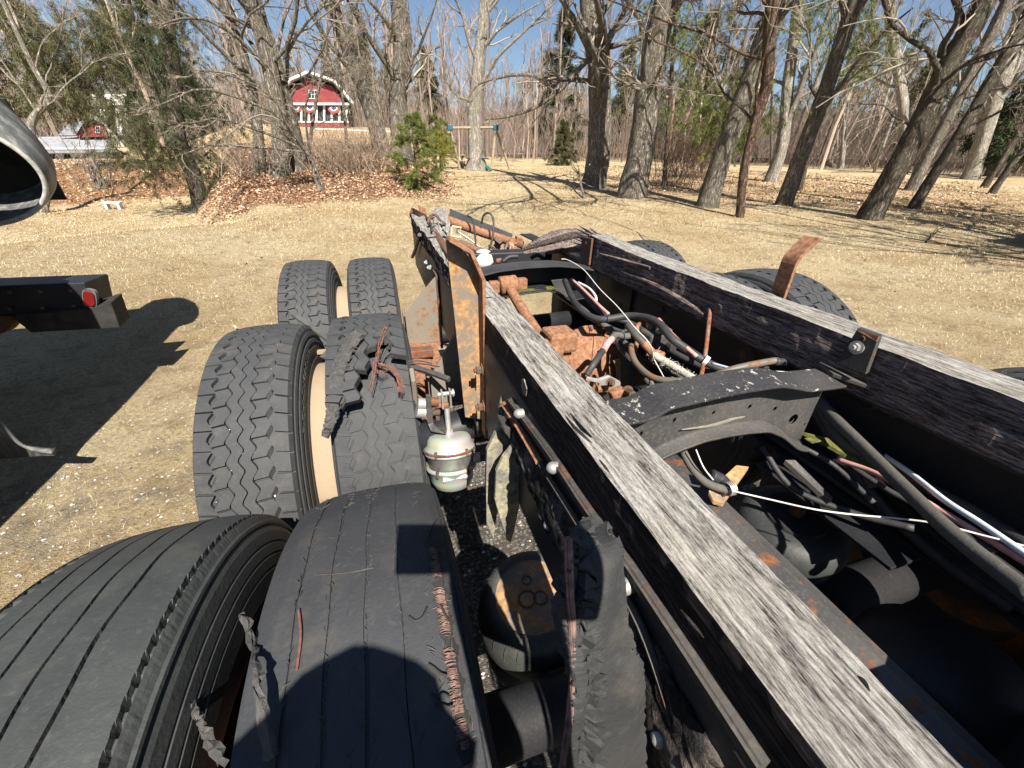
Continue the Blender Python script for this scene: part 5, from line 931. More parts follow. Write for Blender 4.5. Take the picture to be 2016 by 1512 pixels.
def timber(name, ys, x0, x1, z0, z1, seed, jag=.003, mats=(WOOD_TOP, WOOD_DARK), par=TR, zt=None, xo=None):
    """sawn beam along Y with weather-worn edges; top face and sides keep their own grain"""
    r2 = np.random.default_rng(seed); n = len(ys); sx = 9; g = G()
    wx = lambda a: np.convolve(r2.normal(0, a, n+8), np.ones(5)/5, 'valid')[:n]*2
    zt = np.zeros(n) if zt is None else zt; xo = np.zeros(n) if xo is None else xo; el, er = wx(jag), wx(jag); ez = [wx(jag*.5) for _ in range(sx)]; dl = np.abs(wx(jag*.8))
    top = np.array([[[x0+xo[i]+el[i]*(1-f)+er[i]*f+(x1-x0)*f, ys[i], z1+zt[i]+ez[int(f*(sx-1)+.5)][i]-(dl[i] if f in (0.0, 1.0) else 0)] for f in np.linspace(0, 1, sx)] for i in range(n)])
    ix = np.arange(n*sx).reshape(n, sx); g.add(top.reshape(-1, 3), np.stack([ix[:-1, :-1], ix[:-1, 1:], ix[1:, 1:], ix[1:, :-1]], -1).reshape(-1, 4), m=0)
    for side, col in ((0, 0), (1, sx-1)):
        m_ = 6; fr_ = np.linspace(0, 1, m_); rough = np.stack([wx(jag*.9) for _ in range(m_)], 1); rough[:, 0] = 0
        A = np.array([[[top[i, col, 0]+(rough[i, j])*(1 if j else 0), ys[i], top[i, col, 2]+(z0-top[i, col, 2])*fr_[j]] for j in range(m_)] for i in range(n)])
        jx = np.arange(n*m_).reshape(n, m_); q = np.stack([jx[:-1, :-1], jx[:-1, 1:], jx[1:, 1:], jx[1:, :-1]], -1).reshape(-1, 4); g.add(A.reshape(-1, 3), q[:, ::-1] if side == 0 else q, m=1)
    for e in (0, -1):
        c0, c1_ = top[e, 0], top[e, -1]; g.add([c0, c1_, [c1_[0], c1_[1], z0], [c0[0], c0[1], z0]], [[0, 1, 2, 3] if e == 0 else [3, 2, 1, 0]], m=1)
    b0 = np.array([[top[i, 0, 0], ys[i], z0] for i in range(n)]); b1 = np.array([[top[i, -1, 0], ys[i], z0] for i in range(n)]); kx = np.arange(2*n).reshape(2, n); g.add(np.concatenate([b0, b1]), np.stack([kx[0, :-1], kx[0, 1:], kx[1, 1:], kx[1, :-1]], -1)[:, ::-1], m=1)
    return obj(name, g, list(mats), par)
# left timber: near length, then the length beyond the bracket
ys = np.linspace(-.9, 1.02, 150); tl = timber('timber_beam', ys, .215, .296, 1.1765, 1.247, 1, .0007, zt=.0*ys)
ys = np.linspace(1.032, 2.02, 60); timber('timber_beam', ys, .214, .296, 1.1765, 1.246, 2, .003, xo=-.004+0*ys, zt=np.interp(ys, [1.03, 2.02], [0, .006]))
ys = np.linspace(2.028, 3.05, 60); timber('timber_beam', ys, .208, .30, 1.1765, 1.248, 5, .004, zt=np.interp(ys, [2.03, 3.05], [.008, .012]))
# long check (split) and a lifted shake on the left timber
for pts, r_ in (([(1113, 818), (1128, 838), (1148, 858), (1166, 872)], .0024), ([(1180, 905), (1200, 930)], .0015), ([(1340, 1200), (1366, 1232), (1385, 1255)], .0012), ([(1688, 1330), (1700, 1342), (1712, 1362)], .0016)):
    g = G(); C_ = curve(np.array([PZ(x, y, 1.2472) for x, y in pts]), 6); s = np.linspace(0, math.pi, len(C_)); g.tube(C_, r_*np.sin(s)*.95+.0004, 6); c_ = obj('check', g, WOOD_DARK, tl)
A = np.array([[PZ(1122, 812, 1.249), PZ(1133, 822, 1.252), PZ(1137, 822, 1.249)], [PZ(1140, 835, 1.249), PZ(1150, 842, 1.256), PZ(1156, 842, 1.250)], [PZ(1158, 856, 1.248), PZ(1165, 858, 1.252), PZ(1170, 860, 1.248)]]); g = G(); g.sheet(A, -.003); obj('lifted_splinter', g, WOOD_TOP, tl)
A = np.array([[PX(1027, 745, .2135), PX(1031, 746, .2125)], [PX(1026, 760, .2125), PX(1036, 765, .209)], [PX(1030, 776, .2135), PX(1035, 780, .212)]]); g = G(); g.sheet(A, -.002); obj('lifted_splinter', g, WOOD_TOP, tl)
# right timber with its splintered end
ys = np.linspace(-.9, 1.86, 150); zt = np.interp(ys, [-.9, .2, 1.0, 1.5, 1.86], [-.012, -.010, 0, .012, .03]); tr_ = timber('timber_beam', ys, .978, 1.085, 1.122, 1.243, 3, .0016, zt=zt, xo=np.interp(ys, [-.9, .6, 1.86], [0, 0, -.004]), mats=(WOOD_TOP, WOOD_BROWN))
for i in range(26):
    x0 = rng.uniform(.978, 1.075); z0 = rng.uniform(1.19, 1.275); L_ = rng.uniform(.06, .22); g = G(); a_ = np.array([x0, 1.84, z0]); b_ = a_+[rng.normal(-.01, .012), L_, rng.normal(.012, .012)]; wv = rng.uniform(.004, .012); hv = rng.uniform(.003, .008)
    g.hexa(np.array([a_+[-wv, 0, -hv], a_+[wv, 0, -hv], a_+[wv, 0, hv], a_+[-wv, 0, hv]]), np.array([b_+[-.001, 0, -.001], b_+[.001, 0, -.001], b_+[.001, 0, .001], b_+[-.001, 0, .001]])); obj('splinter', g, WOOD_BROWN if i % 2 else WOOD_TOP, tr_)
# broken length hanging down past the splintered end, and the delaminated strip below
def rough_beam(name, C_, wd, ht, mat, par, seed, jag=.006, taper=None):
    r2 = np.random.default_rng(seed); n = len(C_); k = 14; th = np.linspace(0, 2*math.pi, k, endpoint=False); d = np.gradient(C_, axis=0); s = np.cross(d, [0, 0, 1]); s /= np.linalg.norm(s, axis=1, keepdims=True); u = np.cross(s, d); u /= np.linalg.norm(u, axis=1, keepdims=True)
    tp = np.ones(n) if taper is None else np.interp(np.linspace(0, 1, n), np.linspace(0, 1, len(taper)), taper); rad = 1+.18*np.sin(th*3+1)[None]+.14*np.sin(th*5)[None]+r2.normal(0, jag*12, (1, k))+r2.normal(0, jag*5, (n, k))
    cx_ = np.sign(np.cos(th))*np.abs(np.cos(th))**.6; sy_ = np.sign(np.sin(th))*np.abs(np.sin(th))**.6
    V = C_[:, None]+(rad*tp[:, None]*cx_*wd/2)[..., None]*s[:, None]+(rad*tp[:, None]*sy_*ht/2)[..., None]*u[:, None]; ix = np.arange(n*k).reshape(n, k); jn = np.roll(ix, -1, axis=1); g = G(); g.add(V.reshape(-1, 3), np.stack([ix[:-1], jn[:-1], jn[1:], ix[1:]], -1).reshape(-1, 4)); c0 = V[0].mean(0); c1_ = V[-1].mean(0); g.add(np.concatenate([V[0], [c0]]), T=[[(j+1) % k, j, k] for j in range(k)]); g.add(np.concatenate([V[-1], [c1_]]), T=[[j, (j+1) % k, k] for j in range(k)]); return obj(name, g, mat, par)
rough_beam('broken_timber', curve([PZ(1150, 462, 1.225), PZ(1110, 466, 1.215), PZ(1070, 478, 1.19), PZ(1030, 492, 1.15)], 10), .085, .075, WOOD_BROWN, TR, 4, taper=[.9, 1.15, .95, .45])
rough_beam('broken_timber', curve([PX(1170, 490, 1.0), PX(1120, 492, 1.0), PX(1060, 500, .98)], 8), .05, .03, WOOD_BROWN, TR, 6, taper=[1, .9, .5])
rough_beam('split_strip', curve([PX(1192, 521, .966), PX(1240, 545, .966), PX(1300, 572, .967), PX(1360, 607, .968), PX(1385, 622, .97)], 8), .022, .038, WOOD_BROWN, tr_, 8, .008, [.35, .9, 1, .8, .3])
rough_beam('split_strip', curve([PX(1180, 500, .97), PX(1225, 515, .97), PX(1280, 528, .972)], 8), .02, .022, WOOD_BROWN, tr_, 9, .008, [.4, 1, .5])
# ------------------------------------------------------------------ hardware on the left rail
def bolt(p, ax_, r=.012, h=.012, mat=RUSTDK, par=TR, washer=True):
    g = G(); ax_ = nrm(ax_); p = np.array(p)
    if washer: g.cyl(p, p+ax_*.003, r*1.5, sides=16)
    g.tube([p+ax_*.003, p+ax_*(.003+h)], r, 6); g.cyl(p+ax_*(.003+h), p+ax_*(.009+h), r*.55, sides=10); return obj('bolt', g, mat, par)
# upright bracket: plate facing the camera plus a flange bolted to the rail
g = G(); Yp = .94; P = [PY(878, 470, Yp), PY(915, 495, Yp), PY(948, 545, Yp), PY(958, 700, Yp), PY(962, 828, Yp), PY(916, 822, Yp)]; g.prism(P[::-1], [0, .010, 0]); br = obj('upright_bracket', g, RUSTPLATE, TR, bevel=.002)
fl_ = np.array([[P[0][0], P[0][2]], [P[1][0]+.004, P[1][2]+.002], [.2095, P[2][2]], [.2095, P[3][2]], [.2095, P[4][2]-.03]]); fr0 = [np.array([x, Yp-.001, z]) for x, z in fl_]
A = np.array([[p, p+[0, -.042, 0]] for p in fr0]); A = np.stack([np.concatenate([np.linspace(A[i, j], A[i+1, j], 6, endpoint=False) for i in range(4)]+[A[4:5, j]]) for j in (0, 1)], 1); g = G(); g.sheet(A, -.009); obj('bracket_flange', g, RUST, br, bevel=.0015)
for (x, y) in ((949, 728), (952, 800)): bolt(PX(x, y, .1995), (-1, 0, 0), .011, .012, RUSTDK, br)
# gusset castings of the spring hangers, each with a bolted flange
def hanger(Yh, x_out, z0, z1, zt):
    hg = G(); xr = .209
    hg.prism(np.array([[xr, Yh, z1+.03], [xr-.028, Yh, z1+.005], [x_out, Yh, zt], [x_out, Yh, z0], [xr, Yh, z0]]), [0, .012, 0]); h_ = obj('spring_hanger', hg, HANGER, TR, bevel=.003)
    g = G(); g.box((xr-.006, Yh+.045, (z0+z1)/2), (.011, .11, z1-z0+.06)); obj('hanger_flange', g, RUSTDK, h_, bevel=.003)
    g = G(); g.box(((x_out+xr)/2, Yh+.05, z0-.006), (xr-x_out, .12, .012)); obj('hanger_foot', g, RUST, h_, bevel=.002); g = G(); g.box((x_out+.006, Yh+.05, (zt+z0)/2-.06), (.012, .10, zt-z0+.12)); obj('hanger_cheek', g, HANGER, h_, bevel=.003)
    for j in range(4): bolt((xr-.011, Yh+.02, z0+.05+(z1-z0-.06)*j/3), (-1, 0, 0), .011, .010, RUSTDK, h_)
hanger(1.18, .085, .84, 1.08, .93); hanger(1.72, .045, .84, 1.12, .98)
for (x, y) in ((843, 517), (849, 527), (853, 563), (859, 572), (852, 583), (854, 612)): bolt(PX(x, y, .209), (-1, 0, 0), .012, .012, GALV)
rough_beam('spring_seat', np.array([[.10, 1.32, .80], [.10, 1.48, .80], [.10, 1.70, .80], [.10, 1.95, .79]]), .13, .10, RUST, TR, 31, .004)
g = G(); g.box((.10, 1.42, .70), (.10, .20, .16)); obj('axle_clamp', g, RUST, TR, bevel=.012); g = G(); g.box((.09, 1.56, .87), (.11, .05, .035)); obj('clamp_bar', g, RUSTDK, TR, bevel=.005)
g = G(); g.box((.035, 1.14, .80), (.014, .06, .44), np.array([[1, 0, 0], [0, .97, -.25], [0, .25, .97]])); obj('hanger_link', g, HANGER, TR, bevel=.004)
g = G(); g.cyl((.02, 1.86, .80), (.075, 1.86, .80), .035); obj('pin', g, GALV, TR, bevel=.004); g = G(); g.cyl((.01, 1.20, .74), (.07, 1.20, .74), .030); obj('pin', g, GALV, TR, bevel=.004)
g = G(); g.tube([PY(800, 425, 3.0)]*1+[PY(806, 505, 2.9)], .012, 6); g = G(); g.tube(curve([PX(826, 462, .19), PX(818, 490, .19), PX(812, 506, .18)], 5), .010, 6); obj('bent_bolt', g, STEEL, TR)
# slack adjuster, clevis and brake chamber
ch0, ch1 = PY(884, 858, .98), PY(893, 975, .92); ax_ = nrm(ch1-ch0); L_ = np.linalg.norm(ch1-ch0); g = G(); Rr_ = .062
g.lathe([(-.008, .0), (-.007, .040), (-.003, .056), (.006, .064), (.018, .067), (.026, .069), (.031, .076), (.037, .076), (.0395, .069)], ch0, ax_, 40); cb = obj('brake_chamber', g, ZINC, TR, smooth=True)
g = G(); g.lathe([(0.0392, 0.0), (0.0392, 0.0717), (0.042, 0.0773), (0.0476, 0.0773), (0.0504, 0.0694), (0.0896, 0.0661), (0.0924, 0.0)], ch0, ax_, 40); obj('chamber_body', g, GALV, cb, smooth=True)
g = G(); g.lathe([(0.0882, 0.0672), (0.091, 0.075), (0.098, 0.075), (0.1022, 0.0672), (0.133, 0.0638), (0.1554, 0.0538), (0.1666, 0.0336), (0.1687, 0.0)], ch0, ax_, 40); obj('spring_housing', g, ZINC, cb, smooth=True)
u_ = nrm(np.cross(ax_, [0, 1, 0])); v_ = np.cross(u_, ax_)
for zz in (.036, .094):
    for a_ in np.linspace(.3, 6.5, 6): p0 = ch0+ax_*zz+(math.cos(a_)*u_+math.sin(a_)*v_)*.076; g = G(); g.tube([p0-ax_*.010, p0+ax_*.010], .0045, 6); obj('clamp_bolt', g, RUSTDK, cb)
g = G(); th = np.linspace(0, 2*math.pi, 40); g.tube(ch0+ax_*.036+np.outer(np.cos(th), u_)*.0765+np.outer(np.sin(th), v_)*.0765, .004, 6, cap=False); obj('clamp_band', g, RUSTDK, cb) 
for (off, zz) in ((.050, .094), (-.02, .094)):
    p0 = ch0+ax_*zz+np.array([off*.6, -.060, 0]); g = G(); g.cyl(p0-np.array([.022, 0, 0]), p0+np.array([.022, 0, 0]), .009, sides=10); obj('casting_boss', g, GALV, cb)
g = G(); p0 = ch0+ax_*.067+np.array([.064, -.02, 0]); g.tube([p0, p0+[.022, -.004, 0]], .017, 6); obj('hex_plug', g, GALV, cb)
g = G(); p0 = ch0+ax_*.069+np.array([.074, 0, 0]); g.cyl(p0, p0+[.07, .01, -.005], .012); obj('air_fitting', g, RUSTDK, cb)
g = G(); g.cyl(ch0, ch0-ax_*.085, .008, sides=12); g.cyl(ch0-ax_*.0, ch0-ax_*.022, .014, sides=8); obj('push_rod', g, GALV, cb)
cl = ch0-ax_*.085; 
for sx in (-.012, .012): g = G(); g.box(cl-ax_*.03+[sx, 0, 0], (.006, .022, .06)); obj('clevis', g, GALV, cb, bevel=.002)
g = G(); g.cyl(cl-ax_*.045-[.024, 0, 0], cl-ax_*.045+[.024, 0, 0], .007); g.cyl(cl-ax_*.045+[.018, 0, 0], cl-ax_*.045+[.024, 0, 0], .012); obj('clevis_pin', g, GALV, cb)
g = G(); g.sheet(np.array([[PY(838, 775, 1.02), PY(848, 775, 1.02)], [PY(838, 800, 1.02), PY(849, 800, 1.02)], [PY(842, 835, 1.01), PY(853, 832, 1.01)], [PY(850, 850, .99), PY(862, 842, .99)], [PY(880, 852, .97), PY(880, 842, .97)]]), .010); obj('slack_adjuster', g, STEEL_DUST, TR, bevel=.002)
for (x0, y0, x1, y1, r_) in ((822, 795, 838, 796, .018), (820, 808, 838, 810, .022), (845, 790, 862, 792, .014), (850, 812, 866, 812, .010)): g = G(); g.cyl(PY(x0, y0, 1.03), PY(x1, y1, 1.03), r_); obj('adjuster_boss', g, GALV if r_ > .015 else RUSTDK, TR, bevel=.002)
for i in range(7): g = G(); p0 = PY(846+rng.uniform(-6, 16), 790+i*8, 1.03); g.box(p0, (.012, .014, .016)); obj('adjuster_nut', g, RUSTDK, TR, bevel=.002)
# dark cross tube and bits behind the chamber
g = G(); g.cyl((-.02, 1.02, .80), (.33, 1.06, .86), .052, sides=28); obj('cam_tube', g, STEEL_IN, TR, smooth=True)
g = G(); g.cyl((.20, 1.0, .865), (.222, 1.0, .868), .045, sides=24); obj('tube_collar', g, STEEL, TR, bevel=.003)
# lichen-covered hanger plates
def plate(name, px, Yv, t, mat, dy=0.0, par=TR, bev=.003): P = np.array([PY(x, y, Yv) for x, y in px]); g = G(); g.prism(P[::-1], [0, t, dy]); return obj(name, g, mat, par, bevel=bev)
plate('hanger_plate', [(990, 838), (1004, 850), (1020, 866), (1010, 880), (990, 905), (984, 935), (980, 1000), (972, 1062), (958, 1030), (957, 935), (959, 888), (975, 855)], .66, .012, MOSS)
plate('hanger_plate', [(1010, 878), (1024, 874), (1031, 885), (1030, 925), (1024, 990), (1014, 1040), (1006, 1070), (998, 1064), (984, 1020), (974, 985), (977, 930), (990, 902)], .60, .012, MOSS)
plate('hanger_web', [(990, 838), (1004, 842), (1022, 855), (1031, 876), (1022, 880), (1006, 868), (992, 850)], .615, .045, STEEL)
plate('hanger_tip', [(988, 782), (995, 788), (1006, 812), (1012, 838), (990, 836), (981, 838), (981, 815)], .73, .012, MOSS)
rough_beam('hanger_edge', curve([PX(990, 795, .205), PX(1008, 822, .203), PX(1026, 850, .203), PX(1062, 912, .203)], 8), .012, .010, RUST, TR, 21, .004)
RAILEDGE = m_steel('scuffed_black_edge', (.035, .033, .032), .34, .5, ((.07, .035, .022), (.19, .10, .06)), .7)
# crusted side plate along the rail and domed bolt heads
pa = curve([PX(1002, 815, .207), PX(1040, 880, .207), PX(1085, 950, .207), PX(1150, 1055, .207), PX(1262, 1230, .207), PX(1420, 1512, .207)], 8); pb = curve([PX(1000, 860, .200), PX(1030, 930, .196), PX(1060, 1010, .194), PX(1110, 1110, .194), PX(1200, 1290, .194), PX(1300, 1530, .194)], 8)
n_ = len(pa); A = np.array([[pa[i]*(1-f)+pb[i]*f+np.array([-.006*math.sin(f*math.pi)+rng.normal(0, .0025), 0, rng.normal(0, .0015)]) for f in np.linspace(0, 1, 12)] for i in range(n_)]); g = G(); g.sheet(A, .008); obj('side_plate', g, CRUST, TR, smooth=True)
rough_beam('flange_edge', curve([PX(1005, 790, .208), PX(1050, 850, .208), PX(1100, 920, .208), PX(1160, 1010, .208), PX(1240, 1120, .208), PX(1400, 1360, .208), PX(1500, 1512, .208)], 10), .012, .016, RAILEDGE, TR, 22, .003)
rough_beam('lower_bead', curve([PX(1060, 910, .203), PX(1120, 1005, .203), PX(1160, 1070, .203), PX(1260, 1235, .203), (.203, .02, 1.06), (.203, -.3, 1.06)], 10), .008, .010, RAILEDGE, TR, 23, .003)
for (x, y) in ((1018, 815), (1084, 922), (1078, 1034), (1225, 1155), (1295, 1455)):
    p0 = PX(x, y, .196); g = G(); g.lathe([(-.012, .0085), (-.003, .0095), (.0, .009), (.004, .0065), (.0062, .003), (.0066, .0)], p0, (-1, 0, 0), 18); obj('bolt_head', g, GALV, TR, smooth=True)
# air spring, left, with a rusty embossed top plate
ab = np.array([.245, .56, .60]); g = G(); ax2 = nrm((-.12, -.10, 1)); g.lathe([(-.30, .05), (-.28, .105), (-.24, .135), (-.20, .14), (-.15, .130), (-.135, .118), (-.12, .130), (-.07, .142), (-.02, .140), (.03, .122), (.045, .10), (.04, .09)], ab, ax2, 56); asp = obj('air_spring', g, RUB_SIDE, TR, smooth=True)
g = G(); g.lathe([(.030, .104), (.040, .103), (.043, .097), (.036, .090), (.036, .0)], ab, ax2, 56); obj('top_plate', g, RUSTPLATE, asp, smooth=False)
for (dx, dy, rr_) in ((-.018, -.012, .016), (.014, -.004, .020), (.0, .04, .011)):
    u2 = nrm(np.cross(ax2, (0, 1, 0))); v2 = np.cross(u2, ax2); th = np.linspace(0, 2*math.pi, 25); C_ = ab+ax2*.0375+u2*dx+v2*dy+np.outer(np.cos(th), u2)*rr_+np.outer(np.sin(th), v2)*rr_; g = G(); g.tube(C_, .0022, 5, cap=False); obj('embossed_ring', g, RUSTDK, asp)
g = G()
for a_ in np.linspace(0, 2*math.pi, 26, endpoint=False): C_ = np.array([ab+ax2*t+(math.cos(a_)*nrm(np.cross(ax2, (0, 1, 0)))+math.sin(a_)*np.cross(nrm(np.cross(ax2, (0, 1, 0))), ax2))*(r_+.0004) for t, r_ in ((-.02, .140), (.01, .134), (.03, .122), (.044, .101))]); g.tube(C_, .0007, 3)
kind(obj('mould_line', g, HOSE_DUST, asp), 'stuff')
# twisted torn rubber flap in front of the rail
rowz = [(1035, 1140, 1205, .19), (1075, 1112, 1212, .16), (1130, 1100, 1218, .15), (1200, 1092, 1228, .145), (1260, 1106, 1240, .14), (1310, 1116, 1252, .135), (1370, 1110, 1258, .13), (1440, 1104, 1264, .125), (1530, 1092, 1270, .12)]
A = np.array([[PY(xa+(xb-xa)*f, y+3*math.sin(f*5), Yv)+np.array([0, -.006*math.sin(f*math.pi*.9+.3)-.003*math.sin(f*7+y*.02), 0]) for f in np.linspace(0, 1, 16)] for y, xa, xb, Yv in rowz]); A2 = np.stack([curve(A[:, j], 14) for j in range(16)], 1)
for e_, sg in ((0, 1), (15, -1)):
    rg = np.convolve(rng.normal(0, .006, len(A2)+4), np.ones(3)/3, 'valid')[:len(A2)]+rng.normal(0, .0014, len(A2)); A2[:, e_, 0] += sg*np.abs(rg)
A2[:, 3:7] += rng.normal(0, .0016, A2[:, 3:7].shape); A2[:, 3:6, 1] += .005; g = G(); g.sheet(A2, .007); fp = obj('torn_rubber_flap', g, m_rubber('black_torn_mudflap', (.026, .027, .028), (.062, .062, .063), .8, .3, .5), TR, smooth=False)
g = G(); CR = A2[4:-2, 4]+[0, -.003, 0]; g.tube(CR+rng.normal(0, .0012, CR.shape), .0022, 5); obj('split', g, DARKIN, fp)
rough_beam('flap_cord_edge', curve([PY(1118, 1060, .155), PY(1122, 1180, .14), PY(1128, 1300, .13), PY(1120, 1420, .12), PY(1104, 1530, .11)], 8), .0045, .0045, CORD, TR, 24, .010)
0 and rough_beam('rubber_lump', curve([PY(1168, 1032, .21), PY(1184, 1060, .195), PY(1190, 1110, .19)], 6), .032, .03, RUB_TORN, TR, 25, .01, [.6, 1.1, .7])
# ------------------------------------------------------------------ crossmembers
def crossmember(name, fpx, lpx, Yf, Yw, mat, lipmat, holes, x0, x1, t=.006):
    F_ = np.array([PY(x, y, Yf) for x, y in fpx]); L_ = np.array([PY(x, y, Yf+.01) for x, y in lpx]); xs = np.linspace(x0, x1, 200)
    zt = np.interp(xs, F_[:, 0], F_[:, 2]); zb = np.interp(xs, L_[:, 0], L_[:, 2]); sm_ = np.ones(9)/9; zt = np.convolve(np.pad(zt, 4, 'edge'), sm_, 'valid'); zb = np.convolve(np.pad(zb, 4, 'edge'), sm_, 'valid'); zb = np.minimum(zb, zt-.03)
    g = G(); dy = np.linspace(Yf, Yw+(.012 if Yw > 1 else .034), 6); A = np.array([[[x, y, z-.0025*math.cos((y-Yf)/.068*3)] for y in dy] for x, z in zip(xs, zt)]); g.sheet(A, t); cm = obj(name, g, mat, TR, bevel=.0015)
    g = G(); k = 46; fz = np.linspace(0, 1, k); Wb = np.array([[[x, Yw, (a-.001)*(1-f)+(b+.012)*f] for f in fz] for x, a, b in zip(xs, zt, zb)]); ok = np.ones((199, k-1), bool)
    for (hx, hz, hr) in holes:
        d = np.hypot(Wb[:, :, 0]-hx, Wb[:, :, 2]-hz); near = np.abs(d-hr) < .0032; s_ = np.where(near, hr/np.maximum(d, 1e-6), 1.0); Wb[:, :, 0] = hx+(Wb[:, :, 0]-hx)*s_; Wb[:, :, 2] = hz+(Wb[:, :, 2]-hz)*s_; c_ = (Wb[:-1, :-1]+Wb[1:, 1:])/2; ok &= np.hypot(c_[:, :, 0]-hx, c_[:, :, 2]-hz) > hr*.98
    ix = np.arange(200*k).reshape(200, k); q = np.stack([ix[:-1, :-1], ix[:-1, 1:], ix[1:, 1:], ix[1:, :-1]], -1); q = q[ok]; o = 200*k; g.add(np.concatenate([Wb.reshape(-1, 3), (Wb+[0, .006, 0]).reshape(-1, 3)]), np.concatenate([q, q[:, ::-1]+o])); obj('web', g, lipmat, cm, smooth=True)
    g = G(); A = np.array([[[x, Yw-(Yw-Yf-.012)*math.sin(a_*math.pi/2), z+.012*(1-math.sin(a_*math.pi/2))**1.5] for a_ in np.linspace(0, 1, 8)] for x, z in zip(xs, zb)]); g.sheet(A, t); obj('lower_flange', g, lipmat, cm, smooth=True, bevel=0)
    return cm
FX = [(1200, 850), (1243, 835), (1285, 828), (1323, 805), (1360, 797), (1427, 781), (1480, 771), (1542, 762), (1570, 766), (1594, 771), (1630, 767), (1670, 762)]; LX = [(1180, 1010), (1240, 955), (1280, 922), (1306, 903), (1337, 889), (1392, 868), (1440, 858), (1479, 852), (1521, 849), (1549, 861), (1577, 885), (1601, 890), (1630, 884)]
hl = [(*PY(x, y, .520)[[0, 2]], r) for x, y, r in ((1562, 825, .0125), (1327, 827, .0045), (1405, 812, .0035), (1476, 800, .0045), (1526, 804, .0045), (1262, 853, .004), (1584, 835, .003))]
cm1 = crossmember('crossmember', FX, LX, .48, .520, STEEL_SPOT, STEEL_DUST, hl, .305, .885)
rough_beam('dirt_ridge', curve([PY(1342, 846, .512), PY(1400, 838, .512), PY(1440, 826, .512), PY(1466, 820, .514)], 6), .006, .0035, m_plain('caked_dirt', (.15, .135, .11), (.26, .24, .20), .95, 60, .8), cm1, 41, .01, [.4, 1, 1, .4])
FX2 = [(930, 548), (945, 545), (985, 535), (1040, 528), (1100, 525), (1140, 528), (1175, 534)]; LX2 = [(930, 620), (1000, 585), (1030, 578), (1080, 572), (1110, 580), (1122, 592), (1160, 585)]
cm2 = crossmember('crossmember', FX2, LX2, 1.74, 1.86, STEEL, STEEL_IN, [(*PY(1122, 560, 1.86)[[0, 2]], .028)], .30, .985)
plate('crossmember_gusset', [(1085, 552), (1118, 548), (1122, 590), (1100, 584)], 1.80, .008, STEEL_DUST); rough_beam('mossy_ledge', curve([PY(1000, 576, 1.80), PY(1040, 571, 1.80), PY(1090, 567, 1.80)], 5), .05, .012, GREENMOSS, TR, 43, .003)
cm3 = G(); cm3.box((.65, 2.45, 1.02), (.74, .10, .16)); obj('rear_crossmember', cm3, STEEL_IN, TR, bevel=.01)
# torque rod and axle housing in rust
tr0, tr1 = PY(1000, 562, 1.62), PY(1080, 690, 1.14); g = G(); g.tube(curve([tr0, tr0*.6+tr1*.4+[0, 0, -.004], tr1], 6), .021, 16); tq = obj('torque_rod', g, RUST, TR, smooth=True)
for c_, ax3 in ((tr0, (1, 0, .05)), (tr1, (1, .1, 0))):
    ax3 = nrm(ax3); g = G(); g.lathe([(-.038, .0), (-.038, .036), (-.034, .041), (.034, .041), (.038, .036), (.038, .0)], c_, ax3, 24); obj('rod_eye', g, RUST, tq, smooth=True)
    for sg in (-1, 1): g = G(); g.box(c_+ax3*.062*sg, (.044, .036, .05)); obj('rod_end_block', g, RUST, tq, bevel=.006)
dc = PZ(1165, 705, .90); g = G(); ad = nrm((.16, -.92, .36)); g.lathe([(-.16, .0), (-.16, .10), (-.10, .135), (-.02, .14), (.0, .150), (.02, .150), (.03, .120), (.07, .105), (.075, .0)], dc+np.array([0, .02, -.03]), ad, 40); df = obj('axle_housing', g, RUST, TR, smooth=True)
for a_ in np.linspace(0, 2*math.pi, 12, endpoint=False):
    u3 = nrm(np.cross(ad, (1, 0, 0))); v3 = np.cross(ad, u3); bolt(dc+np.array([0, .02, -.03])+ad*.02+(math.cos(a_)*u3+math.sin(a_)*v3)*.135, ad, .009, .008, RUSTDK, df)
g = G(); g.box(PY(1100, 668, 1.16), (.10, .10, .07)); obj('rod_bracket', g, RUST, df, bevel=.012); g = G(); g.box(PY(1125, 672, 1.16), (.035, .04, .05)); obj('rod_bracket', g, RUST, df, bevel=.008)
plate('seal_plate', [(1178, 748), (1200, 740), (1222, 752), (1226, 770), (1205, 778), (1180, 765)], .96, .012, GALV, par=df)
plate('input_flange', [(1205, 778), (1228, 766), (1250, 778), (1264, 800), (1245, 815), (1210, 803)], .90, .03, RUST, par=df, bev=.006)
for (x, y, r_, l_) in ((1235, 772, .014, .045), (1243, 783, .012, .03), (1216, 792, .016, .03), (1202, 753, .009, .012)): p0 = PY(x, y, .90); bolt(p0, (-.2, -.9, .3), r_, l_, RUSTDK, df)
g = G(); g.tube([PY(1175, 766, .93), PY(1207, 764, .93)], .011, 8); obj('rust_pin', g, RUST, df)
g = G(); g.tube(curve([PY(1148, 735, .98), PY(1152, 755, .97), PY(1165, 775, .96), PY(1185, 792, .94)], 6), .007, 7); obj('bent_bracket', g, RUST, df); g = G(); g.tube([PY(1153, 745, .96), PY(1182, 751, .95)], .007, 6); obj('bracket_tab', g, GALV, df)
g = G(); g.sheet(np.array([[PY(1206, 710, 1.2), PY(1218, 706, 1.2)], [PY(1212, 725, 1.2), PY(1219, 720, 1.2)], [PY(1214, 752, 1.2), PY(1220, 748, 1.2)]]), .01); obj('tall_tab', g, RUSTPLATE, df)
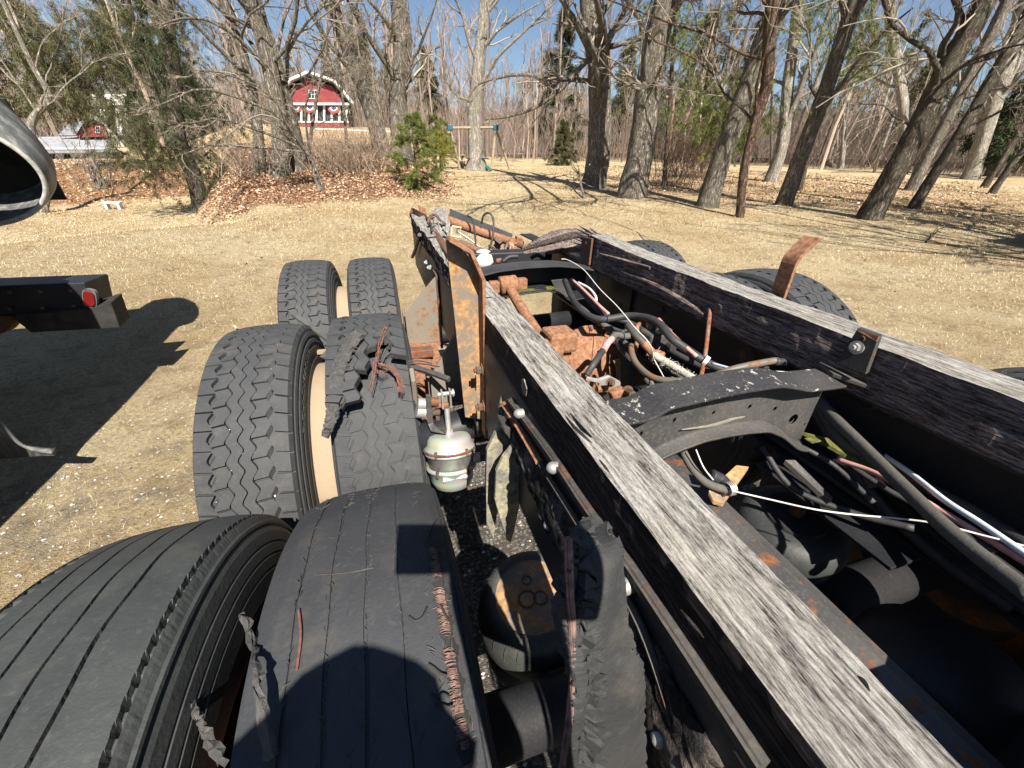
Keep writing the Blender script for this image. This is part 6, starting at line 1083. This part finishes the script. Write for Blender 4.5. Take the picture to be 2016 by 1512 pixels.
# black suspension beam lying right of the left timber
xb0, xb1, zb_ = .545, .635, .94
g = G(); ys = np.linspace(-.8, .62, 30); prof = [(xb0, zb_-.10), (xb0, zb_), (xb1-.03, zb_+.002), (xb1-.008, zb_-.006), (xb1, zb_-.03), (xb1, zb_-.10)]; A = np.array([[[x, y, z] for x, z in prof] for y in ys]); g.sheet(A, -.008); obj('suspension_beam', g, m_steel('black_beam_with_rust_patches', (.035, .038, .042), .30, .5), TR, bevel=.003)
g = G(); g.box((.69, -.46, 1.10), (.76, .90, .008)); obj('unseen_shade_plate', g, STEEL, TR, bevel=.002)  # out of view; added and widened to shade the beam, tank and drum
g = G(); g.lathe([(0, .0), (0, .11), (.03, .125), (.30, .125), (.33, .11), (.33, .0)], (.66, -.12, .72), (1, .15, 0), 36); obj('air_tank', g, STEEL_IN, TR, smooth=True)
g = G(); g.lathe([(0, .0), (0, .13), (.03, .15), (.20, .15), (.23, .13), (.23, .0)], (.80, .10, .64), (1, .2, 0), 64); obj('brake_drum', g, STEEL_IN, TR, smooth=True)
# right rail hardware
bk = plate('angle_bracket', [(1, 1)]*3, 1, .01, STEEL) if False else None
P = np.array([PX(1688, 647, .968), PX(1730, 664, .966), PX(1703, 738, .958), PX(1643, 716, .958)]); g = G(); g.prism(P, [.010, 0, .004]); bk = obj('angle_bracket', g, STEEL, TR, bevel=.0015)
g = G(); P = np.array([PX(1688, 646, .966), PX(1731, 663, .964), PX(1726, 673, .963), PX(1704, 660, .963), PX(1690, 653, .964)]); g.prism(P, [-.002, 0, .001]); obj('rust_scab', g, RUST, bk)
bolt(PX(1687, 684, .962), (-1, 0, .1), .010, .008, GALV, bk); g = G(); p0 = PX(1697, 667, .9655); g.lathe([(-.001, .003), (.0015, .005), (.0, .007)], p0, (-1, 0, 0), 14); obj('bolt_hole', g, RUSTDK, bk)
P = np.array([PZ(1612, 712, 1.158), PZ(1640, 735, 1.156), PZ(1742, 769, 1.153), PZ(1712, 738, 1.158), PZ(1650, 716, 1.159)]); g = G(); g.prism(P, [0, 0, -.010]); obj('bracket_base', g, STEEL_DUST, bk, bevel=.002)
g = G(); g.box(PX(1690, 756, .935), (.02, .03, .018)); 
P = np.array([PX(1146, 466, .955), PX(1165, 470, .955), PX(1159, 522, .955), PX(1141, 517, .955)]); g = G(); g.prism(P, [.010, 0, 0]); st = obj('upright_strap', g, RUSTDK, TR, bevel=.001); g = G(); p0 = PX(1153, 479, .954); g.lathe([(.0005, .002), (.0012, .006), (.0, .008)], p0, (-1, 0, 0), 14); obj('bolt_hole', g, RUST, st)
# bent rusty strap standing outside the right timber
sa = [PX(1521, 590, 1.115), PX(1536, 512, 1.115), PX(1541, 500, 1.117), PX(1552, 490, 1.125)]; 
b0 = PX(1535, 590, 1.115); zt_ = 1.352; pth = np.array([[1.115, .905, 1.16], [1.115, .905, 1.25], [1.115, .905, 1.335], [1.119, .905, 1.350], [1.128, .905, 1.362], [1.146, .905, 1.380], [1.168, .905, 1.400]])-[0, .012, .006]; Cs = np.concatenate([pth[:2], curve(pth[2:5], 5), pth[5:]]); A = np.stack([Cs+[0, -.040, 0], Cs+[0, -.016, 0], Cs+[0, .008, 0]], 1); g = G(); g.sheet(A, .010); obj('bent_strap', g, RUST, TR, bevel=.0015)
# right rail: web rivets and rust scabs
for (x, y, r_) in ((1470, 700, .020), (1255, 640, .012), (1870, 800, .012), (1225, 600, .012), (1300, 610, .010), (1760, 810, .010), (1165, 555, .014), (1180, 575, .012)):
    p0 = PX(x, y, 1.074); g = G(); g.lathe([(-.002, r_*1.5), (.003, r_*1.4), (.004, r_*.9), (.010, r_*.8), (.014, r_*.4), (.0145, .0)], p0, (-1, 0, 0), 16); obj('rivet', g, RUSTDK, TR, smooth=True)
g = G(); g.box((1.069, 1.7, 1.0), (.008, .30, .20)); obj('doubler_plate', g, STEEL_IN, TR, bevel=.002); g = G(); g.box((1.0, 1.80, 1.05), (.03, .04, .13)); obj('post', g, GALV, TR, bevel=.004)
g = G(); g.box((1.05, .1, .884), (.10, 1.6, .012)); obj('ledge_angle', g, STEEL, TR, bevel=.002)
# right air spring below, with convolutions
g = G(); g.box((.99, .44, .852), (.17, .34, .010)); obj('spring_shade_plate', g, STEEL_IN, TR, bevel=.002)  # invented plate, added to shade the air spring beneath it
ar = np.array([.965, .50, .70]); ax4 = nrm((-.10, -.05, 1)); g = G(); g.lathe([(-.16, .07), (-.15, .10), (-.125, .128), (-.09, .134), (-.06, .122), (-.05, .108), (-.04, .122), (-.01, .136), (.025, .132), (.05, .112), (.058, .09), (.056, .0)], ar, ax4, 56); a2_ = obj('air_spring', g, RUB_SIDE, TR, smooth=True)
g = G(); g.lathe([(.058, .0), (.058, .075), (.066, .072), (.068, .0)], ar, ax4, 36); obj('top_plate', g, STEEL_IN, a2_, smooth=False)
g = G(); g.tube([ar+ax4*.06, ar+ax4*.10], .018, 6); obj('air_fitting', g, RUSTDK, a2_)
P = np.array([PZ(1545, 905, 1.0), PZ(1565, 905, 1.0), PZ(1640, 980, .95), PZ(1632, 985, .95)]); g = G(); g.prism(P, [0, 0, -.012]); obj('pointed_tab', g, STEEL_DUST, TR, bevel=.001)
P = np.array([PZ(1700, 880, .98), PZ(1580, 850, 1.01), PZ(1620, 870, 1.0), PZ(1780, 960, .95)]); g = G(); g.prism(P, [0, 0, -.008]); obj('mossy_shelf', g, GREENMOSS, TR)
g = G(); g.box(PY(1600, 866, .50), (.03, .02, .004)); obj('moss_tuft', g, GREENMOSS, TR, bevel=.002)
g = G(); P = np.array([PZ(1395, 965, .985), PZ(1450, 915, .985), PZ(1475, 918, .98), PZ(1425, 990, .97), PZ(1405, 985, .97)]); g.prism(P, [0, 0, -.012]); obj('rust_bracket', g, RUSTPLATE, TR, bevel=.002)
# ------------------------------------------------------------------ hoses, pipes and wires
def hose(name, pts, r, mat, par=TR, sides=12, n=8, lab=None):
    """pts: photo x, y and the height of the hose there"""
    C_ = curve(np.array([PZ(*p) for p in pts]), n); g = G(); g.tube(C_, r, sides); o = obj(name, g, mat, par, smooth=True)
    if lab: o['label'] = lab
    return o
hose('hose', [(1112, 553, 1.09), (1135, 600, 1.08), (1175, 628, 1.08), (1240, 622, 1.10), (1290, 632, 1.12), (1325, 668, 1.10), (1370, 700, 1.06), (1400, 718, 1.04), (1440, 730, 1.03), (1560, 745, 1.02)], .013, HOSE)
hose('hose', [(1117, 560, 1.08), (1128, 590, 1.06), (1150, 612, 1.05), (1190, 640, 1.03), (1210, 660, 1.0), (1250, 690, .99)], .012, HOSE_DUST)
hose('hose', [(1125, 552, 1.10), (1160, 590, 1.09), (1195, 622, 1.07), (1250, 640, 1.04), (1320, 690, 1.02), (1430, 745, 1.0)], .010, HOSE)
hose('red_tube', [(1128, 552, 1.11), (1150, 572, 1.11), (1180, 602, 1.10), (1198, 618, 1.09)], .006, PINK); hose('red_tube', [(1296, 628, 1.13), (1330, 665, 1.10), (1372, 702, 1.07)], .006, PINK)
hose('white_tube', [(1138, 556, 1.11), (1160, 568, 1.11), (1173, 585, 1.11), (1172, 600, 1.09)], .005, WHITE)
hose('hose', [(1182, 625, 1.04), (1200, 645, 1.02), (1210, 665, 1.0), (1225, 690, .98), (1240, 705, .97)], .007, HOSE); hose('hose', [(1190, 628, 1.04), (1206, 650, 1.02), (1216, 680, .98), (1245, 715, .97)], .006, HOSE)
hose('rusty_pipe', [(1242, 680, 1.06), (1245, 700, 1.05), (1258, 722, 1.04), (1290, 745, 1.04), (1350, 750, 1.06), (1400, 742, 1.08), (1450, 725, 1.10), (1520, 711, 1.12), (1530, 712, 1.12)], .0095, m_steel('dusty_brown_pipe', (.13, .12, .10), .5, .5, ((.12, .06, .03), (.22, .13, .08))))
hose('hose', [(1525, 712, 1.12), (1570, 716, 1.11), (1610, 735, 1.08), (1640, 760, 1.05)], .011, HOSE); hose('hose', [(1500, 722, 1.10), (1560, 722, 1.08), (1600, 740, 1.06)], .010, HOSE)
hose('pale_blue_tube', [(1400, 715, 1.06), (1470, 733, 1.08), (1530, 733, 1.10), (1575, 738, 1.10), (1590, 745, 1.09)], .004, BLUEW)
hose('hose', [(1155, 738, 1.02), (1170, 715, 1.05), (1190, 685, 1.07)], .010, HOSE); hose('hose', [(1188, 690, 1.068), (1196, 676, 1.075), (1205, 667, 1.08)], .0108, PINK, lab='faded reddish wrapped length of hose'); hose('hose', [(1203, 669, 1.079), (1212, 660, 1.08), (1230, 662, 1.08), (1245, 660, 1.08)], .011, HOSE_DUST)
hose('vent_rod', [(1420, 574, 1.20), (1410, 577, 1.20), (1401, 590, 1.19), (1395, 640, 1.13), (1388, 700, 1.06), (1380, 742, 1.02)], .0065, m_steel('half_rusted_rod', (.17, .165, .155), .55, .3), sides=10)
hose('copper_pipe', [(1282, 635, 1.09), (1262, 637, 1.09), (1254, 645, 1.085), (1256, 665, 1.06), (1250, 690, 1.03), (1247, 710, 1.0)], .0075, RUST)
hose('wrapped_pipe', [(1236, 640, 1.10), (1250, 658, 1.09), (1268, 677, 1.07)], .012, STEEL_DUST); hose('wrapped_pipe', [(1268, 677, 1.07), (1282, 692, 1.055), (1285, 697, 1.05)], .0125, RUST); hose('wrapped_pipe', [(1284, 696, 1.05), (1310, 712, 1.03), (1340, 730, 1.02), (1375, 752, 1.01)], .012, TAPE)
g = G()
C_ = curve(np.array([PZ(1284, 696, 1.05), PZ(1310, 712, 1.03), PZ(1340, 730, 1.02), PZ(1375, 752, 1.01)]), 10)
for i in range(260): p0 = C_[rng.integers(0, len(C_))]+rng.normal(0, .008, 3); d_ = rng.normal(0, .006, 3); g.tube([p0, p0+d_], [.0012, .0004], 3)
kind(obj('flaking_wrap', g, TAPE, TR), 'stuff')
vb = PZ(1287, 665, 1.06); g = G(); g.box(vb, (.075, .07, .05)); va = obj('relay_valve', g, STEEL_DUST, TR, bevel=.008)
for (dx, dy, dz, ax5, r_, l_) in ((.0, .02, .03, (0, 0, 1), .022, .018), (.03, -.02, .02, (0, 0, 1), .018, .016), (.045, -.01, -.01, (1, -.2, 0), .016, .03), (-.01, -.045, -.01, (0, -1, 0), .015, .03), (.03, -.045, -.012, (0, -1, 0), .015, .025)): g = G(); p0 = vb+np.array([dx, dy, dz]); g.tube([p0, p0+nrm(ax5)*l_], r_, 8); obj('valve_port', g, STEEL_DUST if dz > 0 else STEEL, va, bevel=.002)
g = G(); g.box(vb+[.0, -.03, .033], (.03, .02, .008)); obj('valve_cap', g, GALV, va, bevel=.002); g = G(); g.box(vb+[-.035, -.08, -.03], (.035, .03, .04)); obj('valve_foot', g, RUST, va, bevel=.004)
def wire(name, pts, r, mat): C_ = curve(np.array(pts), 8); g = G(); g.tube(C_, r, 6); return obj(name, g, mat, TR, smooth=True)
CORDW = m_plain('frayed_white_cord', (.52, .51, .48), (.72, .71, .68), .9, 90)
wire('white_cord', [PZ(1105, 510, 1.20), PZ(1118, 512, 1.20), PZ(1148, 530, 1.19), PZ(1180, 568, 1.17), PZ(1215, 603, 1.15), PZ(1250, 645, 1.13), PZ(1272, 668, 1.11), PZ(1283, 685, 1.085), PZ(1287, 705, 1.04), PZ(1300, 730, 1.02), PZ(1310, 748, 1.02)], .0018, CORDW)
wire('white_cord', [PZ(1370, 885, 1.07), PZ(1385, 920, 1.04), PZ(1404, 945, 1.01)], .0016, CORDW)
wire('white_cord', [PZ(1440, 966, 1.0), PZ(1510, 982, 1.0), PZ(1600, 1002, 1.01), PZ(1680, 1013, 1.01), PZ(1760, 1020, 1.02), PZ(1840, 1030, 1.04), PZ(1940, 1055, 1.05), PZ(2030, 1078, 1.06)], .0017, CORDW)
hose('hose', [(1345, 890, 1.04), (1362, 920, 1.02), (1390, 950, 1.0), (1430, 965, .99)], .0085, HOSE_DUST); hose('hose', [(1400, 935, 1.0), (1420, 945, .99), (1438, 965, .985)], .013, HOSE)
g = G(); th = np.linspace(0, 2*math.pi, 20); c0 = PZ(1436, 962, .995); 
for i in range(4): g.tube(np.array([c0+[.004*i-.006, 0, 0]+np.array([0.0, math.cos(t)*.013, math.sin(t)*.013]) for t in th]), .0018, 5, cap=False)
obj('hose_clamp', g, GALV, TR)
hose('thick_hose', [(1612, 785, 1.05), (1640, 820, 1.05), (1690, 870, 1.05), (1780, 960, 1.06), (1880, 1055, 1.07), (2040, 1180, 1.09)], .0125, HOSE_DUST); hose('thick_hose', [(1600, 780, 1.03), (1625, 820, 1.01), (1655, 870, .99), (1690, 900, .97), (1720, 960, .93)], .012, HOSE_DUST)
hose('thick_hose', [(1590, 790, 1.0), (1615, 830, .98), (1650, 880, .96)], .008, HOSE); hose('thick_hose', [(1690, 870, .99), (1800, 945, .99), (1900, 1000, 1.0), (2040, 1085, 1.02)], .013, HOSE); hose('thick_hose', [(1690, 900, .95), (1800, 985, .95), (1900, 1065, .96), (2040, 1170, .98)], .013, HOSE)
hose('white_tube', [(1730, 890, .99), (1790, 930, 1.02), (1860, 985, 1.04), (1930, 1030, 1.05), (2040, 1105, 1.06)], .0055, m_plain('frosted_tube', (.60, .66, .70), (.78, .82, .84), .4)); hose('thick_hose', [(1600, 800, 1.0), (1660, 900, .95), (1740, 1000, .90), (1850, 1100, .88), (1990, 1200, .88)], .012, HOSE); hose('thick_hose', [(1640, 860, .95), (1760, 980, .90), (1900, 1110, .88), (2030, 1230, .86)], .010, HOSE); hose('black_tube', [(1500, 880, .95), (1560, 960, .90), (1680, 1010, .90), (1800, 1040, .93)], .007, HOSE)
hose('red_tube', [(1650, 905, .98), (1720, 930, 1.0), (1800, 975, 1.02), (1880, 1022, 1.03), (2040, 1120, 1.05)], .0055, PINK)
hose('red_tube', [(1640, 905, .95), (1700, 930, .95), (1760, 962, .94)], .004, PINK); hose('black_tube', [(1650, 900, .98), (1740, 960, .97), (1830, 1010, .97), (1960, 1090, .98)], .006, HOSE); hose('black_tube', [(1560, 870, 1.0), (1640, 915, .97), (1720, 990, .94)], .006, HOSE)
hose('dark_tube', [(1225, 575, 1.0), (1245, 600, 1.0), (1275, 620, .99), (1310, 655, .98), (1360, 700, .97)], .006, HOSE)
for pts in ([(1150, 620, 1.0), (1190, 640, .99), (1230, 655, .98)], [(1170, 640, .97), (1210, 655, .96), (1235, 650, .97)], [(1300, 720, .98), (1330, 735, .97), (1345, 748, .97)], [(1280, 750, .95), (1300, 790, .9), (1310, 830, .85)], [(1270, 745, .97), (1285, 765, .95), (1300, 780, .93)], [(1370, 710, .98), (1430, 745, .98), (1480, 770, .97)], [(1320, 745, .96), (1360, 760, .95), (1400, 770, .94)]): hose('hose', pts, .008, HOSE if pts[0][0] % 20 else HOSE_DUST)
g = G(); g.lathe([(0, .010), (.0, .0155), (.012, .0155), (.012, .010)], PZ(1386, 708, 1.055), (.5, -.6, -.3), 16); obj('hose_band', g, WHITE, TR)
# ------------------------------------------------------------------ far end of the chassis
P = np.array([PY(886, 411, 2.98), PY(1010, 461, 2.98), PY(1006, 472, 2.98), PY(884, 436, 2.98)]); g = G(); g.prism(P[::-1], [0, .012, 0]); obj('end_plate', g, STEEL_SPOT if False else m_steel('blue_black_plate', (.040, .045, .055), .02, .35), TR, bevel=.001)
g = G(); g.tube([PY(880, 433, 2.9), PY(955, 460, 2.9), PY(1028, 483, 2.9)], .030, 18); obj('end_tube', g, RUST, TR, smooth=True); P = np.array([PY(1018, 466, 2.88), PY(1030, 470, 2.88), PY(1024, 492, 2.88), PY(1016, 488, 2.88)]); g = G(); g.prism(P[::-1], [0, .05, 0]); obj('tube_bracket', g, RUST, TR, bevel=.002)
wire('wire_loop', [PY(921, 425, 2.86), PY(930, 432, 2.8), PY(935, 460, 2.7), PY(937, 490, 2.6), PY(939, 508, 2.55)], .007, HOSE); wire('wire_loop', [PY(948, 440, 2.86), PY(952, 424, 2.84), PY(962, 419, 2.82), PY(970, 428, 2.8), PY(972, 450, 2.75), PY(968, 475, 2.7), PY(960, 500, 2.6)], .007, HOSE)
wire('black_hose', [PY(1000, 478, 2.6), PY(994, 495, 2.55), PY(990, 515, 2.5)], .011, HOSE_DUST); wire('black_hose', [PY(990, 515, 2.3), PY(1003, 506, 2.3), PY(1020, 505, 2.3)], .012, HOSE); wire('black_hose', [PY(1045, 508, 2.3), PY(1058, 502, 2.3), PY(1072, 510, 2.3)], .012, HOSE)
wire('wire_loop', [PY(900, 455, 2.7), PY(930, 475, 2.65), PY(960, 500, 2.6), PY(975, 515, 2.5)], .006, GALV); wire('wire_loop', [PY(962, 483, 2.65), PY(975, 495, 2.6), PY(982, 512, 2.5)], .006, HOSE); wire('pipe', [PY(905, 478, 2.6), PY(925, 486, 2.55), PY(950, 496, 2.5), PY(985, 515, 2.4)], .022, m_steel('brown_pipe', (.12, .08, .06), .6, .4, ((.10, .05, .03), (.25, .14, .09))))
g = G(); g.lathe([(0, 0), (0, .05), (.03, .07), (.07, .06), (.09, .03), (.095, 0)], PY(952, 512, 2.45)-np.array([0, 0, .03]), (-.2, -.3, 1), 24); obj('white_reservoir', g, WHITE, TR, smooth=True)
for px in (([(890, 446), (907, 448), (906, 468), (888, 464)]),): 
    q_ = [PY(x, y, 2.8) for x, y in px]; g = G(); g.tube(np.array(q_+[q_[0]]), .008, 6); obj('shackle', g, m_plain('pale_yellow_bracket', (.45, .40, .22), (.6, .54, .33)), TR)
for i in range(16): g = G(); p0 = PY(rng.uniform(975, 1015), rng.uniform(475, 512), rng.uniform(2.5, 2.75)); g.box(p0, rng.uniform(.012, .05, 3), np.linalg.qr(rng.normal(size=(3, 3)))[0]); obj('scrap_piece', g, (RUST, RUSTDK, RUSTPLATE)[i % 3], TR, bevel=.002)
P = np.array([PY(1004, 484, 2.5), PY(1012, 482, 2.5), PY(1009, 508, 2.5), PY(1001, 506, 2.5)]); g = G(); g.prism(P[::-1], [0, .02, 0]); obj('pink_tag', g, PINK, TR)
# splintered lump of timber and rusty plates beyond the left timber
rough_beam('timber_stump', curve([PZ(872, 470, 1.20), PZ(870, 448, 1.24), PZ(866, 428, 1.27), PZ(862, 412, 1.29)], 6), .085, .06, WOOD_TOP, TR, 51, .012, [.6, 1, 1.1, .5])
for i in range(14): p0 = PZ(rng.uniform(848, 880), rng.uniform(418, 455), 1.27); g = G(); d_ = rng.normal(0, 1, 3)*[.015, .03, .02]; g.tube([p0, p0+d_, p0+d_*1.8+[0, 0, -.01]], [.006, .005, .001], 4); obj('splinter', g, WOOD_TOP, TR)
g = G(); g.prism(np.array([PZ(806, 420, 1.26), PZ(810, 408, 1.30), PZ(824, 415, 1.30), PZ(838, 422, 1.26)]), [0, .02, -.03]); obj('rust_plate', g, RUST, TR); P = np.array([PY(823, 404, 3.05), PY(838, 410, 3.05), PY(840, 424, 3.05), PY(828, 425, 3.05)]); g = G(); g.prism(P[::-1], [0, .015, 0]); obj('rust_plate', g, RUST, TR, bevel=.002)
P = np.array([PZ(840, 432, 1.26), PZ(858, 450, 1.26), PZ(890, 490, 1.27), PZ(880, 500, 1.27), PZ(862, 478, 1.25)]); g = G(); g.prism(P, [0, 0, -.02]); obj('rust_plate', g, RUSTDK, TR, bevel=.003); g = G(); g.tube(curve([PZ(842, 440, 1.28), PZ(848, 425, 1.31), PZ(858, 424, 1.31), PZ(872, 440, 1.27), PZ(878, 440, 1.27)], 6), .008, 6); obj('bent_rod', g, RUSTDK, TR)
wire('belt_wire', [PZ(838, 425, 1.27), PZ(848, 440, 1.28), PZ(850, 455, 1.27)], .006, STEEL)
# dry leaf caught on the frame
B = PX(1790, 800, 1.05); lf = thing('dead_leaf', 'dry brown leaf caught on the dark inner frame rail', 'leaf', B)
ol = [(1715, 802), (1735, 796), (1755, 798), (1775, 792), (1782, 786), (1790, 790), (1797, 786), (1800, 795), (1796, 802), (1790, 806), (1778, 812), (1765, 816), (1745, 812), (1728, 806)]; P = np.array([PX(x, y, 1.05)+[.006*math.sin(i), 0, 0] for i, (x, y) in enumerate(ol)]); g = G(); g.prism(P, [.0012, 0, 0]); obj('blade', g, m_plain('brown_leaf', (.20, .11, .06), (.36, .23, .13)), lf); g = G(); g.tube([PX(1700, 806, 1.048), PX(1740, 805, 1.048), PX(1790, 798, 1.048)], [.002, .0014, .0006], 5); obj('stem', g, RUSTDK, lf)
